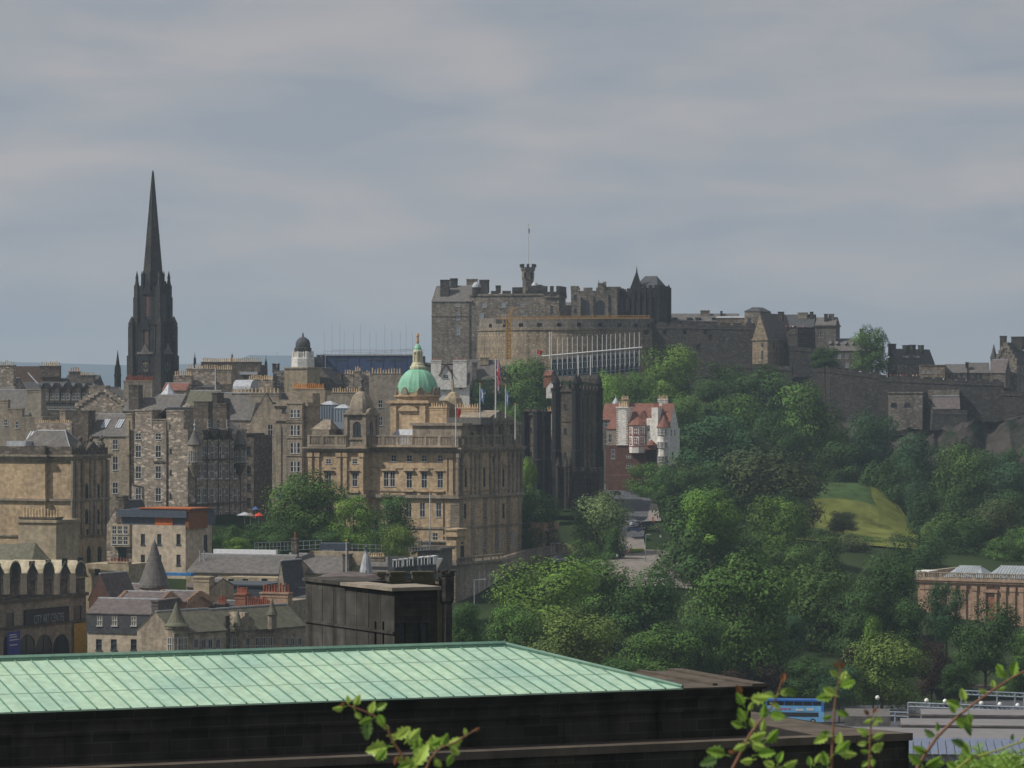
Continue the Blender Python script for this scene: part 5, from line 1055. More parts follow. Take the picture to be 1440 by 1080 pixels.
# --- spire
def hub():
    b = Bld('spire_church', 'tall black gothic church spire with clock face and pinnacles', 'church', 180, 1130, -30, 565)
    T = b.T(226); D = b.D(250, T); ct, cd = T / 2, D / 2; H1 = b.Z(455); H2 = b.Z(402); m = MB(); Zt = lambda p: b.Z(p, ct, cd)
    q = .9; b.body(m, q, T - q, q, D - q, 0, H1, wg([208], [(458, 493)], 2.6, 'archdark'), [('uv', (D - 2 * q) / 2, b.Z(493), 2.6, 8.5, 'archdark')])
    q2 = 1.9; b.body(m, q2, T - q2, q2, D - q2, H1, H2, wg([209], [(405, 448)], 2.0, 'archdark'), [('uv', (D - 2 * q2) / 2, 1, 2.0, 10.5, 'archdark')])
    for z in (b.Z(497), H1 - .5, b.Z(525)): m.box(q - .3, T - q + .3, q - .3, D - q + .3, z, z + .5)
    pediment(m, ct, q2, H2 - 3, 4.5, 4.6, dp=.5); pediment(m, T - q2, cd, H2 - 3, 4.5, 4.6, 'R', .5); pediment(m, ct, q, b.Z(464), 4.2, 4.5, dp=.4); pediment(m, ct, q, b.Z(508), 4.0, 3.2, dp=.4)
    b.part('tower', m, S_BLACK)
    m = MB(); m.box(ct - .9, ct + .9, q + .05, q + .2, b.Z(490), b.Z(461)); m.box(ct - .7, ct + .7, q2 + .05, q2 + .2, b.Z(445), b.Z(410)); b.part('louvres', m, plain('red_louvre', (.12, .05, .04), .9))
    m = MB()
    for t in (0, T):
        for d in (0, D): 
            s = .95; tx = t + (s if t == 0 else -s); dx = d + (s if d == 0 else -s)
            m.box(tx - s - .3, tx + s + .3, dx - s - .3, dx + s + .3, 0, b.Z(500)); m.box(tx - s, tx + s, dx - s, dx + s, b.Z(500), H1 - 1)
            for (a, c_) in ((tx, dx - s), (tx + s if t else tx - s, dx)): 
                pass
            m.lathe(tx, dx, [(s * 1.25, H1 - 1), (s * 1.35, H1), (.1, H1 + 2.6)], 4, a0=R(45))
            t2 = t + (2.2 if t == 0 else -2.2); d2 = d + (2.2 if d == 0 else -2.2)
            m.box(t2 - .95, t2 + .95, d2 - .95, d2 + .95, H1 - 1, b.Z(418)); m.box(t2 - .75, t2 + .75, d2 - .75, d2 + .75, b.Z(418), b.Z(402)); m.lathe(t2, d2, [(1.0, b.Z(402)), (.75, b.Z(399)), (.5, b.Z(393)), (.62, b.Z(391)), (.05, b.Z(381))], 6)
    b.part('corner_buttress', m, S_BLACKW)
    for z, w_ in ((b.Z(497), 3.4),):
        m = MB(); m.box(ct - w_, ct + w_, q - .5, q, z - .3, z + .5); pediment(m, ct, q - .2, z + .5, w_ * 1.1, 3.0, dp=.3); m.box(T - q, T - q + .5, cd - w_, cd + w_, z - .3, z + .5); pediment(m, T - q + .2, cd, z + .5, w_ * 1.1, 3.0, 'R', .3); b.part('hood_moulding', m, S_GREY)
    m = MB()
    for t in cols(q + 2.2, T - q - 2.2, 4): m.box(t - .18, t + .18, q - .22, q + .02, b.Z(540), H1 - .5)
    for d in cols(q + 2.2, D - q - 2.2, 4): m.box(T - q - .02, T - q + .22, d - .18, d + .18, b.Z(540), H1 - .5)
    b.part('blind_tracery', m, S_BLACKW)
    m = MB()
    for k in range(8):
        a = R(45 * k + 22.5); r = 3.9; m.tube((ct + r * math.cos(a), cd + r * math.sin(a), H2 - 1), (ct + r * math.cos(a), cd + r * math.sin(a), Zt(388)), .35, .25, 4); m.tube((ct + r * math.cos(a), cd + r * math.sin(a), Zt(388)), (ct + r * math.cos(a), cd + r * math.sin(a), Zt(381)), .4, .04, 5)
    b.part('pinnacle', m, S_BLACK)
    m = MB(); k = 1130 / FPX; r0 = 15 * k; za = Zt(403); zz = Zt(240); pr = [(r0, za - 1), (r0 * .94, Zt(390))]
    for f, row in ((.6, 330),): pr += [(15 * k * (1 - (403 - 332) / 163) + .25, Zt(332)), (15 * k * (1 - (403 - 332) / 163) + .32, Zt(330)), (15 * k * (1 - (403 - 330) / 163) + .1, Zt(329.8))]
    pr += [(15 * k * (1 - (403 - 293) / 163) + .2, Zt(294)), (15 * k * (1 - (403 - 293) / 163) + .28, Zt(292)), (15 * k * (1 - (403 - 291) / 163) + .06, Zt(291.8)), (.45, Zt(246)), (.22, Zt(243)), (.35, Zt(242)), (.05, Zt(239))]
    m.lathe(ct, cd, pr, 8, a0=R(22.5))
    b.part('spire', m, S_BLACKW)
    m = MB()
    for i in range(8):
        a = R(45 * i + 22.5); m.tube((ct + r0 * math.cos(a), cd + r0 * math.sin(a), za), (ct + .3 * math.cos(a), cd + .3 * math.sin(a), Zt(243)), .16, .08, 4)
    b.part('spire_rib', m, S_BLACK)
    for (t, d, rz) in ((ct, q - .1, 0), (T - q + .1, cd, 90)):
        m = MB(); n = 24; R_ = 1.75
        for i in range(n):
            a0, a1 = 2 * math.pi * i / n, 2 * math.pi * (i + 1) / n; m.face([(0, 0, 0), (R_ * math.cos(a0), 0, R_ * math.sin(a0)), (R_ * math.cos(a1), 0, R_ * math.sin(a1))])
        c = b.part('clock_face', m, PAINTD); c.location = (t, d, b.Z(516)); c.rotation_euler = (0, 0, R(rz)); m = MB()
        for i in range(n):
            a0, a1 = 2 * math.pi * i / n, 2 * math.pi * (i + 1) / n
            if i % 2 == 0: m.face([(1.15 * math.cos(a0), -.05, 1.15 * math.sin(a0)), (1.6 * math.cos(a0), -.05, 1.6 * math.sin(a0)), (1.6 * math.cos(a1), -.05, 1.6 * math.sin(a1)), (1.15 * math.cos(a1), -.05, 1.15 * math.sin(a1))])
        m.box(-.08, .08, -.12, -.06, -.1, 1.2); b.part('clock_numerals', m, plain('dull_gold', (.26, .20, .08), .6), c)
hub()
def pinn(name, label, px, w, top, mid, base, Y, mat=S_BLACK):
    b = Bld(name, label, 'spirelet', px, Y, 0, base); k = Y / FPX; r = w / 2 * k; m = MB(); m.lathe(0, 0, [(r, -6), (r, b.Z(mid + (base - mid) * .45)), (r * 1.12, b.Z(mid + (base - mid) * .4)), (r * .72, b.Z(mid)), (r * .5, b.Z((mid * 2 + top) / 3)), (r * .3, b.Z((mid + 2 * top) / 3)), (r * .1, b.Z(top + 1)), (.03, b.Z(top - 2))], 8); b.part('spire', m, mat)
    for i in range(4): a = R(45 + 90 * i); m = MB(); x, y = r * .95 * math.cos(a), r * .95 * math.sin(a); m.lathe(x, y, [(r * .2, b.Z(mid + (base - mid) * .5)), (r * .22, b.Z(mid + 2)), (.03, b.Z(mid - 5))], 5); b.part('pinnacle', m, mat)
pinn('church_spirelet', 'small black gothic spirelet just left of the tall clock spire', 165.5, 9.5, 494, 518, 545, 1090)
pinn('church_spirelet', 'tiny dark spirelet behind the tall pot-lined chimneys right of the clock spire', 274, 4, 496, 508, 520, 1120)
pinn('church_spirelet', 'tiny grey spirelet left of the small castellated tower', 374, 4.5, 501, 513, 535, 1120, S_CASTD)
pinn('church_spirelet', 'smallest dark finial above the longest row of chimney pots', 326.5, 3, 497, 503, 512, 1110)
# --- camera tower with white octagon and dark dome
def camobs():
    b = Bld('domed_observatory', 'white octagonal tower with a dark onion dome at left of the blue grandstand', 'tower', 426, 1130, 0, 545); k = 1130 / FPX
    m = MB(); m.lathe(0, 0, [(17 * k, b.Z(512) - 8), (17 * k, b.Z(504)), (14.5 * k, b.Z(503)), (14.5 * k, b.Z(496))], 8, a0=R(22.5)); 
    for i in range(8):
        a = R(45 * i + 22.5); x, y = 14.7 * k * math.cos(a), 14.7 * k * math.sin(a); m.tube((x, y, b.Z(512)), (x, y, b.Z(494)), .35, n=6)
        for f in (.33, .67):
            a2 = R(45 * (i + 1) + 22.5); x2, y2 = 14.7 * k * math.cos(a2), 14.7 * k * math.sin(a2); m.tube((x + (x2 - x) * f, y + (y2 - y) * f, b.Z(503)), (x + (x2 - x) * f, y + (y2 - y) * f, b.Z(494.5)), .22, n=5)
    b.part('white_gallery', m, WHITE)
    m = MB(); m.lathe(0, 0, [(13.6 * k, b.Z(502)), (13.6 * k, b.Z(497))], 8, a0=R(22.5)); b.part('gallery_opening', m, _bv)
    m = MB(); m.lathe(0, 0, [(12.5 * k, b.Z(495)), (13 * k, b.Z(490)), (11 * k, b.Z(488.5)), (11 * k, b.Z(486))], 8, a0=R(22.5)); b.part('upper_gallery', m, S_CASTD)
    m = MB(); m.lathe(0, 0, [(10.5 * k, b.Z(487)), (10.2 * k, b.Z(482)), (8 * k, b.Z(477.5)), (4 * k, b.Z(474.5)), (1.4 * k, b.Z(473.5)), (1.2 * k, b.Z(471)), (.1, b.Z(467.5))], 16); b.part('dome', m, SLD, smooth=True)
    m = MB(); m.box(-1 * k, 26 * k, 4, 10, b.Z(520), b.Z(502)); b.part('rear_block', m, DGREY)
camobs()
# --- generic tenement
def ten(label, px0, px1, Y, yaw, eave, base, dep, mat, F=(), Rr=(), Ll=(), roof=None, ch=(), name='tenement', cat='building', group=G1, steps=0, cor=None, ridge=True, px2=None, low=0):
    b = Bld(name, label, cat, px0, Y, yaw, base, group); b.Tm = T = b.T(px1); b.H = H = b.Z(eave, T / 2); b.mat = mat; b.wallmb = m = MB()
    if px2: dep = b.D(px2, T)
    b.dep = dep
    if low is not None: m_z = -low
    b.body(m, 0, T, 0, dep, 0, H, F, Rr, Ll)
    if low: m.box(0, T, 0, dep, -low, -.01)
    if cor: b.cornice(m, 0, T, 0, dep, H - .25, *cor)
    if roof:
        al, row, rm = roof[:3]
        if al == 't': b.gable(0, T, 0, dep, H, b.Z(row, T / 2, dep / 2) - H, 't', rm, m, ridge=ridge, steps=steps)
        elif al == 'd': b.gable(0, T, 0, dep, H, b.Z(row, T / 2, 0) - H, 'd', rm, m, ridge=ridge, steps=steps)
        elif al == 'h': b.hip(0, T, 0, dep, H, b.Z(row, T / 2, roof[3]) - H, roof[3], roof[3], rm, caps=ridge)
    for c in ch: b.cpx(*c)
    b.part('wall', m, mat); return b
SB = S_RUB
ten('far left stone tenement with a big chimney head lined with pots', -30, 20, 1010, -12, 548, 640, 10, SB, roof=('t', 532, SL), ch=[(-4, 19, 514, 552, 1, 2, 8, POT, SB)])
b = ten('brown walled tenement at upper left with a wide half potted chimney head', 20, 88, 1020, -10, 552, 640, 12, S_GREY, roof=('t', 533, SLD), ch=[(56, 84, 515, 530, 4, 1.2, 9, POT, S_RUBD)])
m = MB(); m.box(b.T(21, 5), b.T(84, 5), 4.5, 6.5, b.Z(545), b.Z(515, 0, 5)); b.part('chimney_wall', m, plain('brown_brick', (.12, .085, .068), .9))
m = MB(); m.tube((b.T(40, 2), 1.5, b.Z(524)), (b.T(54, 0), -.2, b.Z(540)), .2, n=4); b.part('skew_coping', m, LEAD)
ten('tenement with one orange potted chimney left of the small black spirelet', 88, 134, 1030, -10, 545, 640, 10, S_GREY, roof=('t', 528, SLD), ch=[(97, 111, 523, 545, 2, 1.5, 4, POTO, S_GREY), (111, 132, 528, 548, 1, 1.5, 8, POT, S_GREY, .8)])
# five dormered row
b = ten('old building with a row of five sharp gabled attic dormers at upper left', 54, 127, 960, -8, 566, 650, 10, S_RUBD, wg(cols(64, 118, 9), [(569, 576)], 1.1), roof=('t', 541, SL), name='dormered_tenement')
for p in (62, 77, 92.5, 107, 122):
    t = b.T(p, -.3); m = MB(); z0, z1, z2 = b.Z(566), b.Z(550), b.Z(539); b.body(m, t - 1.5, t + 1.5, -.35, 4, z0, z1, [('uv', .8, .8, 1.0, 2.0, 'sash'), ('uv', 2.2, .8, 1.0, 2.0, 'sash')]); m.face([(t - 1.6, -.36, z1), (t + 1.6, -.36, z1), (t, -.36, z2)]); d = b.part('dormer', m, S_RUBD)
    m = MB(); 
    for s_ in (-1, 1): m.face([(t + s_ * 1.9, -.7, z1 - .6), (t, -.7, z2 + .1), (t, 5, z2 + .1), (t + s_ * 1.9, 5, z1 - .6)])
    b.part('dormer_roof', m, SLD, d)
b = ten('long grey roofed tenement at the left edge with a big plain chimney gable', -40, 41, 900, -18, 583, 690, 12, HARLG, wg([8, 22], [(590, 598)], 1.1), roof=('t', 549, SL), ch=[(38, 58, 548, 592, .5, 3, 0, POT, HARLG)])
b = ten('small tenement with flat pot-lined chimney heads left of the skylit roof', 16, 60, 850, -18, 586, 690, 10, S_TAN, wg([24], [(592, 602)], 1.1), ch=[(0, 11, 563, 590, 1, 1.5, 0, POT, S_TAN), (11, 31, 575, 600, 1, 1.5, 0, POT, S_TAN)])
b = ten('rubble building with a broad pot-lined wallhead behind the glazed hip roof', 50, 101, 800, -18, 594, 700, 10, SB, ch=[(52, 100, 596, 606, .3, 1.5, 16, POT, SB, .7), (84, 92, 577, 596, 3, 1.5, 0, POT, S_TAN)])
ten('crow stepped rubble gable with three dark windows right of the five dormers', 106, 181, 940, -14, 571, 660, 12, SB, wg([132, 158, 172], [(570.5, 581)], 1.7, 'dark'), roof=('d', 545, SL), steps=7, ch=[(125, 152, 543, 553, .3, 1.6, 0, POT, SB)])
ten('grey tenement with a long pale chimney head of red pots below the clock spire', 172, 250, 925, -16, 578, 660, 12, SB, roof=('t', 556, SL), ch=[(174, 214, 536, 560, 5, 2, 14, POTR, HARLG, 1.3), (181, 195, 542, 585, .2, 3, 0, POT, S_RUBD)])
ten('low house behind with bright red tiled roof right of the clock spire foot', 228, 262, 1000, -10, 549, 600, 8, SB, roof=('t', 539, TILE), name='red_roofed_house')
b = Bld('white_pavilion', 'white tent-like pavilion roof below the clock spire', 'pavilion', 237, 960, 0, 560, None); k = 960 / FPX; m = MB(); m.lathe(0, 0, [(13 * k, b.Z(560) - 4), (13 * k, b.Z(556)), (6 * k, b.Z(548)), (1 * k, b.Z(540)), (.05, b.Z(538))], 8); b.part('roof', m, LEAD)
m = MB(); m.lathe(0, 0, [(12.6 * k, -5), (12.6 * k, .8)], 8); b.part('wall', m, WHITE)
# chimney forest in the middle
ten('stone tenement with two tiers of buff pots just right of the clock spire', 243, 300, 1010, -12, 545, 640, 10, SB, roof=('t', 538, SLD), ch=[(244, 269, 528.5, 546, -.5, 1.8, 9, POT, SB, 1.5), (262, 302, 519, 546, 2, 2.2, 12, POT, SB)])
ten('tenement with one broad chimney head of pale pots directly below the longest pot row', 300, 326, 1020, -12, 540, 640, 10, S_RUBD, ch=[(300, 325, 520, 546, 1, 3, 9, POT, S_TAN)])
b = ten('tall dark tenement carrying the longest row of chimney pots on the skyline', 284, 366, 1060, -8, 513, 620, 10, S_RUBD, ch=[(283, 366, 509.5, 515, .2, 2, 30, POT, S_RUBD, 1.2)])
m = MB(); m.box(b.T(338), b.T(363), -1, 0, b.Z(527), b.Z(523)); b.part('lead_flat', m, LEAD)
ten('low grey tenement with a barrel vaulted lead roof and a pot-lined head', 326, 384, 985, -14, 548, 640, 10, SB, ch=[(348, 383, 534, 552, 1, 2, 13, POT, SB)])
b = Bld('vaulted_roof', 'barrel vaulted grey lead roof among the chimneys', 'roof', 327, 975, -14, 552, None); T = b.T(352); m = MB(); n = 10; h = b.Z(534)
for i in range(n):
    a0, a1 = math.pi * i / n, math.pi * (i + 1) / n; y0, z0, y1, z1 = 4 - 4 * math.cos(a0), h * .25 + h * .75 * math.sin(a0), 4 - 4 * math.cos(a1), h * .25 + h * .75 * math.sin(a1); m.face([(0, y0, z0), (T, y0, z0), (T, y1, z1), (0, y1, z1)])
for t in (0, T): m.face([(t, 4 - 4 * math.cos(math.pi * i / n), h * .25 + h * .75 * math.sin(math.pi * i / n)) for i in range(n + 1)])
b.part('vault', m, LEAD); m = MB(); m.box(0, T, 0, 8, -5, h * .25); b.part('wall', m, SB)
ten('castellated stone tower house with crenels left of the domed observatory', 384, 400, 1060, -10, 521, 600, 8, S_CAST, wg([392], [(524, 528), (534, 542)], 1.1), ch=[(383, 391, 512, 524, 1, 2, 0, POT, S_CASTD)])
b = ten('pale square stone block below the domed observatory', 400, 432, 1000, -20, 517, 620, 10, S_OCHRE, cor=(.4, .3))
b = ten('pinkish rounded gable building below the left end of the blue grandstand', 430, 472, 1010, -16, 540, 620, 10, S_GREY, wg([444, 456], [(533, 541)], 1.2, 'dark'), roof=('d', 518, SLD))
ten('grey tenement with several chimneys under the blue grandstand', 470, 524, 1015, -12, 545, 620, 10, S_GREY, ch=[(472, 480, 525, 546, 0, 2, 0, POT, S_RUBD), (483, 497, 526, 548, 1, 1.6, 4, POT, SB), (498, 507, 522, 548, .5, 1.6, 3, POT, SB), (508, 520, 528, 548, 2, 1.6, 4, POT, SB)])
b = ten('plain beige gable wall lined with eight pots left of the copper dome', 519, 566, 940, -10, 527, 640, 10, HARLG, wg([535], [(562, 573), (586, 598)], 1.4), ch=[(521, 564, 525.5, 530, .2, 1.4, 11, POT, HARLG, 1.25)])
ten('ochre tenement head topped by bright orange pots', 410, 457, 960, -14, 549, 640, 10, S_OCHRE, ch=[(411, 455, 547, 556, .2, 1.6, 15, POTO, S_OCHRE, 1.4)])
ten('pale rendered chimney head with buff pots right of the bright orange pots', 460, 512, 950, -12, 556, 640, 10, HARLG, ch=[(466, 506, 552, 562, .2, 1.6, 12, POT, HARLG)])
b = Bld('glazed_lantern', 'pair of pale blue grey glazed roof lanterns left of the bank attic', 'roof light', 450, 880, -20, 592, None)
for a, c_, r_ in ((450, 468, 569), (469, 489, 574)):
    m = MB(); t0, t1 = b.T(a), b.T(c_); z1 = b.Z(r_); b.body(m, t0, t1, 0, 4, -3, z1); 
    for t in cols(t0 + .4, t1 - .4, 5): m.box(t - .1, t + .1, -.15, 0, 0, z1)
    w_ = b.part('glazing', m, GLASSB); m = MB(); m.face([(t0 - .2, -.2, z1), (t1 + .2, -.2, z1), ((t0 + t1) / 2 + .5, 2, z1 + 1), ((t0 + t1) / 2 - .5, 2, z1 + 1)]); m.face([(t0 - .2, 4.2, z1), (t0 - .2, -.2, z1), ((t0 + t1) / 2 - .5, 2, z1 + 1)]); m.face([(t1 + .2, -.2, z1), (t1 + .2, 4.2, z1), ((t0 + t1) / 2 + .5, 2, z1 + 1)]); m.face([(t1 + .2, 4.2, z1), (t0 - .2, 4.2, z1), ((t0 + t1) / 2 - .5, 2, z1 + 1), ((t0 + t1) / 2 + .5, 2, z1 + 1)]); b.part('lantern_roof', m, LEAD, w_)
flagpole(303, 516, 590, 880, 'white flagpole standing over the old town roofs left of centre', .17, None, 'single flagpoles')
flagpole(389.5, 497, 512, 1060, 'thin white pole above the castellated tower house', .07, None, 'single flagpoles')
# --- middle row
b = ten('grey slate roofed range left of the tall flagpole, with two small stone dormers', 256, 300, 870, -16, 582, 680, 12, SB, roof=('t', 550, SLM))
for p in (263, 285): m = MB(); t = b.T(p, .5); z = b.Z(578); b.body(m, t - 1.6, t + 1.6, .2, 4, z - 2, z + .4); m.lathe(t, .8, [(1.7, z + .4), (1.2, z + 1.5), (.1, z + 2)], 8); b.part('dormer', m, SB)
b = ten('slate roofed range right of the tall flagpole in the shadow of its chimney', 300, 353, 860, -16, 590, 680, 12, SB, roof=('t', 553, SL), ch=[(298, 305, 553, 600, -1, 5, 0, POT, S_RUBD), (326, 352, 553.5, 560, 5.5, 1.2, 5, POT, SB)])
b = ten('beige tall tenement with a sloping skew gable and one column of windows', 353, 396, 850, -20, 590, 720, 12, S_TAN, wg([380], [(574, 585), (597, 612), (621, 636), (647, 664), (675, 692)], 1.5), roof=('d', 553, SLD), ch=[(350, 392, 553, 566, .3, 1.8, 8, POT, HARLG)])
b = Bld('tenement', 'bay windowed sandstone tenement with parapet, left of the domed bank', 'building', 388, 838, -24, 720, G1); T = b.T(432); D = b.D(450, T); H = b.Z(566); m = MB()
b.body(m, 0, T, 0, D, 0, H, wg([399], [(574, 580)], 1.2, 'dark')); b.cornice(m, 0, T, 0, D, b.Z(571), .5, .5); b.cornice(m, 0, T, 0, D, b.Z(592), .5, .4); m.box(0, T, .1, .5, H, b.Z(562)); m.box(T - 1.5, T, 3, D, H, b.Z(553)); b.part('wall', m, S_TAN)
m = MB(); t0, t1 = b.T(407), b.T(428); b.body(m, t0, t1, -1.3, .05, 0, b.Z(568), [('uv', (t1 - t0) / 2 + .2, b.Z(r1), 2.8, b.Z(r0) - b.Z(r1), 'trip') for r0, r1 in ((576, 587), (598, 612), (622, 637), (648, 663), (674, 690))])
for r_ in (568, 591, 594, 616, 641, 668): m.box(t0 - .2, t1 + .2, -1.5, 0, b.Z(r_), b.Z(r_) + .3)
b.part('bay_window', m, S_TAN)
m = MB(); m.box(b.T(389), b.T(398), -.6, 0, b.Z(700), b.Z(695)); b.part('awning', m, FB)
m = MB()
for p in (396, 404): m.tube((b.T(p), -.15, 0), (b.T(p), -.15, b.Z(600)), .09, n=5)
b.part('drainpipe', m, DGREY)
# tall rubble tenement and its dark turreted flank
def turreted():
    b = Bld('turreted_tenement', 'tall rubble tenement with sunlit side and dark turreted front of many white windows', 'building', 183, 770, -27, 800, G1)
    T = b.T(264); D = b.D(347, T); H = b.Z(604); m = MB()
    F = wg([194.5, 222.5], [(609, 618), (626, 643), (655, 673), (686, 705)], 1.6) + wg([240], [(631, 637), (661, 667), (694, 700)], .6, 'slit')
    pR = [280, 288.5, 298.5, 309, 319.5, 331]
    Rr = []
    for p in pR:
        for r0, r1 in ((627, 646), (652, 673), (686, 707), (719, 741), (751, 760)): Rr.append((p, r0, r1, 1.7, 'white'))
    b.body(m, 0, T, 0, D, 0, H, F, Rr); b.part('wall', m, S_RUB)
    m = MB()
    for r_, h in ((648, .35), (711, .4), (744, .3)): m.box(T, T + .3, 0, D, b.Z(r_, T), b.Z(r_, T) + h)
    for d in cols(3.5, D - 3, 5): m.box(T, T + .16, d - .14, d + .14, 0, H - 1)
    b.part('string_course', m, S_RUBD)
    # lit side: stepped heads + gables
    for (a, c_, t_, d) in ((190, 214, 577, .3), (234, 258, 578, .3)): b.cpx(a, c_, t_, 606, d, 4, 0, mat=S_RUB)
    b.cpx(212, 236, 590, 606, .4, 3, 0, mat=S_RUB)
    b.gable(2, T - 2, 3, D - 1, H, 5.0, 'd', SL, m, ridge=True)
    # dark front gables
    for (p0, p1, top) in ((286, 300, 603), (300, 312, 602), (313, 326, 602)):
        d0, d1 = b.D(p0, T), b.D(p1, T); z = b.Z(618, T, d0); zt = b.Z(top + 2, T, d0); m = MB(); m.face([(T + .05, d0, H), (T + .05, d1, H), (T + .05, d1, z), (T + .05, d0, z)]); m.face([(T + .05, d0, z), (T + .05, d1, z), (T + .05, (d0 + d1) / 2, zt)]); g = b.part('wallhead_gable', m, S_RUBD)
        m = MB(); mm = (d0 + d1) / 2; m.face([(T + .3, d0 - .3, z - .3), (T + .3, mm, zt + .2), (T - 6, mm, zt + .2), (T - 6, d0 - .3, z - .3)]); m.face([(T + .3, mm, zt + .2), (T + .3, d1 + .3, z - .3), (T - 6, d1 + .3, z - .3), (T - 6, mm, zt + .2)]); b.part('gable_roof', m, SL, g)
        pm, fm = win_mesh(1.2, 1.8, 'sash'); o = bpy.data.objects.new('window', pm); col.objects.link(o); o.parent = g; o.location = (T + .3, mm, H + .5); o.rotation_euler = (0, 0, R(90)); f = bpy.data.objects.new('window_frame', fm); col.objects.link(f); f.parent = g; f.location = o.location; f.rotation_euler = o.rotation_euler
    for (p, fr) in ((276.5, .0), (338, 0)):
        d, t = (.3, T + 1.7) if p < 300 else (b.D(p, T + .6), T + .3); k = b.wy(t, d) / FPX; r = 9.5 * k; z0, z1 = b.Z(654, t, d), b.Z(627, t, d); m = MB(); m.lathe(t, d, [(r * .3, z0 - 2.4), (r, z0), (r * 1.04, z0 + .3), (r, z0 + .35), (r, z1), (r * 1.1, z1 + .3)], 14); w = b.part('corner_turret', m, S_TAN if p < 300 else S_RUBD)
        for a in (-120, -75, -30, 15):
            pm, fm = win_mesh(.9, 2.6, 'sash'); o = bpy.data.objects.new('window', pm); col.objects.link(o); o.parent = w; q = r * .98 + .14; aa = R(a); o.location = (t + q * math.cos(aa), d + q * math.sin(aa), z0 + .8); o.rotation_euler = (0, 0, aa + R(90)); f = bpy.data.objects.new('window_frame', fm); col.objects.link(f); f.parent = w; f.location = o.location; f.rotation_euler = o.rotation_euler
        m = MB(); zc = b.Z(603, t, d); m.lathe(t, d, [(r * 1.2, z1 + .3), (r * .7, z1 + (zc - z1) * .42), (r * .3, z1 + (zc - z1) * .8), (.1, zc)], 14); cn = b.part('turret_roof', m, SL, w, True)
        m = MB(); m.lathe(t, d, [(.25, zc - .3), (.12, zc + .4), (.3, zc + .8), (.1, zc + 1.3), (.02, zc + 2.4)], 8); b.part('finial', m, LEAD, w)
    m = MB()
    for p in (182, 234): m.tube((b.T(p) + .2, -.2, 0), (b.T(p) + .2, -.2, H + 2), .16, n=5)
    m.tube((b.T(186.5), -.2, b.Z(681)), (b.T(186.5), -.2, H), .12, n=5); m.tube((b.T(186.5), -.2, b.Z(681)), (b.T(201), -.2, b.Z(684)), .12, n=5); m.tube((b.T(201), -.2, b.Z(684)), (b.T(201), -.2, b.Z(706)), .12, n=5); m.box(b.T(216), b.T(234), -.25, -.05, b.Z(650), b.Z(648))
    b.part('drainpipe', m, S_RUBD)
    for a, c_, t_ in ((262, 275, 590), (285, 297, 583), (318, 328, 585)):
        pass
    b.chim(T - 2, b.D(296, T), H, 4, 2.0, 6.5, 0, mat=S_RUBD); b.chim(T - 3, b.D(326, T), H, 4, 1.6, 6, 0, mat=S_RUBD)
    return b
turreted()
b = ten('flat fronted dark tenement sliver with brown brick top right of the turreted one', 338, 357, 800, -22, 612, 800, 10, S_RUBD, wg([350], [(628, 640), (655, 667), (680, 690), (700, 712)], 1.1, 'dark'))
m = MB(); m.box(b.T(330), b.T(357), -.3, 6, b.H, b.H + .5); b.part('flat_roof', m, PAINTD)
b = ten('roof of three slanting skylights over rubble walls with one window column', 122, 184, 790, -22, 613, 800, 12, S_TAN, wg([162], [(618, 632), (642, 661), (678, 694)], 1.5) + wg([139], [(617, 625)], 1.0), roof=('t', 583, SL), ch=[(104, 124, 578, 620, -.5, 3.5, 0, POT, S_RUBD), (177, 186, 582, 640, -.2, 3, 0, POT, S_TAN)])
for p in (129, 148, 168):
    m = MB(); k = (b.Z(583, b.Tm / 2, 6) - b.H) / 6; t = b.T(p, 2.8); y0, y1 = 2.0, 4.2; z = lambda y: b.H + k * y + .32
    m.face([(t - .7, y0, z(y0)), (t + .6, y0, z(y0)), (t + .6, y1, z(y1)), (t - .7, y1, z(y1))])
    s = b.part('skylight', m, GLASSB); m = MB()
    for q in (-.7, 0, .6): m.bar((t + q, y0, z(y0) + .03), (t + q, y1, z(y1) + .03), .12)
    for y in (y0, y1): m.bar((t - .75, y, z(y) + .03), (t + .65, y, z(y) + .03), .12)
    b.part('skylight_frame', m, PAINTW, s)
b = ten('big tenement wall of the block behind, with chimney stack in shade beside it', 180, 200, 800, -20, 600, 700, 8, S_RUB, ch=[(181, 200, 583, 600, .2, 3, 0, POT, S_RUBD)])
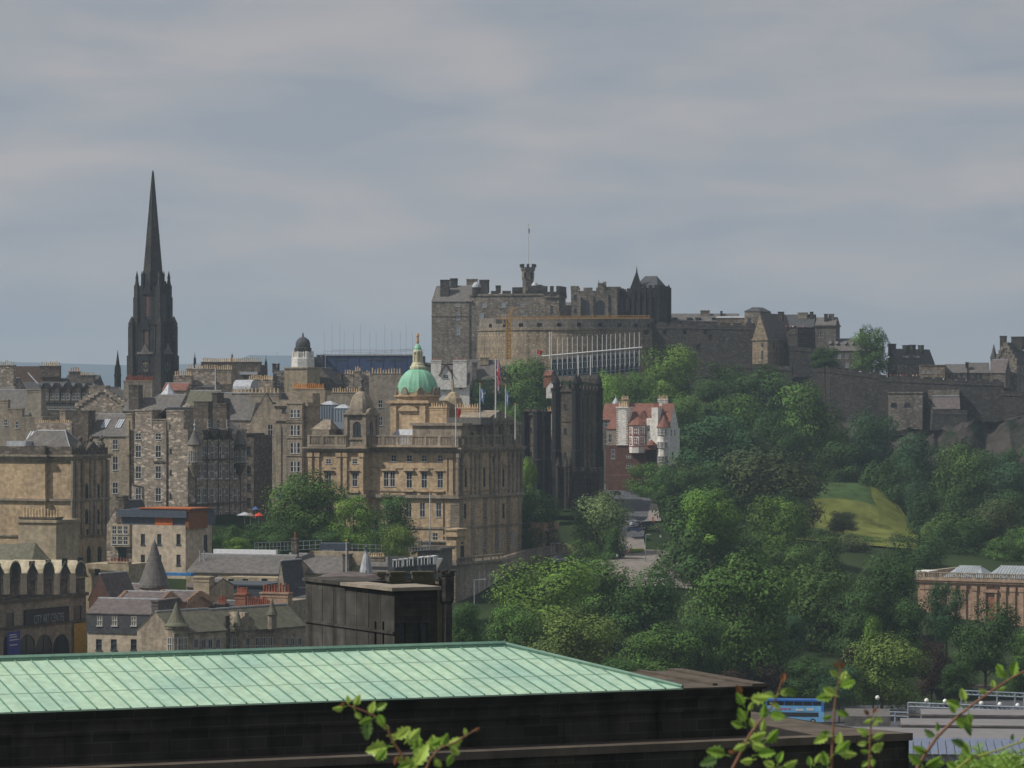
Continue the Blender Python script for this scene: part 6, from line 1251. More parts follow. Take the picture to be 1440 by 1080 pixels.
# --- classical building at left
def classical():
    b = Bld('classical_hall', 'classical sandstone hall with hipped glazed roof and shaded arched end', 'building', -60, 705, -24, 800); T = b.T(101); D = b.D(151, T); H = b.Z(641, T); zc = b.Z(705, T); m = MB()
    b.body(m, 0, T, 0, D, 0, H, wg([43.5, 54.5], [(679, 702)], 1.0, 'slit') + wg([80], [(745, 752)], .8, 'dark'), wg([108, 122, 138], [(680, 702), (716, 736)], 1.3, 'archdark') + wg([107, 123, 138], [(744, 752)], .9, 'dark') + wg([108, 125, 140], [(768, 790)], 1.6, 'archdark'))
    t0, t1 = b.T(37.5), b.T(67); m.box(t0, t1, -1.0, .01, 0, H - .4)
    b.part('wall', m, S_WARM); m = MB()
    for z, h, o in ((H - .7, .5, .6), (H - .2, .4, .9), (zc, .5, .5), (b.Z(756, T), .4, .3), (b.Z(650, T), .3, .25)): m.box(-o, T + o, -o, D + o, z, z + h); m.box(t0 - o, t1 + o, -1.0 - o, 0, z, z + h)
    for p in (101, 106, 115, 127, 133, 144, 150): d = b.D(p, T); m.box(T, T + .5, d - .4, d + .4, zc + .5, H - 1); m.box(T, T + .4, d - .5, d + .5, b.Z(756, T) + .3, zc)
    b.part('cornice', m, S_TAN)
    m = MB(); m.box(-.2, T + .1, -.2, .5, H + .2, b.Z(628, T)); m.box(T - .6, T + .1, .5, D, H + .2, b.Z(630, T)); dA, dB = b.D(113, T), b.D(143, T); pediment(m, T, (dA + dB) / 2, H + .2, dB - dA, b.Z(622, T, dA) - H, 'R', .6); m.box(t0, t1, -1, -.4, H + .2, b.Z(626))
    for d in (dA, dB, (dA + dB) / 2): m.lathe(T, d, [(.6, H + 1), (.8, H + 2.2), (.3, H + 3), (.5, H + 3.6), (.05, H + 4.4)], 8)
    b.part('parapet', m, S_RUBD)
    r = b.hip(b.T(20, 4), T - 2, 3, D - 3, H + .4, b.Z(608, T, 8) - H, 4.2, 4.2, SL)
    m = MB(); z0, z1 = H + .9, b.Z(609, T, 8) + .3; a0, a1 = b.T(30, 4), b.T(58, 4); m.face([(a0, 4, z0 + .4), (a1, 4, z0 + .4), (a1 + .6, 7.0, z1), (a0 + .6, 7.0, z1)]); s = b.part('roof_glazing', m, GLASSB, r)
    m = MB(); 
    for t in cols(a0, a1, 9): m.bar((t, 4, z0 + .45), (t + .6, 7, z1 + .05), .16)
    b.part('glazing_bar', m, PAINTW, r)
    m = MB(); m.box(b.T(2), b.T(29), 2, 5, H + .4, b.Z(621, T)); b.part('white_upstand', m, LEAD)
classical()
b = ten('stone stack building with a mossy slate roof and ten buff pots at left', 26, 79, 620, -24, 733, 860, 8, S_OCHRE, cor=(.5, .3), ch=[(27, 78, 728, 736, .3, 2.5, 12, POT, S_RUBD, 1.5)])
m = MB(); T = b.Tm; m.face([(b.T(-20), -6, b.Z(800)), (b.T(66), -6, b.Z(800)), (b.T(50), 0, b.Z(762)), (b.T(-20), 0, b.Z(768))]); m.face([(b.T(66), -6, b.Z(800)), (b.T(74), 0, b.Z(790)), (b.T(50), 0, b.Z(762))]); b.part('mossy_roof', m, SLM)
# --- small oriel house and modern block
b = ten('narrow stone house with a white framed oriel beside the modern beige block', 150, 186, 690, -24, 738, 860, 9, S_RUB, wg([172], [(768, 792)], 2.0, 'dark'), roof=('d', 705, SLD), ch=[(163, 174, 698, 735, -.2, 2, 0, POT, S_RUBD)], group=None)
m = MB(); t0, t1 = b.T(160), b.T(187); b.body(m, t0, t1, -1.4, 0, b.Z(768), b.Z(737), [('uv', (t1 - t0) * f, .5, 1.1, 1.7, 'sash') for f in (.2, .5, .8)] + [('uv', (t1 - t0) * f, 2.7, 1.1, 1.7, 'sash') for f in (.2, .5, .8)]); b.part('oriel', m, S_OCHRE)
def modern():
    b = Bld('modern_block', 'modern beige rendered block with orange panels and dark flat top storey', 'building', 186, 668, -27, 812); T = b.T(261); D = b.D(298, T); H = b.Z(738); m = MB()
    b.body(m, 0, T, 0, D, 0, H, wg([201, 224, 251], [(751, 766), (780, 795)], 1.0, 'dark') + wg([251], [(780, 793)], 1.0, 'dark'), wg([289], [(752, 775)], 1.4, 'dark')); b.part('wall', m, HARL)
    m = MB(); b.body(m, -3, T + .2, .6, D + 1, H, b.Z(724), [(208, 728, 737, 1.6, 'dark'), (250, 728, 737, 1.8, 'dark')] if 0 else (), ()); b.part('top_storey', m, LEADD)
    m = MB(); m.box(b.T(216), b.T(241), .45, .61, H + .05, b.Z(727)); b.part('orange_panel', m, TILEO)
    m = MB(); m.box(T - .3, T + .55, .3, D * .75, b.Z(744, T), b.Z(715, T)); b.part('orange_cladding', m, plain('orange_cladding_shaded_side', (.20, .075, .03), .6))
    m = MB(); m.box(-3.5, T + .3, -.2, D + .5, b.Z(727), b.Z(717)); m.box(-1, T + 1, .4, D, b.Z(717), b.Z(715)); b.part('flat_roof', m, LEADD)
    m = MB(); m.box(b.T(195), T + 1.2, .1, D * .8, b.Z(715), b.Z(713.5)); b.part('orange_fascia', m, TILEO)
modern()
b = ten('long low slate roof building right of the modern block, whitewashed at its foot', 262, 398, 650, -20, 806, 850, 14, S_OCHRE, wg([302, 345, 360], [(808, 816)], 1.4, 'sash'), roof=('t', 781, SL), name='long_low_building', group=None)
m = MB(); m.box(b.T(300, 8), b.T(388, 8), 8, 9, b.Z(785, 0, 8), b.Z(772, 0, 8)); b.part('white_parapet', m, PAINTW)
for p in (281, 287): m = MB(); m.tube((b.T(p, 4), 4, b.Z(800)), (b.T(p, 4), 4, b.Z(775)), .12, n=5); b.part('flue_pipe', m, LEAD)
m = MB(); m.box(b.T(240), b.T(284), -5, -3, b.Z(808), b.Z(804)); b.part('blue_hoarding', m, plain('blue_hoarding', (.04, .17, .38), .7))
# --- right group under the bank
b = ten('dark slate roofed house with a pale gable wall left of the flag mast', 390, 480, 655, -20, 806, 860, 12, S_OCHRE, wg([405, 430], [(812, 820)], 1.2), roof=('t', 780, SL), ch=[(410, 417, 758, 785, 3, 1.2, 1, POTR, S_RUBD), (482, 491, 780, 803, .5, 1.5, 1, POTR, S_RUBD)], group=None, name='slate_roofed_house')
m = MB(); m.box(b.T(420), b.T(498), 5.5, 7, b.Z(795), b.Z(776)); b.part('rear_wall', m, S_OCHRE)
b = ten('steep gabled grey stone house front with an arched window, small and narrow', 388, 402, 600, -24, 838, 860, 8, S_TAN, wg([396], [(815, 824)], 1.0), roof=('d', 790, SLD), group=None, name='gabled_house')
b = ten('rubble walled grey building with a mansard of white dormers in a curved row', 500, 612, 690, -14, 806, 870, 12, S_GREY, roof=('t', 786, SL), group=None, name='mansard_building', ch=[(500, 540, 783, 790, .2, 1, 12, POT, S_TAN, .7)])
for i, p in enumerate((555, 563, 570, 578, 590, 599, 607)):
    m = MB(); t = b.T(p, -3); z = b.Z(799 - i * .8, t, -3); b.body(m, t - .42, t + .42, -3, 0, z, z + 1.7, [('uv', .42, .2, .6, 1.3, 'dark')]); m.box(t - .48, t + .48, -3.1, 0, z + 1.7, z + 1.85); b.part('dormer', m, PAINTW)
m = MB(); m.box(b.T(548, -1), b.T(612, -1), -2.5, 0, b.Z(805), b.Z(782)); b.part('mansard', m, SLD)
b = ten('grey stone pier with a flagstaff block left of the arched loggia', 587, 618, 730, -20, 772, 860, 8, S_GREY, group=None, cor=(.5, .5), name='flagstaff_pier')
flagpole(604.5, 693, 765, 735, 'tall white flagpole in front of the bank facade', .16, None, 'single flagpoles')
flagpole(487, 762, 815, 650, 'plain white mast over the slate roofs below the bank trees', .12, None, 'single flagpoles')
def fence(label, pts, h, mat=PAINTW, name='railing_fence', sp=1.2):
    p0, r0, Y0 = pts[0]; root = empty(name, (wx(p0, Y0), Y0, wz(r0, Y0))); tag(root, label, 'fence'); o = Vector(root.location); P = [W(*q) - o for q in pts]
    m = MB(); q_ = MB(); m.tube((0, 0, 0), (0, 0, h), .07, n=4); pm = m.build('fence_post', mat, root)
    for a, c in zip(P, P[1:]):
        L = (c - a).length; n = max(1, int(L / sp))
        for i in range(n + 1): f = bpy.data.objects.new('fence_post', pm.data); col.objects.link(f); f.parent = root; f.location = a.lerp(c, i / n)
        for z in (h, h * .5, .1): q_.tube(a + Vector((0, 0, z)), c + Vector((0, 0, z)), .06, n=4)
    q_.build('fence_rail', mat, root)
fence('pale railing above the long low roofs under the bank trees', [(358, 776, 690), (410, 774, 700), (452, 772, 700)], 1.9, LEAD)
fence('grey railing with glazed panels in front of the small olive tree', [(487, 776, 700), (545, 778, 700), (604, 774, 715)], 1.7, LEAD)
b = simple('site_cabin', 'dark blue site cabin standing at the railing under the bank trees', 'cabin', 449, 487, 690, -10, 764, 786, 4, LEADD, wg([457, 466], [(773, 780)], 1.2, 'pale')); done(b)
S_PALER = stone('roof_stone_pale', (.50, .45, .33), (.44, .39, .28), weather=.35, streak=.3)
# --- lower left: arts building
def arts():
    b = Bld('arts_building', 'dark stone arts building with a scalloped attic roofline and a black name sign', 'building', 0, 560, 64, 1010)
    T = b.T(121); t_ = b.T(-25); H = b.Z(846); D = 14; m = MB()
    F = wg([14], [(862, 885)], 2.4, 'dark') + wg([109], [(852, 874)], 2.6, 'dark') + wg([38, 62, 86], [(892, 960)], 5.2, 'archdark') + wg([9, 19], [(895, 960)], 1.8, 'archdark')
    b.body(m, t_, T, 0, D, 0, H, F); b.part('wall', m, S_TAN)
    m = MB(); m.box(t_, T + .2, -.5, .02, H - .3, H + .3); m.box(t_, T + .2, -.3, .02, b.Z(886), b.Z(885) + .3); b.part('cornice', m, S_RUBD)
    # attic: alternating gabled and arched bays
    za = b.Z(820); m = MB(); b.body(m, t_, T, .3, D, H + .3, za, wg([18, 42, 65, 88, 110], [(822, 842)], 2.4, 'dark')); b.part('attic_wall', m, S_RUBD)
    cs = [-6, 18, 42, 65, 88, 110]; 
    for i, p in enumerate(cs):
        t = b.T(p, .3); w = 1.75; zs = b.Z(808, t); zt = b.Z(793, t); m = MB(); pts = [(-w, za), (w, za), (w, zs)] + ([(w * math.cos(a), zs + (zt - zs) * math.sin(a)) for a in [math.pi * k / 8 for k in range(1, 8)]] if i % 2 else [(0, zt)]) + [(-w, zs)]
        f = [(t + a, -.1, z) for a, z in pts]; g = [(t + a, 7, z) for a, z in pts]; m.face(f); m.face(g[::-1]); [m.face([f[j], g[j], g[(j + 1) % len(f)], f[(j + 1) % len(f)]]) for j in range(len(f))]
        d = b.part('attic_bay', m, S_RUBD); m = MB()
        zl = b.Z(813, t); W2 = 3.15; up = [(W2, zl), (w + .1, zs + .2)] + ([((w + .1) * math.cos(a), zs + .2 + (zt - zs + .45) * math.sin(a)) for a in [math.pi * k / 8 for k in range(1, 8)]] if i % 2 else [(0, zt + .6)]) + [(-w - .1, zs + .2), (-W2, zl)]
        F2 = [(t + a, .1 - .35 * (abs(a) < w + .2), z) for a, z in up]; G2 = [(t + a, 7, z) for a, z in up]
        for j in range(len(up) - 1): m.face([F2[j], G2[j], G2[j + 1], F2[j + 1]]); m.face([F2[j], F2[j + 1], (F2[j + 1][0], F2[j + 1][1], F2[j + 1][2] - .3), (F2[j][0], F2[j][1], F2[j][2] - .3)])
        m.box(t - W2, t + W2, .1, .28, za, zl)
        b.part('bay_roof', m, S_PALER, d)
        pm, fm = win_mesh(1.8, 3.0, 'dark'); o = bpy.data.objects.new('window', pm); col.objects.link(o); o.parent = d; o.location = (t, -.3, za + .4)
        if i < 5:
            t2 = b.T((p + cs[i + 1]) / 2, .3); m = MB(); m.box(t2 - .95, t2 + .95, -.2, 4, b.Z(836, t2), b.Z(806, t2)); b.part('attic_pier', m, HARL)
    
    # sign
    t0, t1 = b.T(33), b.T(95); m = MB(); m.box(t0, t1, -.35, -.05, b.Z(880, t0), b.Z(858, t0)); sg = b.part('name_sign', m, PAINTD)
    cu = bpy.data.curves.new('txt', 'FONT'); cu.body = 'CITY ART CENTRE'; cu.size = 1.75; cu.extrude = .02; cu.align_x = 'CENTER'; cu.align_y = 'CENTER'
    to = bpy.data.objects.new('txt', cu); col.objects.link(to); bpy.context.view_layer.update(); me = bpy.data.meshes.new_from_object(to.evaluated_get(bpy.context.evaluated_depsgraph_get())); bpy.data.objects.remove(to); me.materials.clear(); me.materials.append(plain('sign_lettering', (.24, .27, .29), .6))
    wd = max(v.co.x for v in me.vertices) - min(v.co.x for v in me.vertices); L = bpy.data.objects.new('sign_lettering', me); col.objects.link(L); L.parent = sg; k = (t1 - t0) * .68 / wd; L.scale = (k, 1.25, 1); L.location = ((t0 + t1) / 2 + .5, -.38, b.Z(870, (t0 + t1) / 2)); L.rotation_euler = (R(90), 0, 0)
    for (a, c_, r0, r1, nm, lab, mat) in ((7, 25, 889, 940, 'banner', 'blue banner', plain('banner_blue', (.05, .06, .25), .7)), (101, 118, 877, 928, 'banner', 'yellow banner', plain('banner_yellow', (.42, .26, .04), .7))):
        t0, t1 = b.T(a), b.T(c_); m = MB(); m.box(t0, t1, -.5, -.42, b.Z(r1, t0), b.Z(r0, t0)); q = b.part(nm, m, mat, label=lab); m = MB(); h = b.Z(r0, t0) - b.Z(r1, t0)
        for z in ((.9, .84, .76, .62, .3, .26) if a < 50 else (.1, .06)): m.box(t0 + (t1 - t0) * .18, t0 + (t1 - t0) * random.uniform(.6, .9), -.53, -.5, b.Z(r1, t0) + h * z, b.Z(r1, t0) + h * (z + .025))
        b.part('banner_print', m, FW if a < 50 else PAINTD, q)
arts()
# --- white and slate-hung house
b = ten('house with slate hung upper storey over stained cream lower walls', 123, 213, 545, -20, 863, 960, 8, WHITE if 0 else HARL, wg([139, 160, 188], [(899, 914)], 1.1, 'dark'), roof=('t', 843, SLP), name='slate_hung_house', group=None)
m = MB(); z0, z1 = b.Z(890), b.H - .1; b.wall(m, 'F', -.1, b.Tm + .1, -.15, z0, z1, wg([140, 161, 188], [(866, 880)], 1.0, 'sash')); m.box(b.Tm, b.Tm + .12, 0, b.dep, z0, z1); b.part('slate_hanging', m, SLD)
b.chim(b.Tm + .6, 4, b.H - 2, 1.2, 8, 4.2, 0, mat=SLP)
b = ten('small slate roof stepping up directly behind the slate hung house', 165, 226, 565, -20, 846, 930, 7, S_PINK, roof=('t', 833, SLP), group=None, name='stepped_roof_house', steps=5)
b = ten('dark reddish gable end beside the arts building', 125, 155, 590, -30, 842, 930, 8, S_RED, roof=('d', 808, SLP), group=None, name='red_gable_house')
ten('ochre low building behind the dark reddish gable with tiny pots', 120, 181, 630, -22, 793, 860, 8, S_OCHRE, wg([137], [(800, 808)], 1.2, 'dark'), ch=[(152, 180, 791, 797, .2, 1.2, 6, POTR, S_OCHRE, .7)], group=None, name='ochre_building')
b = ten('pair of little gabled roofs left of the great slate cone', 165, 197, 600, -24, 832, 900, 6, S_TAN, roof=('t', 822, SLP), group=None, name='twin_gable_house')
# cone tower
b = Bld('cone_roofed_tower', 'round tower with a great tall grey slate cone roof', 'tower', 217, 588, 0, 870); k = 588 / FPX; m = MB(); m.lathe(0, 0, [(21 * k, -4), (21 * k, b.Z(824))], 20); b.part('drum_wall', m, S_PINK); m = MB(); m.lathe(0, 0, [(23 * k, b.Z(826)), (22.5 * k, b.Z(823)), (16 * k, b.Z(805)), (9 * k, b.Z(785)), (3.2 * k, b.Z(765)), (.8 * k, b.Z(760))], 24); b.part('cone_roof', m, SL, smooth=True); m = MB(); m.lathe(0, 0, [(1.3 * k, b.Z(762)), (1.3 * k, b.Z(759)), (.05, b.Z(756))], 8); b.part('finial', m, LEAD)
b = ten('crow stepped slate roofed house right of the great cone', 212, 262, 570, -24, 846, 960, 9, S_PINK, roof=('t', 832, SLP), steps=6, group=None, name='crow_stepped_house', ch=[(232, 250, 855, 905, -1.2, 1.8, 4, POTR, S_OCHRE, 1.4)])
b = ten('sandstone house with a tall chimney gable between the cone and the dark roofs', 262, 298, 585, -24, 826, 930, 8, S_OCHRE, roof=('t', 814, SLP), group=None, name='chimney_gable_house', ch=[(272, 294, 812, 850, -.6, 2, 0, POT, S_OCHRE)])
ten('dark flat roofed modern shed among the lower roofs', 298, 368, 600, -18, 822, 900, 12, DGREY, group=None, name='dark_roof_shed', cor=(.3, .3))
ten('cream low range with small windows under the long low slate roof', 318, 392, 635, -18, 812, 860, 5, S_OCHRE, wg([325, 345, 372], [(814, 822)], 1.2, 'dark'), group=None, name='cream_range')
b = ten('brown stone stack row with dark red pots in the lower roofs', 294, 345, 575, -20, 854, 930, 8, S_RUBD, group=None, name='stack_row_building', roof=('t', 846, SLD), ch=[(330, 345, 836, 862, 0, 2, 7, POTR, S_REDL, 1.1), (345, 377, 855, 866, -1, 1.5, 12, POTR, S_REDL, 1.5), (304, 316, 850, 864, -1, 1.5, 5, POTR, S_RUBD, 1.2)])
b = ten('pinkish chimney gable with two tiers of pots left of the dark concrete block', 365, 406, 590, -22, 845, 930, 9, S_TAN, group=None, name='potted_gable_building', ch=[(366, 405, 834, 862, -.2, 1.8, 10, POTR, S_PINK, 1.4)])
b = ten('slate roof with white ridges next to the dark concrete block', 402, 436, 600, -18, 842, 930, 9, HARLG, group=None, name='white_ridged_house', roof=('t', 828, SLD))
# curved street turret row
def street():
    b = Bld('corner_turret_building', 'stone corner building with a slender grey turret cone at the lower left', 'building', 245, 528, 48, 990); m = MB(); T = b.T(318); H = b.Z(891); b.body(m, 0, T, 0, 9, 0, H, wg([276, 287, 296, 307], [(898, 925)], 1.0, 'sash')); b.gable(0, T, 0, 9, H, 3.2, mat=SLM, wallmb=m); b.part('wall', m, S_TAN)
    k = 528 / FPX; m = MB(); c = (1.6, 1.2); r = 15.5 * k; m.lathe(c[0], c[1], [(r, 0), (r, b.Z(887)), (r * 1.12, b.Z(884)), (r * 1.12, b.Z(881))], 14); w = b.part('corner_turret', m, S_TAN)
    for a in (-170, -140, -110, -80, -50):
        pm, fm = win_mesh(.9, 2.2, 'sash'); o = bpy.data.objects.new('window', pm); col.objects.link(o); o.parent = w; q = r * .98 + .14; aa = R(a); o.location = (c[0] + q * math.cos(aa), c[1] + q * math.sin(aa), b.Z(916)); o.rotation_euler = (0, 0, aa + R(90)); f = bpy.data.objects.new('window_frame', fm); col.objects.link(f); f.parent = w; f.location = o.location; f.rotation_euler = o.rotation_euler
    m = MB(); m.lathe(c[0], c[1], [(r * 1.2, b.Z(881)), (r * .85, b.Z(876)), (r * .5, b.Z(866)), (r * .2, b.Z(853)), (.1, b.Z(848))], 16); b.part('turret_roof', m, SLM, w, True)
    b = Bld('curved_street_building', 'row with crow stepped gables and small turrets facing a curved street', 'building', 312, 548, 52, 990); m = MB(); T = b.T(430); H = b.Z(889); b.body(m, 0, T, 0, 9, 0, H, wg([322, 330, 349, 362, 371, 381, 404, 412, 422], [(896, 920)], 1.0, 'sash') + wg([322, 330, 345, 358, 367, 376, 402, 408, 416, 424], [(884 + 8, 897)], 1.0)); b.gable(0, T, 0, 9, H, 3.4, mat=SLM, wallmb=m)
    for p in (346,): 
        t = b.T(p); m.box(t - 2, t + 2, -.1, 4, H - 1, b.Z(875)); m.face([(t - 2, -.1, b.Z(875)), (t + 2, -.1, b.Z(875)), (t, -.1, b.Z(866))]); m.box(t - .5, t + .5, -.2, 4, b.Z(875), b.Z(864)); m.box(t - 1.2, t + 1.2, -.15, 4, b.Z(875), b.Z(870))
    b.part('wall', m, S_TAN)
    for p, w_, t0, t1, t2 in ((335.5, 7, 884, 881, 857), (384, 6.5, 884, 865, 842)):
        t = b.T(p, -1); y = b.wy(t, -.8); k = y / FPX; m = MB(); r = w_ * k; m.lathe(t, -.8, [(r * .4, b.Z(t0 + 6, t)), (r, b.Z(t0, t)), (r, b.Z(t1, t)), (r * 1.15, b.Z(t1, t) + .1)], 10); w = b.part('turret', m, S_TAN); m = MB(); m.lathe(t, -.8, [(r * 1.25, b.Z(t1, t) + .1), (r * .6, b.Z((t1 + t2) / 2, t)), (.08, b.Z(t2, t))], 10); b.part('turret_roof', m, SLM, w)
    m = MB(); t = b.T(317); m.box(t - .5, t + .5, -.5, 0, 0, b.Z(866)); 
    for i in range(12): m.box(t - .6, t + .6, -.6, -.5, i * 1.2, i * 1.2 + .6)
    b.part('pilaster_strip', m, S_RUBD)
street()
# ================================================================== near buildings
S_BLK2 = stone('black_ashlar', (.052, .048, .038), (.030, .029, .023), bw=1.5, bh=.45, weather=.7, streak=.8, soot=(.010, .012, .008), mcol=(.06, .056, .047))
def conc():
    b = Bld('concrete_block', 'dark weather streaked flat roofed block with slit openings', 'building', 554.5, 232, 28, 1000); D = b.D(430, 0); T = b.T(615); H = b.Z(831); H2 = b.Z(813, 0, D); m = MB()
    b.wall(m, 'L', 0, D, 0, 0, H, wg([528, 539], [(874, 915)], .32, 'slit')); mf = MB(); b.wall(mf, 'F', 0, T, 0, 0, H, wg([566, 586, 597], [(876, 915)], .5, 'slit')); b.part('shade_dark_front', mf, S_BLK2); b.wall(m, 'R', 0, D, T, 0, H); b.wall(m, 'B', 0, T, D, 0, H); m.face([(0, 0, H), (T, 0, H), (T, D, H), (0, D, H)])  # front face gets a blacker stone, its shade put into the colour
    z = b.Z(892, 0); m.box(-.12, 0, 0, D, z, z + .18)
    for d in cols(2.2, D - 1, 7): m.box(-.03, 0, d, d + .04, 0, H)
    b.part('wall', m, S_CONC)
    m = MB(); d1 = D * .55; m.box(-.35, T + .15, -.35, d1 * .45, H, H + .25); m.box(-.35, T * .55, d1 * .45, d1, H, H + .22); b.part('roof_coping', m, HARLG)
    m = MB(); m.box(-.2, T, d1 + .01, D + .2, H, b.Z(812, 0, D)); b.part('upper_block', m, S_CONC)
_c = S_CONC = stone('streaked_concrete', (.085, .080, .072), (.06, .057, .052), bw=2.4, bh=1.6, weather=.75, streak=.85, soot=(.018, .018, .016))
conc()
b = Bld('disc_roof_turret', 'octagonal turret with a wide flat purplish slate roof behind the dark block', 'turret', 497, 262, 0, 830); k = 262 / FPX; m = MB(); m.lathe(0, 0, [(42 * k, -2), (42 * k, b.Z(813))], 12); b.part('wall', m, S_BLACKW); m = MB(); m.lathe(-.3, 0, [(46 * k, b.Z(816)), (46 * k, b.Z(813)), (38 * k, b.Z(808)), (8 * k, b.Z(804))], 20); b.part('roof', m, SLP)
b = Bld('lead_spirelet', 'pale ribbed lead pyramid spirelet above the flat purplish roof', 'spirelet', 515, 268, 0, 820); k = 268 / FPX; m = MB(); m.lathe(0, 0, [(13 * k, -1.2), (12.5 * k, 0), (6.5 * k, b.Z(790)), (1.5 * k, b.Z(772)), (.02, b.Z(767))], 12); b.part('cone', m, LEAD)
m = MB()
for i in range(12): a = 2 * math.pi * i / 12; m.tube((13 * k * math.cos(a), 13 * k * math.sin(a), -.2), (.6 * k * math.cos(a), .6 * k * math.sin(a), b.Z(769)), .07, .03, 4)
b.part('lead_roll', m, LEADD)
def castellated():
    b = Bld('castellated_house', 'mossy topped castellated stone house with a round corner turret behind the dark block', 'building', 556, 262, 12, 1000); T = b.T(640); H = b.Z(822); m = MB(); b.body(m, 0, T - .8, 0, 5, 0, H, wg([626], [(852, 862)], .3, 'slit') + wg([624], [(866, 880)], .6, 'slit')); m.box(-.1, T - .7, -.2, .1, b.Z(817), b.Z(815)); b.part('wall', m, S_TANM)
    m = MB()
    for a, c_ in ((531, 541), (549, 569), (580, 609)):
        m.box(b.T(a), b.T(c_), -.15, .5, b.Z(822), b.Z(806)); m.box(b.T(a) - .08, b.T(c_) + .08, -.25, .6, b.Z(807), b.Z(804))
    m.box(b.T(531), b.T(612), 0, .5, H - .6, b.Z(818)); b.part('battlement', m, S_TANM)
    t = b.T(628.5); k = b.wy(t, 0) / FPX; m = MB(); m.lathe(t, .2, [(8 * k, b.Z(1000)), (8 * k, b.Z(850)), (11 * k, b.Z(846)), (11 * k, b.Z(812)), (12 * k, b.Z(810)), (12 * k, b.Z(806))], 10); b.part('corner_turret', m, S_BLACKW)
    m = MB()
    for i in range(5): a = 2 * math.pi * i / 5 + .3; m.box(t + 9.5 * k * math.cos(a) - .2, t + 9.5 * k * math.cos(a) + .2, .2 + 9.5 * k * math.sin(a) - .2, .2 + 9.5 * k * math.sin(a) + .2, b.Z(806), b.Z(803))
    b.part('turret_crenel', m, S_BLACKW)
S_TANM = stone('stone_mossy', (.15, .125, .085), (.10, .09, .06), weather=.6, streak=.6, soot=(.05, .055, .025))
castellated()
# ------------------------------------------------------------------ near building with the green copper roof
def near():
    s = .405; yaw = math.degrees(math.atan(s)); b = Bld('copper_roof_building', 'long near building with a pale green ribbed copper roof and black stone walls', 'building', -90, 135 * (1 + s * -.1565) / (1 + s * (90 + 720) / FPX), yaw, 1180)
    T = b.T(965); Tc = b.T(1070); H = b.Z(1003, b.T(0)); RUN = 8.0; RI = b.Z(908, b.T(710, RUN), RUN) - H; Tr = b.T(710, RUN)
    m = MB(); m.box(-40, Tc, .9, 8.6, 0, H - .34); m.box(-40, Tr, 8.61, 15, 0, H - .34)
    m.box(-40, Tc + .3, .5, 8.6, H - .34, H - .16); m.box(-40, Tc + .45, .35, 8.6, H - .16, H - .06)
    for t in range(-39, int(Tc), 4): m.box(t, t + .06, .84, .9, 1, H - 1.0)
    m.box(-40, Tc + .12, .78, .9, H - 1.0, H - .34); m.box(-40, Tc + .2, .62, .78, H - .5, H - .34)
    b.part('wall', m, S_BLK2)
    # roof planes: front slope and hip
    m = MB(); e = .1
    m.face([(-40, 0.3, H), (T, .3, H), (Tr, RUN, H + RI), (-40, RUN, H + RI)]); m.face([(T, .3, H), (T, RUN * 2 - .3, H), (Tr, RUN, H + RI)]); m.face([(T, RUN * 2 - .3, H), (-40, RUN * 2 - .3, H), (-40, RUN, H + RI), (Tr, RUN, H + RI)])
    m.face([(-40, .3, H - .06), (T, .3, H - .06), (T, .3, H), (-40, .3, H)])
    rf = b.part('copper_roof', m, COPPER)
    m = MB(); sp = .64; t = -40.04
    zr = lambda d: H + RI * (d - .3) / (RUN - .3)
    while t < T - .3:
        d1 = RUN if t < Tr else .3 + (RUN - .3) * (T - t) / (T - Tr)
        m.face([(t - .022, .3, H + .0), (t + .022, .3, H + .0), (t + .022, .3, H + .05), (t - .022, .3, H + .05)]); 
        for a, c_ in (((t - .022, 0), (t - .022, .05)), ((t - .022, .05), (t + .022, .05)), ((t + .022, .05), (t + .022, 0))):
            m.face([(a[0], .3, H + a[1]), (c_[0], .3, H + c_[1]), (c_[0], d1, zr(d1) + c_[1]), (a[0], d1, zr(d1) + a[1])])
        t += sp
    b.part('standing_seam', m, COPPERD, rf)
    for f in (.335, .70):
        m = MB(); d = .3 + (RUN - .3) * f; 
        t = -40.04
        while t < T - (T - Tr) * f - .7: m.face([(t + .03, d - .035, zr(d - .035) + .012), (t + sp - .03, d - .035, zr(d - .035) + .012), (t + sp - .03, d, zr(d) + .014), (t + .03, d, zr(d) + .014)]); t += sp
        b.part('cross_welt', m, COPPERD, rf)
    m = MB(); m.tube((-40, RUN, H + RI + .08), (Tr, RUN, H + RI + .08), .13, n=6); m.tube((Tr, RUN, H + RI + .08), (T, .35, H + .05), .09, n=6); m.box(-40, Tr, RUN - .16, RUN + .16, H + RI - .02, H + RI + .06)
    b.part('ridge_roll', m, COPPERD, rf)
    # stone blocking course at the right end
    m = MB(); m.box(T + .02, Tc + .4, .33, 8.5, H - .06, H - .01); m.box(Tc - .2, Tc + .42, .36, 8.45, H - .01, H + .07); m.box((T + Tc) / 2, (T + Tc) / 2 + .2, 1, 8.4, H - .01, H + .08); b.part('stone_gutter', m, S_LEDGE)
    # lower block
    Hl = b.Z(1083, b.T(0)); Tl = b.T(1268); m = MB()
    P = [(-40, -.6), (Tl, -.6), (Tl - .7, .2), (b.T(1075, 9), 10), (b.T(1075, 9), 12), (-40, 12)]
    m.prism(P, 0, Hl - .01)
    for t in range(-39, int(Tl), 3): m.box(t, t + .05, -.64, -.6, .5, Hl - .4)
    b.part('lower_block', m, S_BLK2)
    m = MB(); m.prism([(-40, -.75), (Tl + .1, -.75), (Tl - .3, .3), (Tl - .5, .89), (-40, .89)], Hl - .28, Hl + .02); b.part('lower_coping', m, S_LEDGE)
    m = MB(); m.prism([(Tc + .02, .9), (Tl - .45, .9), (Tl - 1.6, 2.6), (b.T(1075, 9), 10), (Tc + .02, 10)], Hl - .2, Hl + .015); b.part('lower_roof', m, S_LEDGE)
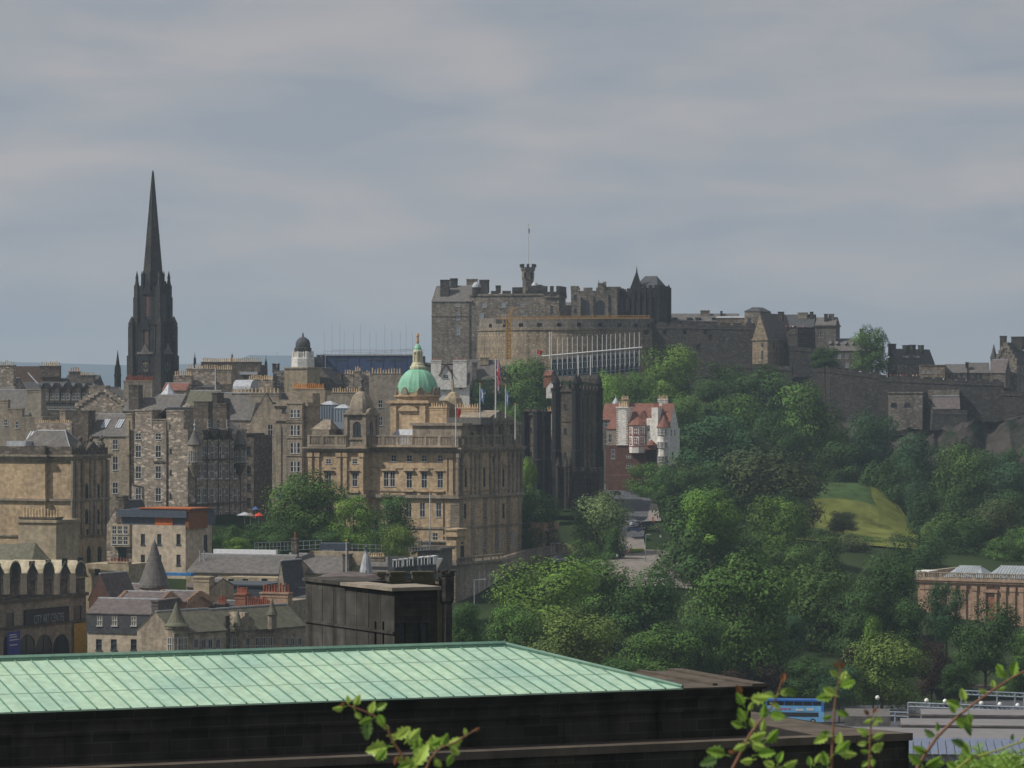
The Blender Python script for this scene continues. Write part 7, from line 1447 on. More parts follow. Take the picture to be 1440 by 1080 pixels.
S_LEDGE = stone('ledge_stone', (.12, .10, .08), (.10, .083, .066), bw=1.3, bh=.5, weather=.6, streak=.2)
near()
# ------------------------------------------------------------------ gallery at the right
def gallery():
    b = Bld('gallery_building', 'classical gallery of pale pink sandstone with pilasters and roof lights', 'building', 1291, 820, -30, 905); T = b.T(1480); H = b.Z(822); D = 26; m = MB()
    b.wall(m, 'F', 0, T, 0, 0, H); b.wall(m, 'L', 0, D, 0, 0, H); b.wall(m, 'R', 0, D, T, 0, H); b.wall(m, 'B', 0, T, D, 0, H); m.face([(0, 0, H), (T, 0, H), (T, D, H), (0, D, H)]); b.part('wall', m, S_PINK)
    m = MB()
    for z, h, o in ((H, .7, .35), (H + .7, .5, .9), (H + 1.2, .35, 1.15), (0, 3.4, .6), (3.4, .4, .8)): m.box(-o, T + o, -o, D + o, z, z + h)
    b.part('entablature', m, S_PINK)
    for p in (1298, 1305, 1312, 1326, 1341, 1356, 1371, 1384, 1412, 1425, 1437, 1450): t = b.T(p); m = MB(); m.box(t - .62, t + .62, -.45, 0, 3.8, H); m.box(t - .8, t + .8, -.6, 0, H - 1.1, H); b.part('pilaster', m, S_PINK)
    for d in cols(1.5, D - 2, 6): m = MB(); m.box(-.45, 0, d - .62, d + .62, 3.8, H); b.part('pilaster', m, S_PINK)
    t = b.T(1393.5); m = MB(); m.box(t - 2, t + 2, -.8, -.02, b.Z(830), b.Z(826)); m.box(t - 1.7, t - 1.2, -.6, 0, 3.8, b.Z(830)); m.box(t + 1.2, t + 1.7, -.6, 0, 3.8, b.Z(830)); b.part('door_surround', m, S_PINK)
    m = MB(); m.box(t - 1.2, t + 1.2, -.1, -.01, 3.8, b.Z(835)); b.part('door', m, S_REDL)
    m = MB(); z = H + 1.55; m.box(-.6, T, -.6, -.1, z, z + .4); m.box(-.6, T, -.6, -.1, z + 1.5, z + 1.75); n = int(T / .5)
    for i in range(n): m.box(i * .5 + 1.4, i * .5 + (1.95 if i % 9 == 0 else 1.6), -.5, -.2, z + .4, z + 1.5)
    m.box(-.6, 1.2, -.65, D, z, z + 1.75); b.part('balustrade', m, S_TAN)
    m = MB(); m.box(-.5, b.T(1308), -.5, 5, z + 1.76, z + 1.95); b.part('corner_slab', m, WHITE)
    for (p0, p1, dd) in ((1326, 1382, 5), (1384, 1450, 6)):
        m = MB(); t0, t1 = b.T(p0, dd), b.T(p1, dd); zt = b.Z(795, t0, dd + 4); m.face([(t0, dd, z + .3), (t1, dd, z + .3), (t1 - 2.6, dd + 5, zt), (t0 + 2.6, dd + 5, zt)]); m.face([(t0, dd + 10, z + .3), (t0, dd, z + .3), (t0 + 2.6, dd + 5, zt)]); m.face([(t1, dd, z + .3), (t1, dd + 10, z + .3), (t1 - 2.6, dd + 5, zt)]); m.face([(t1, dd + 10, z + .3), (t0, dd + 10, z + .3), (t0 + 2.6, dd + 5, zt), (t1 - 2.6, dd + 5, zt)]); r = b.part('roof_light', m, MATS['roof_light_glass'])
        m = MB()
        for t in cols(t0 + 2.6, t1 - 2.6, 10): m.bar((t, dd, z + .38), (t, dd + 5, zt + .08), .14)
        b.part('glazing_bar', m, LEAD, r)
plain('roof_light_glass', (.30, .34, .36), .3, .5, .25, .3)
gallery()
b = simple('garden_wall', 'short sunlit yellow stone wall low in front of the gallery', 'wall', 1293, 1328, 700, -4, 895, 912, 1.2, S_OCHRE, cor=(.25, .2)); done(b)
b = simple('garden_kiosk', 'low brown flat roofed shelter under the big tree at right', 'shelter', 1316, 1392, 640, -4, 970, 990, 7, S_BLACKW, wg([1340, 1365], [(974, 984)], 2.0, 'dark')); m = MB(); m.box(-1, b.Tm + 1, -1, 8, b.H, b.H + .4); m.box(1, b.Tm - 3, 1, 6, b.H + .4, b.H + 1.1); b.part('roof', m, S_LEDGE); done(b)
# ------------------------------------------------------------------ station roof
def station():
    b = Bld('station_roof', 'wide grey station roof with rows of solar panels at the lower right', 'station', 1235, 520, -6, 1110); z = b.Z(1040, 0); T = b.T(1500); 
    m = MB(); m.box(-6, T, -22, 20, z - 1, z); m.face([(-6, -22, z + .01), (T, -22, z + .01), (T, -22, z + .02), (-6, -22, z + .02)])
    m.box(b.T(1270), T, 20, 34, z - 1, z + .25); m.box(b.T(1296, 34), T, 34, 44, z - 1, z + .9); b.part('roof_deck', m, plain('roof_felt', (.20, .19, .195), .85, .1, .1, .3))
    m = MB(); m.box(b.T(1188, 24), b.T(1252, 24), 22, 36, z, z + 1.6); b.part('dark_roof_panel', m, SL)
    m = MB()
    for d, h in ((20, -.5), (34, -.1)): m.box(b.T(1262, d), T, d - .3, d + .1, z + h + .75, z + h + 1.0)
    b.part('roof_edge_flashing', m, S_GREY)
    for i in range(6):
        d0 = -3.5 - i * 3.4; m = MB(); n = 60
        for j in range(n):
            t = b.T(1262, d0) + j * 1.25
            m.face([(t, d0 - 1.9, z + .15), (t + 1.1, d0 - 1.9, z + .15), (t + 1.1, d0, z + .75), (t, d0, z + .75)]); m.face([(t + 1.1, d0, z + .74), (t + 1.1, d0, z), (t, d0, z), (t, d0, z + .74)])
        b.part('solar_panel_row', m, MATS['solar_cell'])
    # steel gantries and round white lamps
    m = MB()
    def q(px, py, Y): return Vector((wx(px, Y) - b.x0, Y - b.y0, wz(py, Y) - b.z0))
    return b
plain('solar_cell', (.14, .17, .24), .25, .5, .2, 3)
station()
def gantry(label, pts, drop, n):
    p0, r0, Y0 = pts[0]; root = empty('steel_gantry', (wx(p0, Y0), Y0, wz(r0, Y0))); tag(root, label, 'gantry'); o = Vector(root.location); P = [W(*q) - o for q in pts]; m = MB(); k = MB()
    for a, c in zip(P, P[1:]):
        for dz in (0, -.7): m.tube(a + Vector((0, 0, dz)), c + Vector((0, 0, dz)), .16, n=5)
        for i in range(n): x = a.lerp(c, i / n); y = a.lerp(c, (i + 1) / n); m.tube(x, y - Vector((0, 0, .7)), .08, n=4); 
        for i in range(0, n + 1, 4): x = a.lerp(c, i / n); k.tube(x, x - Vector((0, 0, drop)), .18, n=5)
    m.build('beam', MATS['truss_steel'], root); k.build('post', MATS['truss_steel'], root)
gantry('steel gantry beam with white lamps across the station roof', [(1277, 988, 585), (1400, 993, 580), (1500, 997, 576)], 3.5, 16)
gantry('farther steel truss above the station at the right edge', [(1352, 971, 610), (1440, 975, 608), (1520, 978, 605)], 4.0, 14)
gantry('low grey steel beam left of the lamp gantry over the station roof', [(1190, 999, 588), (1276, 1002, 586)], 2.0, 10)
def lamp(px, top, bot, Y, label, globe=True, group='white globe lamps over the station', name='globe_lamp', r=.42, mat=None):
    root = empty(name, (wx(px, Y), Y, wz(bot, Y))); tag(root, label, 'lamp', group); H = wz(top, Y) - wz(bot, Y); m = MB(); m.tube((0, 0, 0), (0, 0, H), .09, .06, 6); m.build('pole', mat or DGREY, root)
    m = MB(); m.lathe(0, 0, [(.01, H - r), (r * .7, H - r * .7), (r, H), (r * .7, H + r * .7), (.01, H + r)], 10); m.build('lamp_globe', MATS['lamp_white'], root, True)
plain('lamp_white', (.8, .8, .76), .3)
for i, (px, top, bot) in enumerate(((1234, 981, 1000), (1303, 985, 989), (1329, 986, 990), (1380, 989, 993), (1406, 990.5, 994), (1431, 992, 996))):
    lamp(px, top, bot, 582, ['white globe lamp on a tall thin post at the left of the station lamps', 'leftmost globe lamp standing on the steel gantry', 'second globe lamp from the left on the steel gantry', 'third globe lamp from the left on the steel gantry', 'fourth globe lamp from the left on the steel gantry', 'rightmost globe lamp standing on the steel gantry'][i])
def slamp(px, top, bot, Y, label, arm=1.6, mat=None):
    root = empty('street_lamp', (wx(px, Y), Y, wz(bot, Y))); tag(root, label, 'street lamp', 'street lamps'); H = wz(top, Y) - wz(bot, Y); m = MB(); m.tube((0, 0, 0), (0, 0, H), .12, .08, 7); m.tube((0, 0, H - .05), (arm, 0, H), .06, n=5); m.build('pole', mat or LEAD, root); m = MB(); m.box(arm - .1, arm + .9, -.2, .2, H - .05, H + .15); m.build('lamp_head', LEAD, root)
slamp(667, 815, 905, 690, 'grey street lamp against the curved base of the bank terrace')
slamp(775, 764, 800, 820, 'grey street lamp beside the second loggia')
slamp(908, 752, 800, 800, 'thin pale green lamp post beside the paved crossing', .2, plain('green_paint', (.12, .3, .22), .5))
# ------------------------------------------------------------------ bus and cars
def wheel(root, x, y, z, r, w=.25):
    m = MB(); n = 14; m.tube((x, y - w / 2, z), (x, y + w / 2, z), r, n=n); t = m.build('wheel', PAINTD, root); m = MB(); m.tube((x, y - w / 2 - .01, z), (x, y + w / 2 + .01, z), r * .5, n=8); m.build('rim', STEEL, t)
def bus():
    Y = 596; root = empty('double_decker_bus', (wx(1118, Y), Y, wz(1017, Y)), R(-7)); tag(root, 'blue open sided double decker bus on the bridge', 'bus'); L = 5.3; BL = plain('bus_blue', (.03, .15, .48), .35, .5, .08); BLL = plain('bus_pale_blue', (.16, .42, .72), .35, .5, .2, .4)
    m = MB(); m.box(-L, L, -1.25, 1.25, .4, 2.3); m.build('lower_body', BLL, root)
    m = MB(); m.box(-L, L, -1.27, 1.27, 2.3, 3.3); m.build('upper_side_panel', BLL, root)
    m = MB(); m.box(-L, L, -1.2, 1.2, 3.3, 4.1); m.build('upper_window_band', GLASS, root)
    m = MB(); m.box(-L - .05, L + .05, -1.3, 1.3, 4.1, 4.42); m.box(-L, -L + .3, -1.28, 1.28, 2.9, 4.2); m.box(L - .5, L, -1.28, 1.28, 2.3, 4.2); m.build('roof', BL, root)
    for x in (-3.6, -1.9, -.2, 1.5, 3.2): m = MB(); m.box(x - .06, x + .06, -1.24, 1.24, 3.0, 4.15); m.build('window_pillar', BL, root)
    m = MB(); m.box(-L + .6, L - 1.0, -1.27, -1.24, 1.3, 2.1); m.build('lower_window_band', GLASS, root)
    m = MB()
    for i in range(7): m.box(-3.6 + i * .42, -3.3 + i * .42, -1.3, -1.28, 2.5 + .1 * (i % 2), 2.85)
    m.build('side_lettering', plain('bus_red', (.5, .08, .14), .5), root)
    m = MB(); m.box(.2, 1.6, -1.3, -1.28, 2.4, 2.75); m.box(2.2, 3.4, -1.3, -1.28, 2.45, 2.9); m.build('side_picture', FW, root)
    for x in (-3.4, 3.3):
        for y in (-1.15, 1.15): wheel(root, x, y, .5, .5)
bus()
def car(px, py, Y, rz, mat, label):
    x = wx(px, Y); root = empty('parked_car', (x, Y, max(gz(x, Y) + .4, wz(py, Y))), R(rz)); tag(root, label, 'car', 'cars on the road below the towers')
    pr = [(-2.1, .35), (2.1, .35), (2.15, .75), (1.95, .95), (1.15, 1.02), (.55, 1.42), (-1.1, 1.46), (-1.75, 1.05), (-2.1, .98)]; m = MB(); y0 = .85
    m.face([(a, -y0, c) for a, c in pr]); m.face([(a, y0, c) for a, c in reversed(pr)])
    for i in range(len(pr)): j = (i + 1) % len(pr); m.face([(pr[i][0], -y0, pr[i][1]), (pr[i][0], y0, pr[i][1]), (pr[j][0], y0, pr[j][1]), (pr[j][0], -y0, pr[j][1])])
    m.build('body', mat, root); m = MB(); gp = [(-1.5, 1.06), (.98, 1.08), (.5, 1.36), (-1.05, 1.39)]
    for s_ in (-1, 1): m.face([(a, s_ * (y0 + .01), c) for a, c in gp])
    m.face([(1.17, -.7, 1.03), (1.17, .7, 1.03), (.6, .7, 1.42), (.6, -.7, 1.42)]); m.face([(-1.74, .7, 1.09), (-1.74, -.7, 1.09), (-1.14, -.7, 1.46), (-1.14, .7, 1.46)]); m.build('window', GLASS, root)
    for xx in (-1.35, 1.35):
        for yy in (-.78, .78): wheel(root, xx, yy, .32, .32, .2)
    m = MB(); m.box(2.1, 2.17, -.75, -.4, .65, .82); m.build('headlight', PAINTW, root); m = MB(); m.box(2.1, 2.17, .4, .75, .65, .82); m.build('headlight', PAINTW, root)
CW = plain('car_white', (.7, .7, .7), .3, .5, .03); CS = plain('car_silver', (.4, .43, .47), .3, .5, .03); CK = plain('car_black', (.02, .022, .025), .25, .5, .03); CBL = plain('car_blue', (.04, .08, .2), .3, .5, .03)
for a in ((884, 742, 893, 25, CW, 'white car beside the silvery tree on the road'), (897, 744, 888, 20, CS, 'silver car in the middle of the road cluster'), (908, 741, 886, 10, CK, 'black car under the trees at the right of the road cluster'), (891, 748, 880, 15, CBL, 'dark blue car nearest in the road cluster'),
          (865, 697, 985, 60, CK, 'black car far up the road beside the dark tower'), (818, 792, 800, 10, CW, 'white car under the small green tree'), (866, 798, 806, 5, CK, 'dark car at the left edge of the paved crossing'), (787, 790, 806, 30, CS, 'silver car half hidden below the second loggia')): car(*a)
# ------------------------------------------------------------------ people
def person_mesh(stride, arm, top, leg, hair, seed):
    V = [(0, 0, .95), (0, 0, 1.15), (0, 0, 1.38), (0, 0, 1.5), (0, .02, 1.62), (0, .02, 1.73), (.18, 0, 1.40), (.24, .05, 1.14), (.25, -.08 * arm, .90), (-.18, 0, 1.40), (-.24, -.05, 1.14), (-.25, .08 * arm, .90), (.09, 0, .90), (.10, -.12 * stride, .50), (.10, .02 - .2 * stride, .08), (.10, -.13 - .2 * stride, .04), (-.09, 0, .90), (-.10, .10 * stride, .50), (-.10, .25 * stride, .10), (-.10, -.11 + .25 * stride, .05)]
    E = [(0, 1), (1, 2), (2, 3), (3, 4), (4, 5), (2, 6), (6, 7), (7, 8), (2, 9), (9, 10), (10, 11), (0, 12), (12, 13), (13, 14), (14, 15), (0, 16), (16, 17), (17, 18), (18, 19)]
    rad = [.15, .14, .15, .06, .10, .08, .065, .05, .04, .065, .05, .04, .10, .065, .045, .04, .10, .065, .045, .04]
    me = bpy.data.meshes.new('person'); me.from_pydata(V, E, []); o = bpy.data.objects.new('person', me); col.objects.link(o); md = o.modifiers.new('skin', 'SKIN')
    for i, v in enumerate(me.skin_vertices[0].data): v.radius = (rad[i], rad[i] * .8)
    me.skin_vertices[0].data[0].use_root = True; sb = o.modifiers.new('sub', 'SUBSURF'); sb.levels = 1; sb.render_levels = 1; bpy.context.view_layer.update()
    r = bpy.data.meshes.new_from_object(o.evaluated_get(bpy.context.evaluated_depsgraph_get())); bpy.data.objects.remove(o); r.name = 'person'; r.materials.clear()
    for m in (top, leg, MATS['skin'], hair): r.materials.append(m)
    for p in r.polygons:
        c = p.center; p.material_index = 1 if c.z < .93 and abs(c.x) < .2 else (3 if c.z > 1.66 or (c.z > 1.5 and c.y > .06) else (2 if c.z > 1.44 or (c.z < 1.0 and abs(c.x) > .2) else 0)); p.use_smooth = True
    return r
plain('skin', (.45, .27, .2), .7); HR = plain('hair_brown', (.05, .03, .02), .8); JN = plain('denim', (.04, .06, .12), .9); RT = plain('top_red', (.55, .05, .03), .8); WT = plain('top_white', (.6, .6, .6), .8); BT_ = plain('top_blue', (.06, .12, .3), .8); OT = plain('top_orange', (.6, .16, .03), .8); KT = plain('top_black', (.02, .02, .02), .8)
PM = [person_mesh(1, 1, RT, JN, HR, 1), person_mesh(.3, .5, WT, JN, HR, 2), person_mesh(.8, -1, BT_, KT, HR, 3), person_mesh(.1, .2, KT, JN, HR, 4), person_mesh(.9, 1, OT, KT, HR, 5)]
def person(px, Y, k, label, py=None, rz=0, sc=1.0, grp='people on the paving below the towers'):
    x = wx(px, Y); o = bpy.data.objects.new('person', PM[k]); col.objects.link(o); o.location = (x, Y, (gz(x, Y) + .45) if py is None else wz(py, Y)); o.rotation_euler = (0, 0, R(rz)); o.scale = (sc,) * 3; tag(o, label, 'person', grp)
person(884, 812, 0, 'person in red walking alone on the paved crossing', rz=20); person(876, 820, 3, 'person in black at the left side of the paved crossing'); person(879, 826, 2, 'person in blue beside the one in black'); person(868, 800, 1, 'person in white under the silvery tree'); person(920, 890, 4, 'person in orange on the pavement by the road bend'); person(924, 884, 3, 'person in black just right of the one in orange'); person(929, 880, 1, 'person in white at the far right of the road bend'); person(918, 896, 0, 'person in red at the top of the road bend pavement'); person(739, 838, 1, 'person in white on the grass beside the second loggia')
sheet('lawn', [(886, 822), (905, 822), (905, 850), (886, 850)], plain('lawn_bright', (.12, .17, .02), .95, .05, .2), .7)
q = ['red', 'white', 'blue', 'black', 'orange']
for i, px in enumerate((1105, 1108, 1111, 1115, 1118, 1121, 1125, 1129)):
    k = (i * 2) % 5; person(px, 1231, k, 'tiny person in %s %s on the round battery beside the gatehouse' % (q[k], ['at the left end', 'second from the left', 'third from the left', 'near the middle', 'right of the middle', 'third from the right', 'second from the right', 'at the right end'][i]), py=463.5, rz=i * 50, grp='visitors on the round battery')
for i, px in enumerate((1252, 1257, 1262, 1266, 1270, 1275, 1280, 1284, 1289, 1293)):
    k = (i * 3) % 5; person(px, 1212, k, 'tiny person in %s at the rampart parapet, number %s from the left of ten' % (q[k], ['one', 'two', 'three', 'four', 'five', 'six', 'seven', 'eight', 'nine', 'ten'][i]), py=532.5, rz=i * 40, grp='visitors along the right rampart')
# cafe umbrellas
def parasol(px, py, Y, mat, label, w=3.0):
    root = empty('parasol', (wx(px, Y), Y, wz(py, Y))); tag(root, label, 'parasol', 'cafe parasols by the dark trees'); m = MB(); m.tube((0, 0, 0), (0, 0, 2.6), .05, n=5); m.build('pole', STEEL, root); m = MB(); m.lathe(0, 0, [(w / 2, 2.1), (.05, 2.8)], 8); m.lathe(0, 0, [(w / 2, 2.0), (w / 2, 2.1)], 8); m.build('canopy', mat, root)
parasol(344, 737, 752, CS, 'grey parasol, leftmost under the dark tenement wall', 3.6); parasol(352, 738, 750, S_TAN, 'tan parasol between the grey one and the red one', 2.2); parasol(359.5, 729, 758, BT_, 'small blue parasol just above the red one', 1.6); parasol(364, 738, 748, RT, 'red parasol beside the dark trees', 2.2)
# ------------------------------------------------------------------ hawthorn sprays close to the camera
def leaf_tpl():
    # lobed leaf outline, length 1 along +x
    half = [(0, 0), (.10, .05), (.24, .30), (.34, .22), (.42, .40), (.55, .24), (.64, .34), (.76, .16), (.86, .17), (1.0, 0)]
    return half
def spray(name, label, stem, r, leaves, tipcol, Y=5.0, seed=1, stemmat=None):
    rnd = random.Random(seed); P = [W(a, b_, Y + dy) for a, b_, dy in stem]; o = P[0].copy(); root = empty(name, o); tag(root, label, 'plant', 'leafy sprays close to the camera')
    m = MB(); 
    for i in range(len(P) - 1): k = 1 - i / len(P) * .6; k2 = 1 - (i + 1) / len(P) * .6; m.tube(P[i] - o, P[i + 1] - o, r * k * .72, r * k2 * .72, 8)
    m.build('stem', stemmat or MATS['stem_red'], root, True); half = leaf_tpl()
    for (lx, ly, ang, ln, c) in leaves:
        L = ln * 1.08 / FPX * Y; m = MB(); base = W(lx, ly, Y + rnd.uniform(-.05, .05)) - o; a = R(ang); fold = rnd.uniform(.15, .6); tilt = rnd.uniform(-.6, .6)
        ax = Vector((math.cos(a), rnd.uniform(-.3, .3), math.sin(a))).normalized(); sd = ax.cross(Vector((0, 1, 0))).normalized(); sd = (Matrix.Rotation(tilt, 3, ax) @ sd); nn = ax.cross(sd)
        for s_ in (1, -1):
            ring = []
            for (u, v) in half: ring.append(base + ax * u * L + sd * s_ * v * L * .9 + nn * (v * fold * L - .12 * L * u * u))
            mid = [base + ax * u * L - nn * .12 * L * u * u for u, v in half]
            for i in range(len(half) - 1): m.face([mid[i], mid[i + 1], ring[i + 1], ring[i]])
        m.tube(base - ax * L * .25, base, .0006 * Y / 5 * 1.6, n=4, mi=0)
        lf = m.build('leaf', MATS[c], root, True)
        b2 = bmesh.new(); b2.from_mesh(lf.data); bmesh.ops.remove_doubles(b2, verts=b2.verts, dist=1e-5); b2.to_mesh(lf.data); b2.free()
def leafy(name, c, rough=.4):
    m, N, L, b = newmat(name, rough, .4); g = N.new('ShaderNodeNewGeometry'); n = N.new('ShaderNodeTexNoise'); n.inputs['Scale'].default_value = 45; n.inputs['Detail'].default_value = 3; r = N.new('ShaderNodeMapRange'); r.inputs[1].default_value = .3; r.inputs[2].default_value = .7; r.inputs[3].default_value = .7; r.inputs[4].default_value = 1.3; x = mixn(N, 'MULTIPLY'); x.inputs[6].default_value = c4(c)
    L.new(g.outputs['Position'], n.inputs['Vector']); L.new(n.outputs[0], r.inputs[0]); L.new(r.outputs[0], x.inputs[7]); L.new(x.outputs[2], b.inputs['Base Color']); t = N.new('ShaderNodeBsdfTranslucent'); L.new(x.outputs[2], t.inputs[0]); ms = N.new('ShaderNodeMixShader'); ms.inputs[0].default_value = .45; L.new(b.outputs[0], ms.inputs[1]); L.new(t.outputs[0], ms.inputs[2]); L.new(ms.outputs[0], N['Material Output'].inputs[0])
leafy('leaf_green', (.24, .40, .07)); leafy('leaf_lime', (.44, .60, .13)); leafy('leaf_dark', (.12, .21, .07)); leafy('leaf_bud', (.28, .13, .06)); plain('stem_red', (.20, .10, .06), .6, .3, .2, 40); plain('stem_green', (.26, .28, .06), .6, .3, .2, 40)
G_, M_, K_, U_ = 'leaf_green', 'leaf_lime', 'leaf_dark', 'leaf_bud'
spray('hawthorn_spray', 'arching leafy twig at bottom centre, left of the two there', [(575, 1100, 0), (566, 1062, 0), (552, 1042, 0), (545, 1024, 0), (528, 1008, 0), (512, 1000, 0), (490, 992, 0)], .0032,
 [(484, 994, 190, 16, M_), (490, 990, 95, 12, M_), (498, 992, 60, 17, M_), (500, 1000, 300, 14, M_), (520, 1004, 70, 18, M_), (528, 998, 30, 17, G_), (532, 1003, 290, 20, G_), (525, 1010, 200, 20, G_), (518, 1012, 265, 27, K_), (538, 1018, 320, 12, M_), (547, 1035, 350, 14, M_), (548, 1050, 190, 34, M_), (544, 1052, 230, 24, G_), (556, 1040, 40, 26, M_), (478, 992, 20, 8, U_), (560, 1062, 250, 14, U_)], None, seed=2)
spray('hawthorn_spray', 'leafy twig reaching right at bottom centre, right of the two there', [(592, 1100, 0), (605, 1068, 0), (618, 1052, 0), (640, 1044, 0), (656, 1034, 0), (670, 1026, 0)], .003,
 [(583, 1078, 60, 34, M_), (590, 1064, 100, 32, G_), (578, 1074, 200, 20, G_), (600, 1060, 70, 24, M_), (604, 1050, 30, 22, G_), (612, 1052, 100, 18, M_), (620, 1050, 60, 20, G_), (628, 1048, 20, 24, M_), (632, 1050, 320, 18, M_), (636, 1060, 250, 18, G_), (600, 1078, 240, 30, K_), (590, 1084, 150, 34, M_), (612, 1066, 300, 16, M_), (655, 1034, 100, 10, M_), (666, 1027, 20, 9, U_), (584, 1050, 120, 28, M_), (573, 1042, 40, 24, M_)], None, seed=3)
spray('hawthorn_spray', 'leafy upright twig left of the blue bus', [(1028, 1085, 0), (1040, 1062, 0), (1054, 1034, 0), (1070, 1012, 0), (1084, 996, 0), (1094, 976, 0), (1100, 955, 0)], .0035,
 [(1034, 1058, 170, 10, U_), (1022, 1062, 165, 28, G_), (1010, 1066, 200, 26, K_), (1050, 1046, 210, 20, M_), (1052, 1040, 20, 26, M_), (1056, 1046, 340, 22, M_), (1046, 1022, 160, 18, G_), (1048, 1016, 115, 22, G_), (1046, 992, 120, 20, G_), (1052, 1000, 60, 14, M_), (1054, 982, 0, 26, M_), (1072, 1012, 80, 22, G_), (1080, 1004, 350, 24, G_), (1090, 980, 160, 16, M_), (1096, 976, 20, 18, M_), (1102, 970, 340, 20, K_), (1100, 960, 80, 14, U_), (1060, 1068, 190, 18, M_), (1064, 1062, 10, 26, G_), (1076, 1044, 40, 26, G_), (1070, 1030, 70, 18, M_), (1060, 1024, 110, 14, M_), (1043, 976, 120, 14, U_), (1086, 990, 330, 12, M_)], None, seed=4)
spray('hawthorn_spray', 'small leaf cluster at the bottom edge right of the bus twig', [(1098, 1100, 0), (1096, 1078, 0)], .002, [(1090, 1080, 150, 18, M_), (1094, 1074, 70, 18, G_), (1100, 1078, 20, 22, M_), (1086, 1084, 190, 16, G_), (1140, 1078, 100, 14, G_), (1146, 1074, 60, 16, M_)], None, seed=5)
spray('hawthorn_spray', 'tall slender twig with lobed leaves right of the blue bus', [(1168, 1100, 0), (1170, 1060, 0), (1172, 1020, 0), (1174, 990, 0), (1178, 965, 0), (1182, 940, 0)], .003,
 [(1172, 976, 195, 24, G_), (1176, 978, 150, 20, M_), (1180, 966, 20, 24, G_), (1182, 958, 60, 16, M_), (1178, 952, 140, 14, M_), (1184, 942, 100, 12, U_), (1188, 948, 330, 9, M_), (1176, 1000, 340, 18, G_), (1170, 1006, 200, 14, G_), (1166, 1036, 200, 22, M_), (1168, 1032, 175, 14, G_), (1174, 1060, 40, 26, G_), (1180, 1058, 350, 24, M_), (1178, 1048, 80, 18, M_), (1164, 1078, 110, 22, G_), (1160, 1084, 160, 16, K_), (1178, 940, 120, 9, U_)], None, seed=6)
spray('hawthorn_spray', 'short fresh twig with pink tip in front of the corner of the near building', [(1222, 1085, 0), (1223, 1060, 0), (1224, 1030, 0), (1226, 1006, 0)], .0028,
 [(1222, 1006, 130, 10, U_), (1228, 1004, 60, 10, U_), (1226, 1012, 200, 12, M_), (1230, 1010, 340, 12, M_), (1222, 1034, 150, 18, M_), (1226, 1038, 20, 18, M_), (1220, 1044, 195, 14, M_), (1224, 1056, 30, 20, M_), (1222, 1058, 170, 12, G_), (1226, 1066, 280, 12, M_), (1221, 1070, 220, 12, G_), (1228, 1020, 40, 9, M_)], None, seed=7)
spray('hawthorn_spray', 'long red stem slanting across the station roof at the right edge', [(1282, 1095, 0), (1300, 1062, 0), (1318, 1036, 0), (1342, 1012, 0), (1366, 992, 0), (1400, 968, 0), (1425, 952, 0), (1448, 940, 0)], .0042,
 [(1316, 1036, 150, 18, K_), (1318, 1030, 90, 14, G_), (1342, 1012, 340, 26, G_), (1356, 1018, 300, 18, K_), (1344, 1004, 120, 14, G_), (1352, 994, 160, 22, G_), (1358, 986, 110, 18, M_), (1362, 1002, 280, 16, G_), (1388, 974, 160, 12, M_), (1398, 968, 100, 12, M_), (1404, 970, 20, 10, M_), (1416, 954, 130, 22, G_), (1410, 946, 120, 14, G_), (1424, 952, 80, 22, G_), (1438, 948, 340, 14, M_), (1304, 1058, 160, 22, G_), (1296, 1076, 140, 22, G_), (1300, 1078, 30, 26, G_), (1310, 1072, 350, 20, G_)], None, Y=5.4, seed=8)
spray('hawthorn_spray', 'lower yellowish stem with small leaves at the bottom right corner', [(1330, 1095, 0), (1362, 1068, 0), (1400, 1056, 0), (1445, 1040, 0)], .0034,
 [(1364, 1062, 120, 22, G_), (1356, 1050, 150, 20, K_), (1424, 1042, 90, 10, K_), (1436, 1044, 60, 10, M_), (1345, 1080, 150, 16, G_)], None, Y=5.2, seed=9, stemmat=MATS['stem_green'])
def feathery():
    Y = 5.8; root = empty('feathery_bush', W(1400, 1085, Y)); tag(root, 'feathery green bush filling the bottom right corner', 'bush'); rnd = random.Random(3); o = root.location; m = MB(); st = MB()
    for i in range(60):
        b0 = W(rnd.uniform(1325, 1450), 1120, Y + rnd.uniform(-.1, .2)) - o; tip = W(1330 + 125 * (i / 60) + rnd.uniform(-10, 10), rnd.uniform(1045, 1080) + max(0, (1375 - 1330 - 125 * i / 60)) * .5, Y + rnd.uniform(-.1, .2)) - o; st.tube(b0, tip, .0012, .0005, 4)
        for k in range(70):
            u = k / 70; p = b0.lerp(tip, u); a = rnd.uniform(0, 6.28); d = Vector((math.cos(a), rnd.uniform(-.6, .6), .5 + .5 * math.sin(a))).normalized() * rnd.uniform(.006, .016); s_ = d.orthogonal().normalized() * .0018; m.face([p, p + d * .5 + s_, p + d, p + d * .5 - s_])
    st.build('stem', MATS['stem_green'], root); m.build('foliage', MATS['leaf_green'], root)
feathery()
B_ = 'trees on the bank below the castle'; D_G = 'trees of the garden valley'; C_ = 'trees by the columned bank'
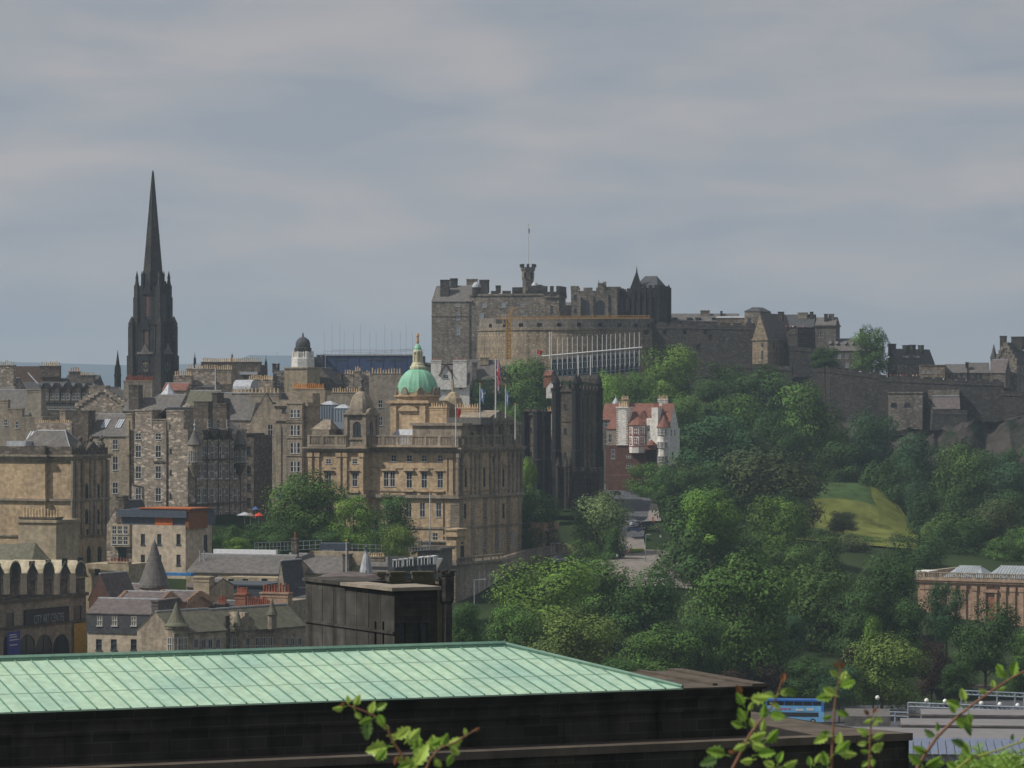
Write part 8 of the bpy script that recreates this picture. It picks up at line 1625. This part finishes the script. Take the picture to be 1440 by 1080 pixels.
TR = [  # right-hand trees take darker greens in place of cloud shade
 (425,668,122,775,735,GM,'large mid green tree left of the domed sandstone bank','broad',C_),
 (497,703,70,785,722,GL,'bright green leafy tree in front of the sandstone bank','round',C_),
 (551,698,82,785,732,GD,'dark green tree standing against the bank base','round',C_),
 (556,738,50,790,700,GY,'small pale olive tree below the dark tree by the bank','willow',C_),
 (375,745,80,785,715,GD,'dark shrubby tree in shade beside the tall grey tenement','broad',C_),
 (335,757,44,782,690,GL,'low bright green bush behind the long white parapet','broad',C_),
 (738,506,96,600,1110,GM,'big round green tree in front of the castle wall, right of the white gabled house','broad',C_),
 (683,533,66,605,1100,GD,'darker tree between white gabled house and big round tree','round',C_),
 (718,566,60,640,1000,GM,'green tree rising behind the flagpoles of the bank','round',C_),
 (742,650,38,745,850,GL,'bright narrow tree between the bank and the dark church towers','round',C_),
 (757,690,72,790,840,GD,'dark tree at the foot of the left dark church tower','broad',C_),
 (838,694,98,790,822,GW,'silvery green willow-like tree in front of the dark towers','willow',C_),
 (822,755,56,805,790,GM,'small green tree beside the parked cars','loose',C_),
 (862,745,44,800,806,GD,'dark tree trunk-heavy crown under the silvery tree','round',C_),
 (655,848,52,915,520,GD,'dark shrub climbing at the foot of the bank terrace','broad',C_),
 (765,787,150,905,650,GL,'bright green broad tree at the left end of the lower tree mass','broad',D_G),
 (728,850,90,930,620,GM,'mid green tree above the ridge end of the copper roof','broad',D_G),
 (845,792,130,905,680,GM,'mid green tree behind the olive round tree','broad',D_G),
 (812,860,142,965,585,GY,'olive yellow round tree just above the hip of the copper roof','willow',D_G),
 (915,798,130,915,670,GD,'dark green tree in the middle of the lower tree mass','round',D_G),
 (925,880,118,975,600,GM,'mid green tree right of the olive round tree','broad',D_G),
 (868,930,90,985,575,GD,'dark low tree over the right end of the copper roof','broad',D_G),
 (985,686,142,830,785,GD,'very large dark tree right of the paved crossing','broad',D_G),
 (1000,690,90,770,775,GL,'sunlit top of the very large dark tree, added as a yellow green crown','round',D_G),  # separate lighter crown stands in for sunlight on the large tree
 (1036,783,160,960,625,GM,'tall mid green tree in the centre of the garden valley','broad',D_G),
 (985,870,90,975,605,GD,'dark tree left of the tall central valley tree','round',D_G),
 (1093,700,98,800,850,GL,'lime green tree left of the yellow meadow','round',B_),
 (1085,632,150,745,955,GO,'broad dull green tree above the lime green tree','broad',B_),
 (1112,690,60,800,900,GD,'dark tree edging the left side of the yellow meadow','round',B_),
 (1010,590,136,700,1000,GB,'dark bluish tree right of the white turreted houses','broad',B_),
 (1012,650,84,720,960,GD,'dark tree above the very large tree by the crossing','round',B_),
 (943,487,92,580,1140,GL,'bright tree on the castle slope right of the pole row','broad',B_),
 (862,520,56,600,1095,GL,'bright green tree just right of the right dark church tower top','round',B_),
 (898,528,70,610,1080,GM,'mid green tree above the red roofs','round',B_),
 (960,556,90,640,1060,GM,'mid green tree right of the red roofed houses','broad',B_),
 (1014,512,96,600,1130,GD,'dark tree beneath the dark castle wall','round',B_),
 (1068,517,100,610,1120,GD,'dark tree below the castle gatehouse','broad',B_),
 (1040,560,90,640,1080,GM,'mid green tree between two dark ones below the gatehouse','round',B_),
 (1133,541,112,665,1075,GM,'large mid green tree under the right hand rampart','broad',B_),
 (1095,580,80,670,1060,GD,'dark tree left of the large mid green tree below the rampart','round',B_),
 (1222,573,80,690,1085,GB,'dark green tree against the lower rampart','round',B_),
 (1180,625,86,700,1050,GD,'dark tree at the top edge of the shaded lawn','broad',B_),
 (1290,612,84,720,1060,GB,'dark bluish tree beneath the pair of arched gun ports','round',B_),
 (1250,650,90,745,1030,GD,'dark tree at the right upper edge of the lawn','broad',B_),
 (1358,626,106,730,1035,GM,'mid green tree in front of the rock face','broad',B_),
 (1425,655,90,760,1010,GB,'dark tree at the right edge under the cliff','round',B_),
 (1320,690,90,780,980,GD,'dark tree below the rock face','broad',B_),
 (1294,680,50,760,985,GB,'narrow dark tree beside the yellow meadow foot','round',B_),
 (1226,462,62,530,1225,GM,'rounded tree growing on top of the castle rampart','broad',B_),
 (910,654,70,705,1000,GM,'small green tree in front of the brick basement of the turreted houses','round',B_),
 (952,640,60,715,985,GO,'brownish green tree at the foot of the white turreted house','loose',B_),
 (918,690,46,722,960,GD,'dark bush above the road bend','broad',B_),
 (1186,718,50,750,955,(.05,.08,.035),'small shrub standing alone in the yellow meadow','round',B_),
 (1195,754,88,820,880,GO,'broad dull tree at the foot of the yellow meadow','broad',D_G),
 (1150,752,80,830,850,GM,'mid green tree left of the meadow foot','round',D_G),
 (1290,752,90,840,860,GD,'dark tree left of the flat roofed gallery','broad',D_G),
 (1345,722,110,800,900,GM,'mid green tree above the gallery roof','broad',D_G),
 (1405,705,90,800,910,GO,'dull green tree above the right end of the gallery roof','willow',D_G),
 (1440,740,70,810,890,GM,'tree cut by the right edge above the gallery','round',D_G),
 (1310,735,50,800,905,GY,'pale slender tree behind the gallery corner','tall',D_G),
 (1150,795,130,920,720,GM,'large green tree in the right half of the garden valley','broad',D_G),
 (1250,790,110,920,700,GD,'large dark tree left of the gallery wall','broad',D_G),
 (1205,830,100,930,690,GD,'dark tree in the shadow left of the pale poplar','round',D_G),
 (1095,840,90,930,670,GB,'dark bluish tree right of the tall central valley tree','round',D_G),
 (1108,760,90,850,800,GM,'mid green tree under the lime green one','round',D_G),
 (1050,750,70,830,810,GD,'dark tree between the very large tree and the lime green one','broad',D_G),
 (1331,821,62,905,690,GB,'dark conical tree in front of the gallery, left one','broad',D_G),
 (1386,848,98,960,640,GD,'big dark green tree in front of the gallery, right one','round',D_G),
 (1440,880,50,940,660,GM,'tree at the right edge below the gallery','round',D_G),
 (1228,866,60,990,606,GL,'pale green pointed tree above the station roof','tall',D_G),
 (1240,895,120,990,602,GY,'pale olive tree spreading round the pointed one','willow',D_G),
 (1180,935,70,990,598,GB,'dark green shrub behind the blue bus, right side','broad',D_G),
 (1078,925,86,985,620,GP_,'dark purple leaved bush left above the blue bus','round',D_G),
 (1020,945,70,985,615,GP_,'low purple leaved bush beside the roof corner','broad',D_G),
 (1200,912,46,975,612,GP_,'purple leaved bush left of the pale olive tree','round',D_G),
 (1310,905,56,985,625,GP_,'purple leaved bush right of the pale olive tree','round',D_G),
 (1130,925,80,985,618,GD,'dark tree directly behind the blue bus','broad',D_G),
 (960,925,80,975,610,GD,'dark low tree above the hip corner of the roof','round',D_G),
 (1345,930,60,985,622,GD,'dark tree in front of the small yellow wall','broad',D_G),
 (1410,690,80,760,960,GD,'dark tree below the cliff near the right edge','broad',B_),
 (1230,600,50,660,1120,GD,'dark bush under the corner of the rampart','broad',B_),
 (1155,600,60,690,1110,GB,'dark bluish tree behind the large mid green tree','round',B_),
 (820,880,60,900,700,GM,'hidden green tree behind the olive one','round',D_G),
 (1160,488,44,520,1165,GD,'ivy bush growing on the castle ramp','broad',B_),
 (985,620,60,700,1010,GD,'dark tree beside the white turreted house','round',B_),
 (925,560,60,625,1075,GD,'dark tree behind the right red roof','round',B_),
 (1050,610,84,700,1010,GO,'dull dark tree in the middle of the castle slope','broad',B_),
 (1390,745,60,800,935,GD,'dark tree behind the gallery roof lights','broad',D_G),
 (370,728,66,790,722,GD,'dark tree in the corner below the coloured parasols','round',C_),
 (325,742,50,790,735,GD,'dark tree in front of the foot of the turreted tenement','round',C_),
 (300,752,40,800,700,GD,'dark bush behind the modern block corner','round',C_),
 (405,735,70,790,712,GD,'dark tree under the large mid green tree left of the bank','broad',C_),
 (460,745,60,790,712,GD,'shadowed tree between the large one and the bright green one','broad',C_),
 (940,660,60,730,970,GD,'dark tree right of the small green tree by the turreted houses','round',B_),
 (975,655,70,740,940,GD,'dark tree above the very large tree at the crossing, left side','broad',B_),
 (1340,735,90,800,890,GD,'dark tree close behind the gallery parapet','broad',D_G),
 (1420,750,80,810,880,GM,'mid green tree close behind the gallery at right','round',D_G),
 (1275,850,70,940,690,GD,'dark tree at the left end of the gallery wall','round',D_G),
 (1440,930,60,985,650,GD,'dark tree low at the right edge','round',D_G),
 (1060,870,80,960,650,GD,'dark tree at the foot of the valley right of the tall central one','broad',D_G),
 (690,872,60,925,640,GD,'dark tree behind the ridge end of the copper roof, left side','round',D_G),
 (1395,640,80,740,1050,GB,'dark bluish tree at the foot of the cliff, between two greener ones','round',B_),
 (1440,625,80,720,1060,GD,'dark tree at the right edge against the cliff','broad',B_),
 (1262,628,60,700,1080,GD,'dark tree under the left corner of the bastion','round',B_),
 (1262,752,50,800,905,GO,'low dull bush at the lower right end of the yellow meadow','broad',B_),
 (1222,757,60,806,900,GM,'low green bush at the foot of the yellow meadow','broad',B_),
 (1158,744,64,795,920,GD,'low dark bush at the lower left of the yellow meadow','round',B_),
]
for (px, top, w, bot, Y, c, lab, kind, grp) in TR:
    if 'bush' in lab or 'shrub' in lab: tree(px, top, w, bot, Y, c, lab, kind, 'leafy_bush', grp, cat='bush')
    else: tree(px, top, w, bot, Y, c, lab, kind, 'broadleaf_tree', grp)
sheetp('lawn', [(1140, 705), (1262, 745), (1215, 672), (1150, 665)], LAWN2, .35)  # darker green sheet paints the shaded part of the slope
sheetp('lawn', [(1115, 762), (1290, 778), (1292, 745), (1135, 704)], LAWN, .6)
sheetp('lawn', [(1225, 705), (1290, 760), (1296, 752), (1222, 682)], plain('meadow_olive', (.12, .14, .03), .95, .03, .3, .3), .7)
def haze():
    mb = MB(); mb.box(-16000, 16000, -320, 16500, 0, 420)
    o = mb.build('haze', [bpy.data.materials.new('haze_air')], uv=False); m = o.data.materials[0]; m.use_nodes = True; nt = m.node_tree; nt.nodes.clear()
    out = nt.nodes.new('ShaderNodeOutputMaterial'); pv = nt.nodes.new('ShaderNodeVolumePrincipled'); pv.inputs['Density'].default_value = .0001
    pv.inputs['Color'].default_value = (.68, .85, 1.0, 1); pv.inputs['Anisotropy'].default_value = .2
    nt.links.new(pv.outputs[0], out.inputs['Volume']); tag(o, kind='stuff')
haze()
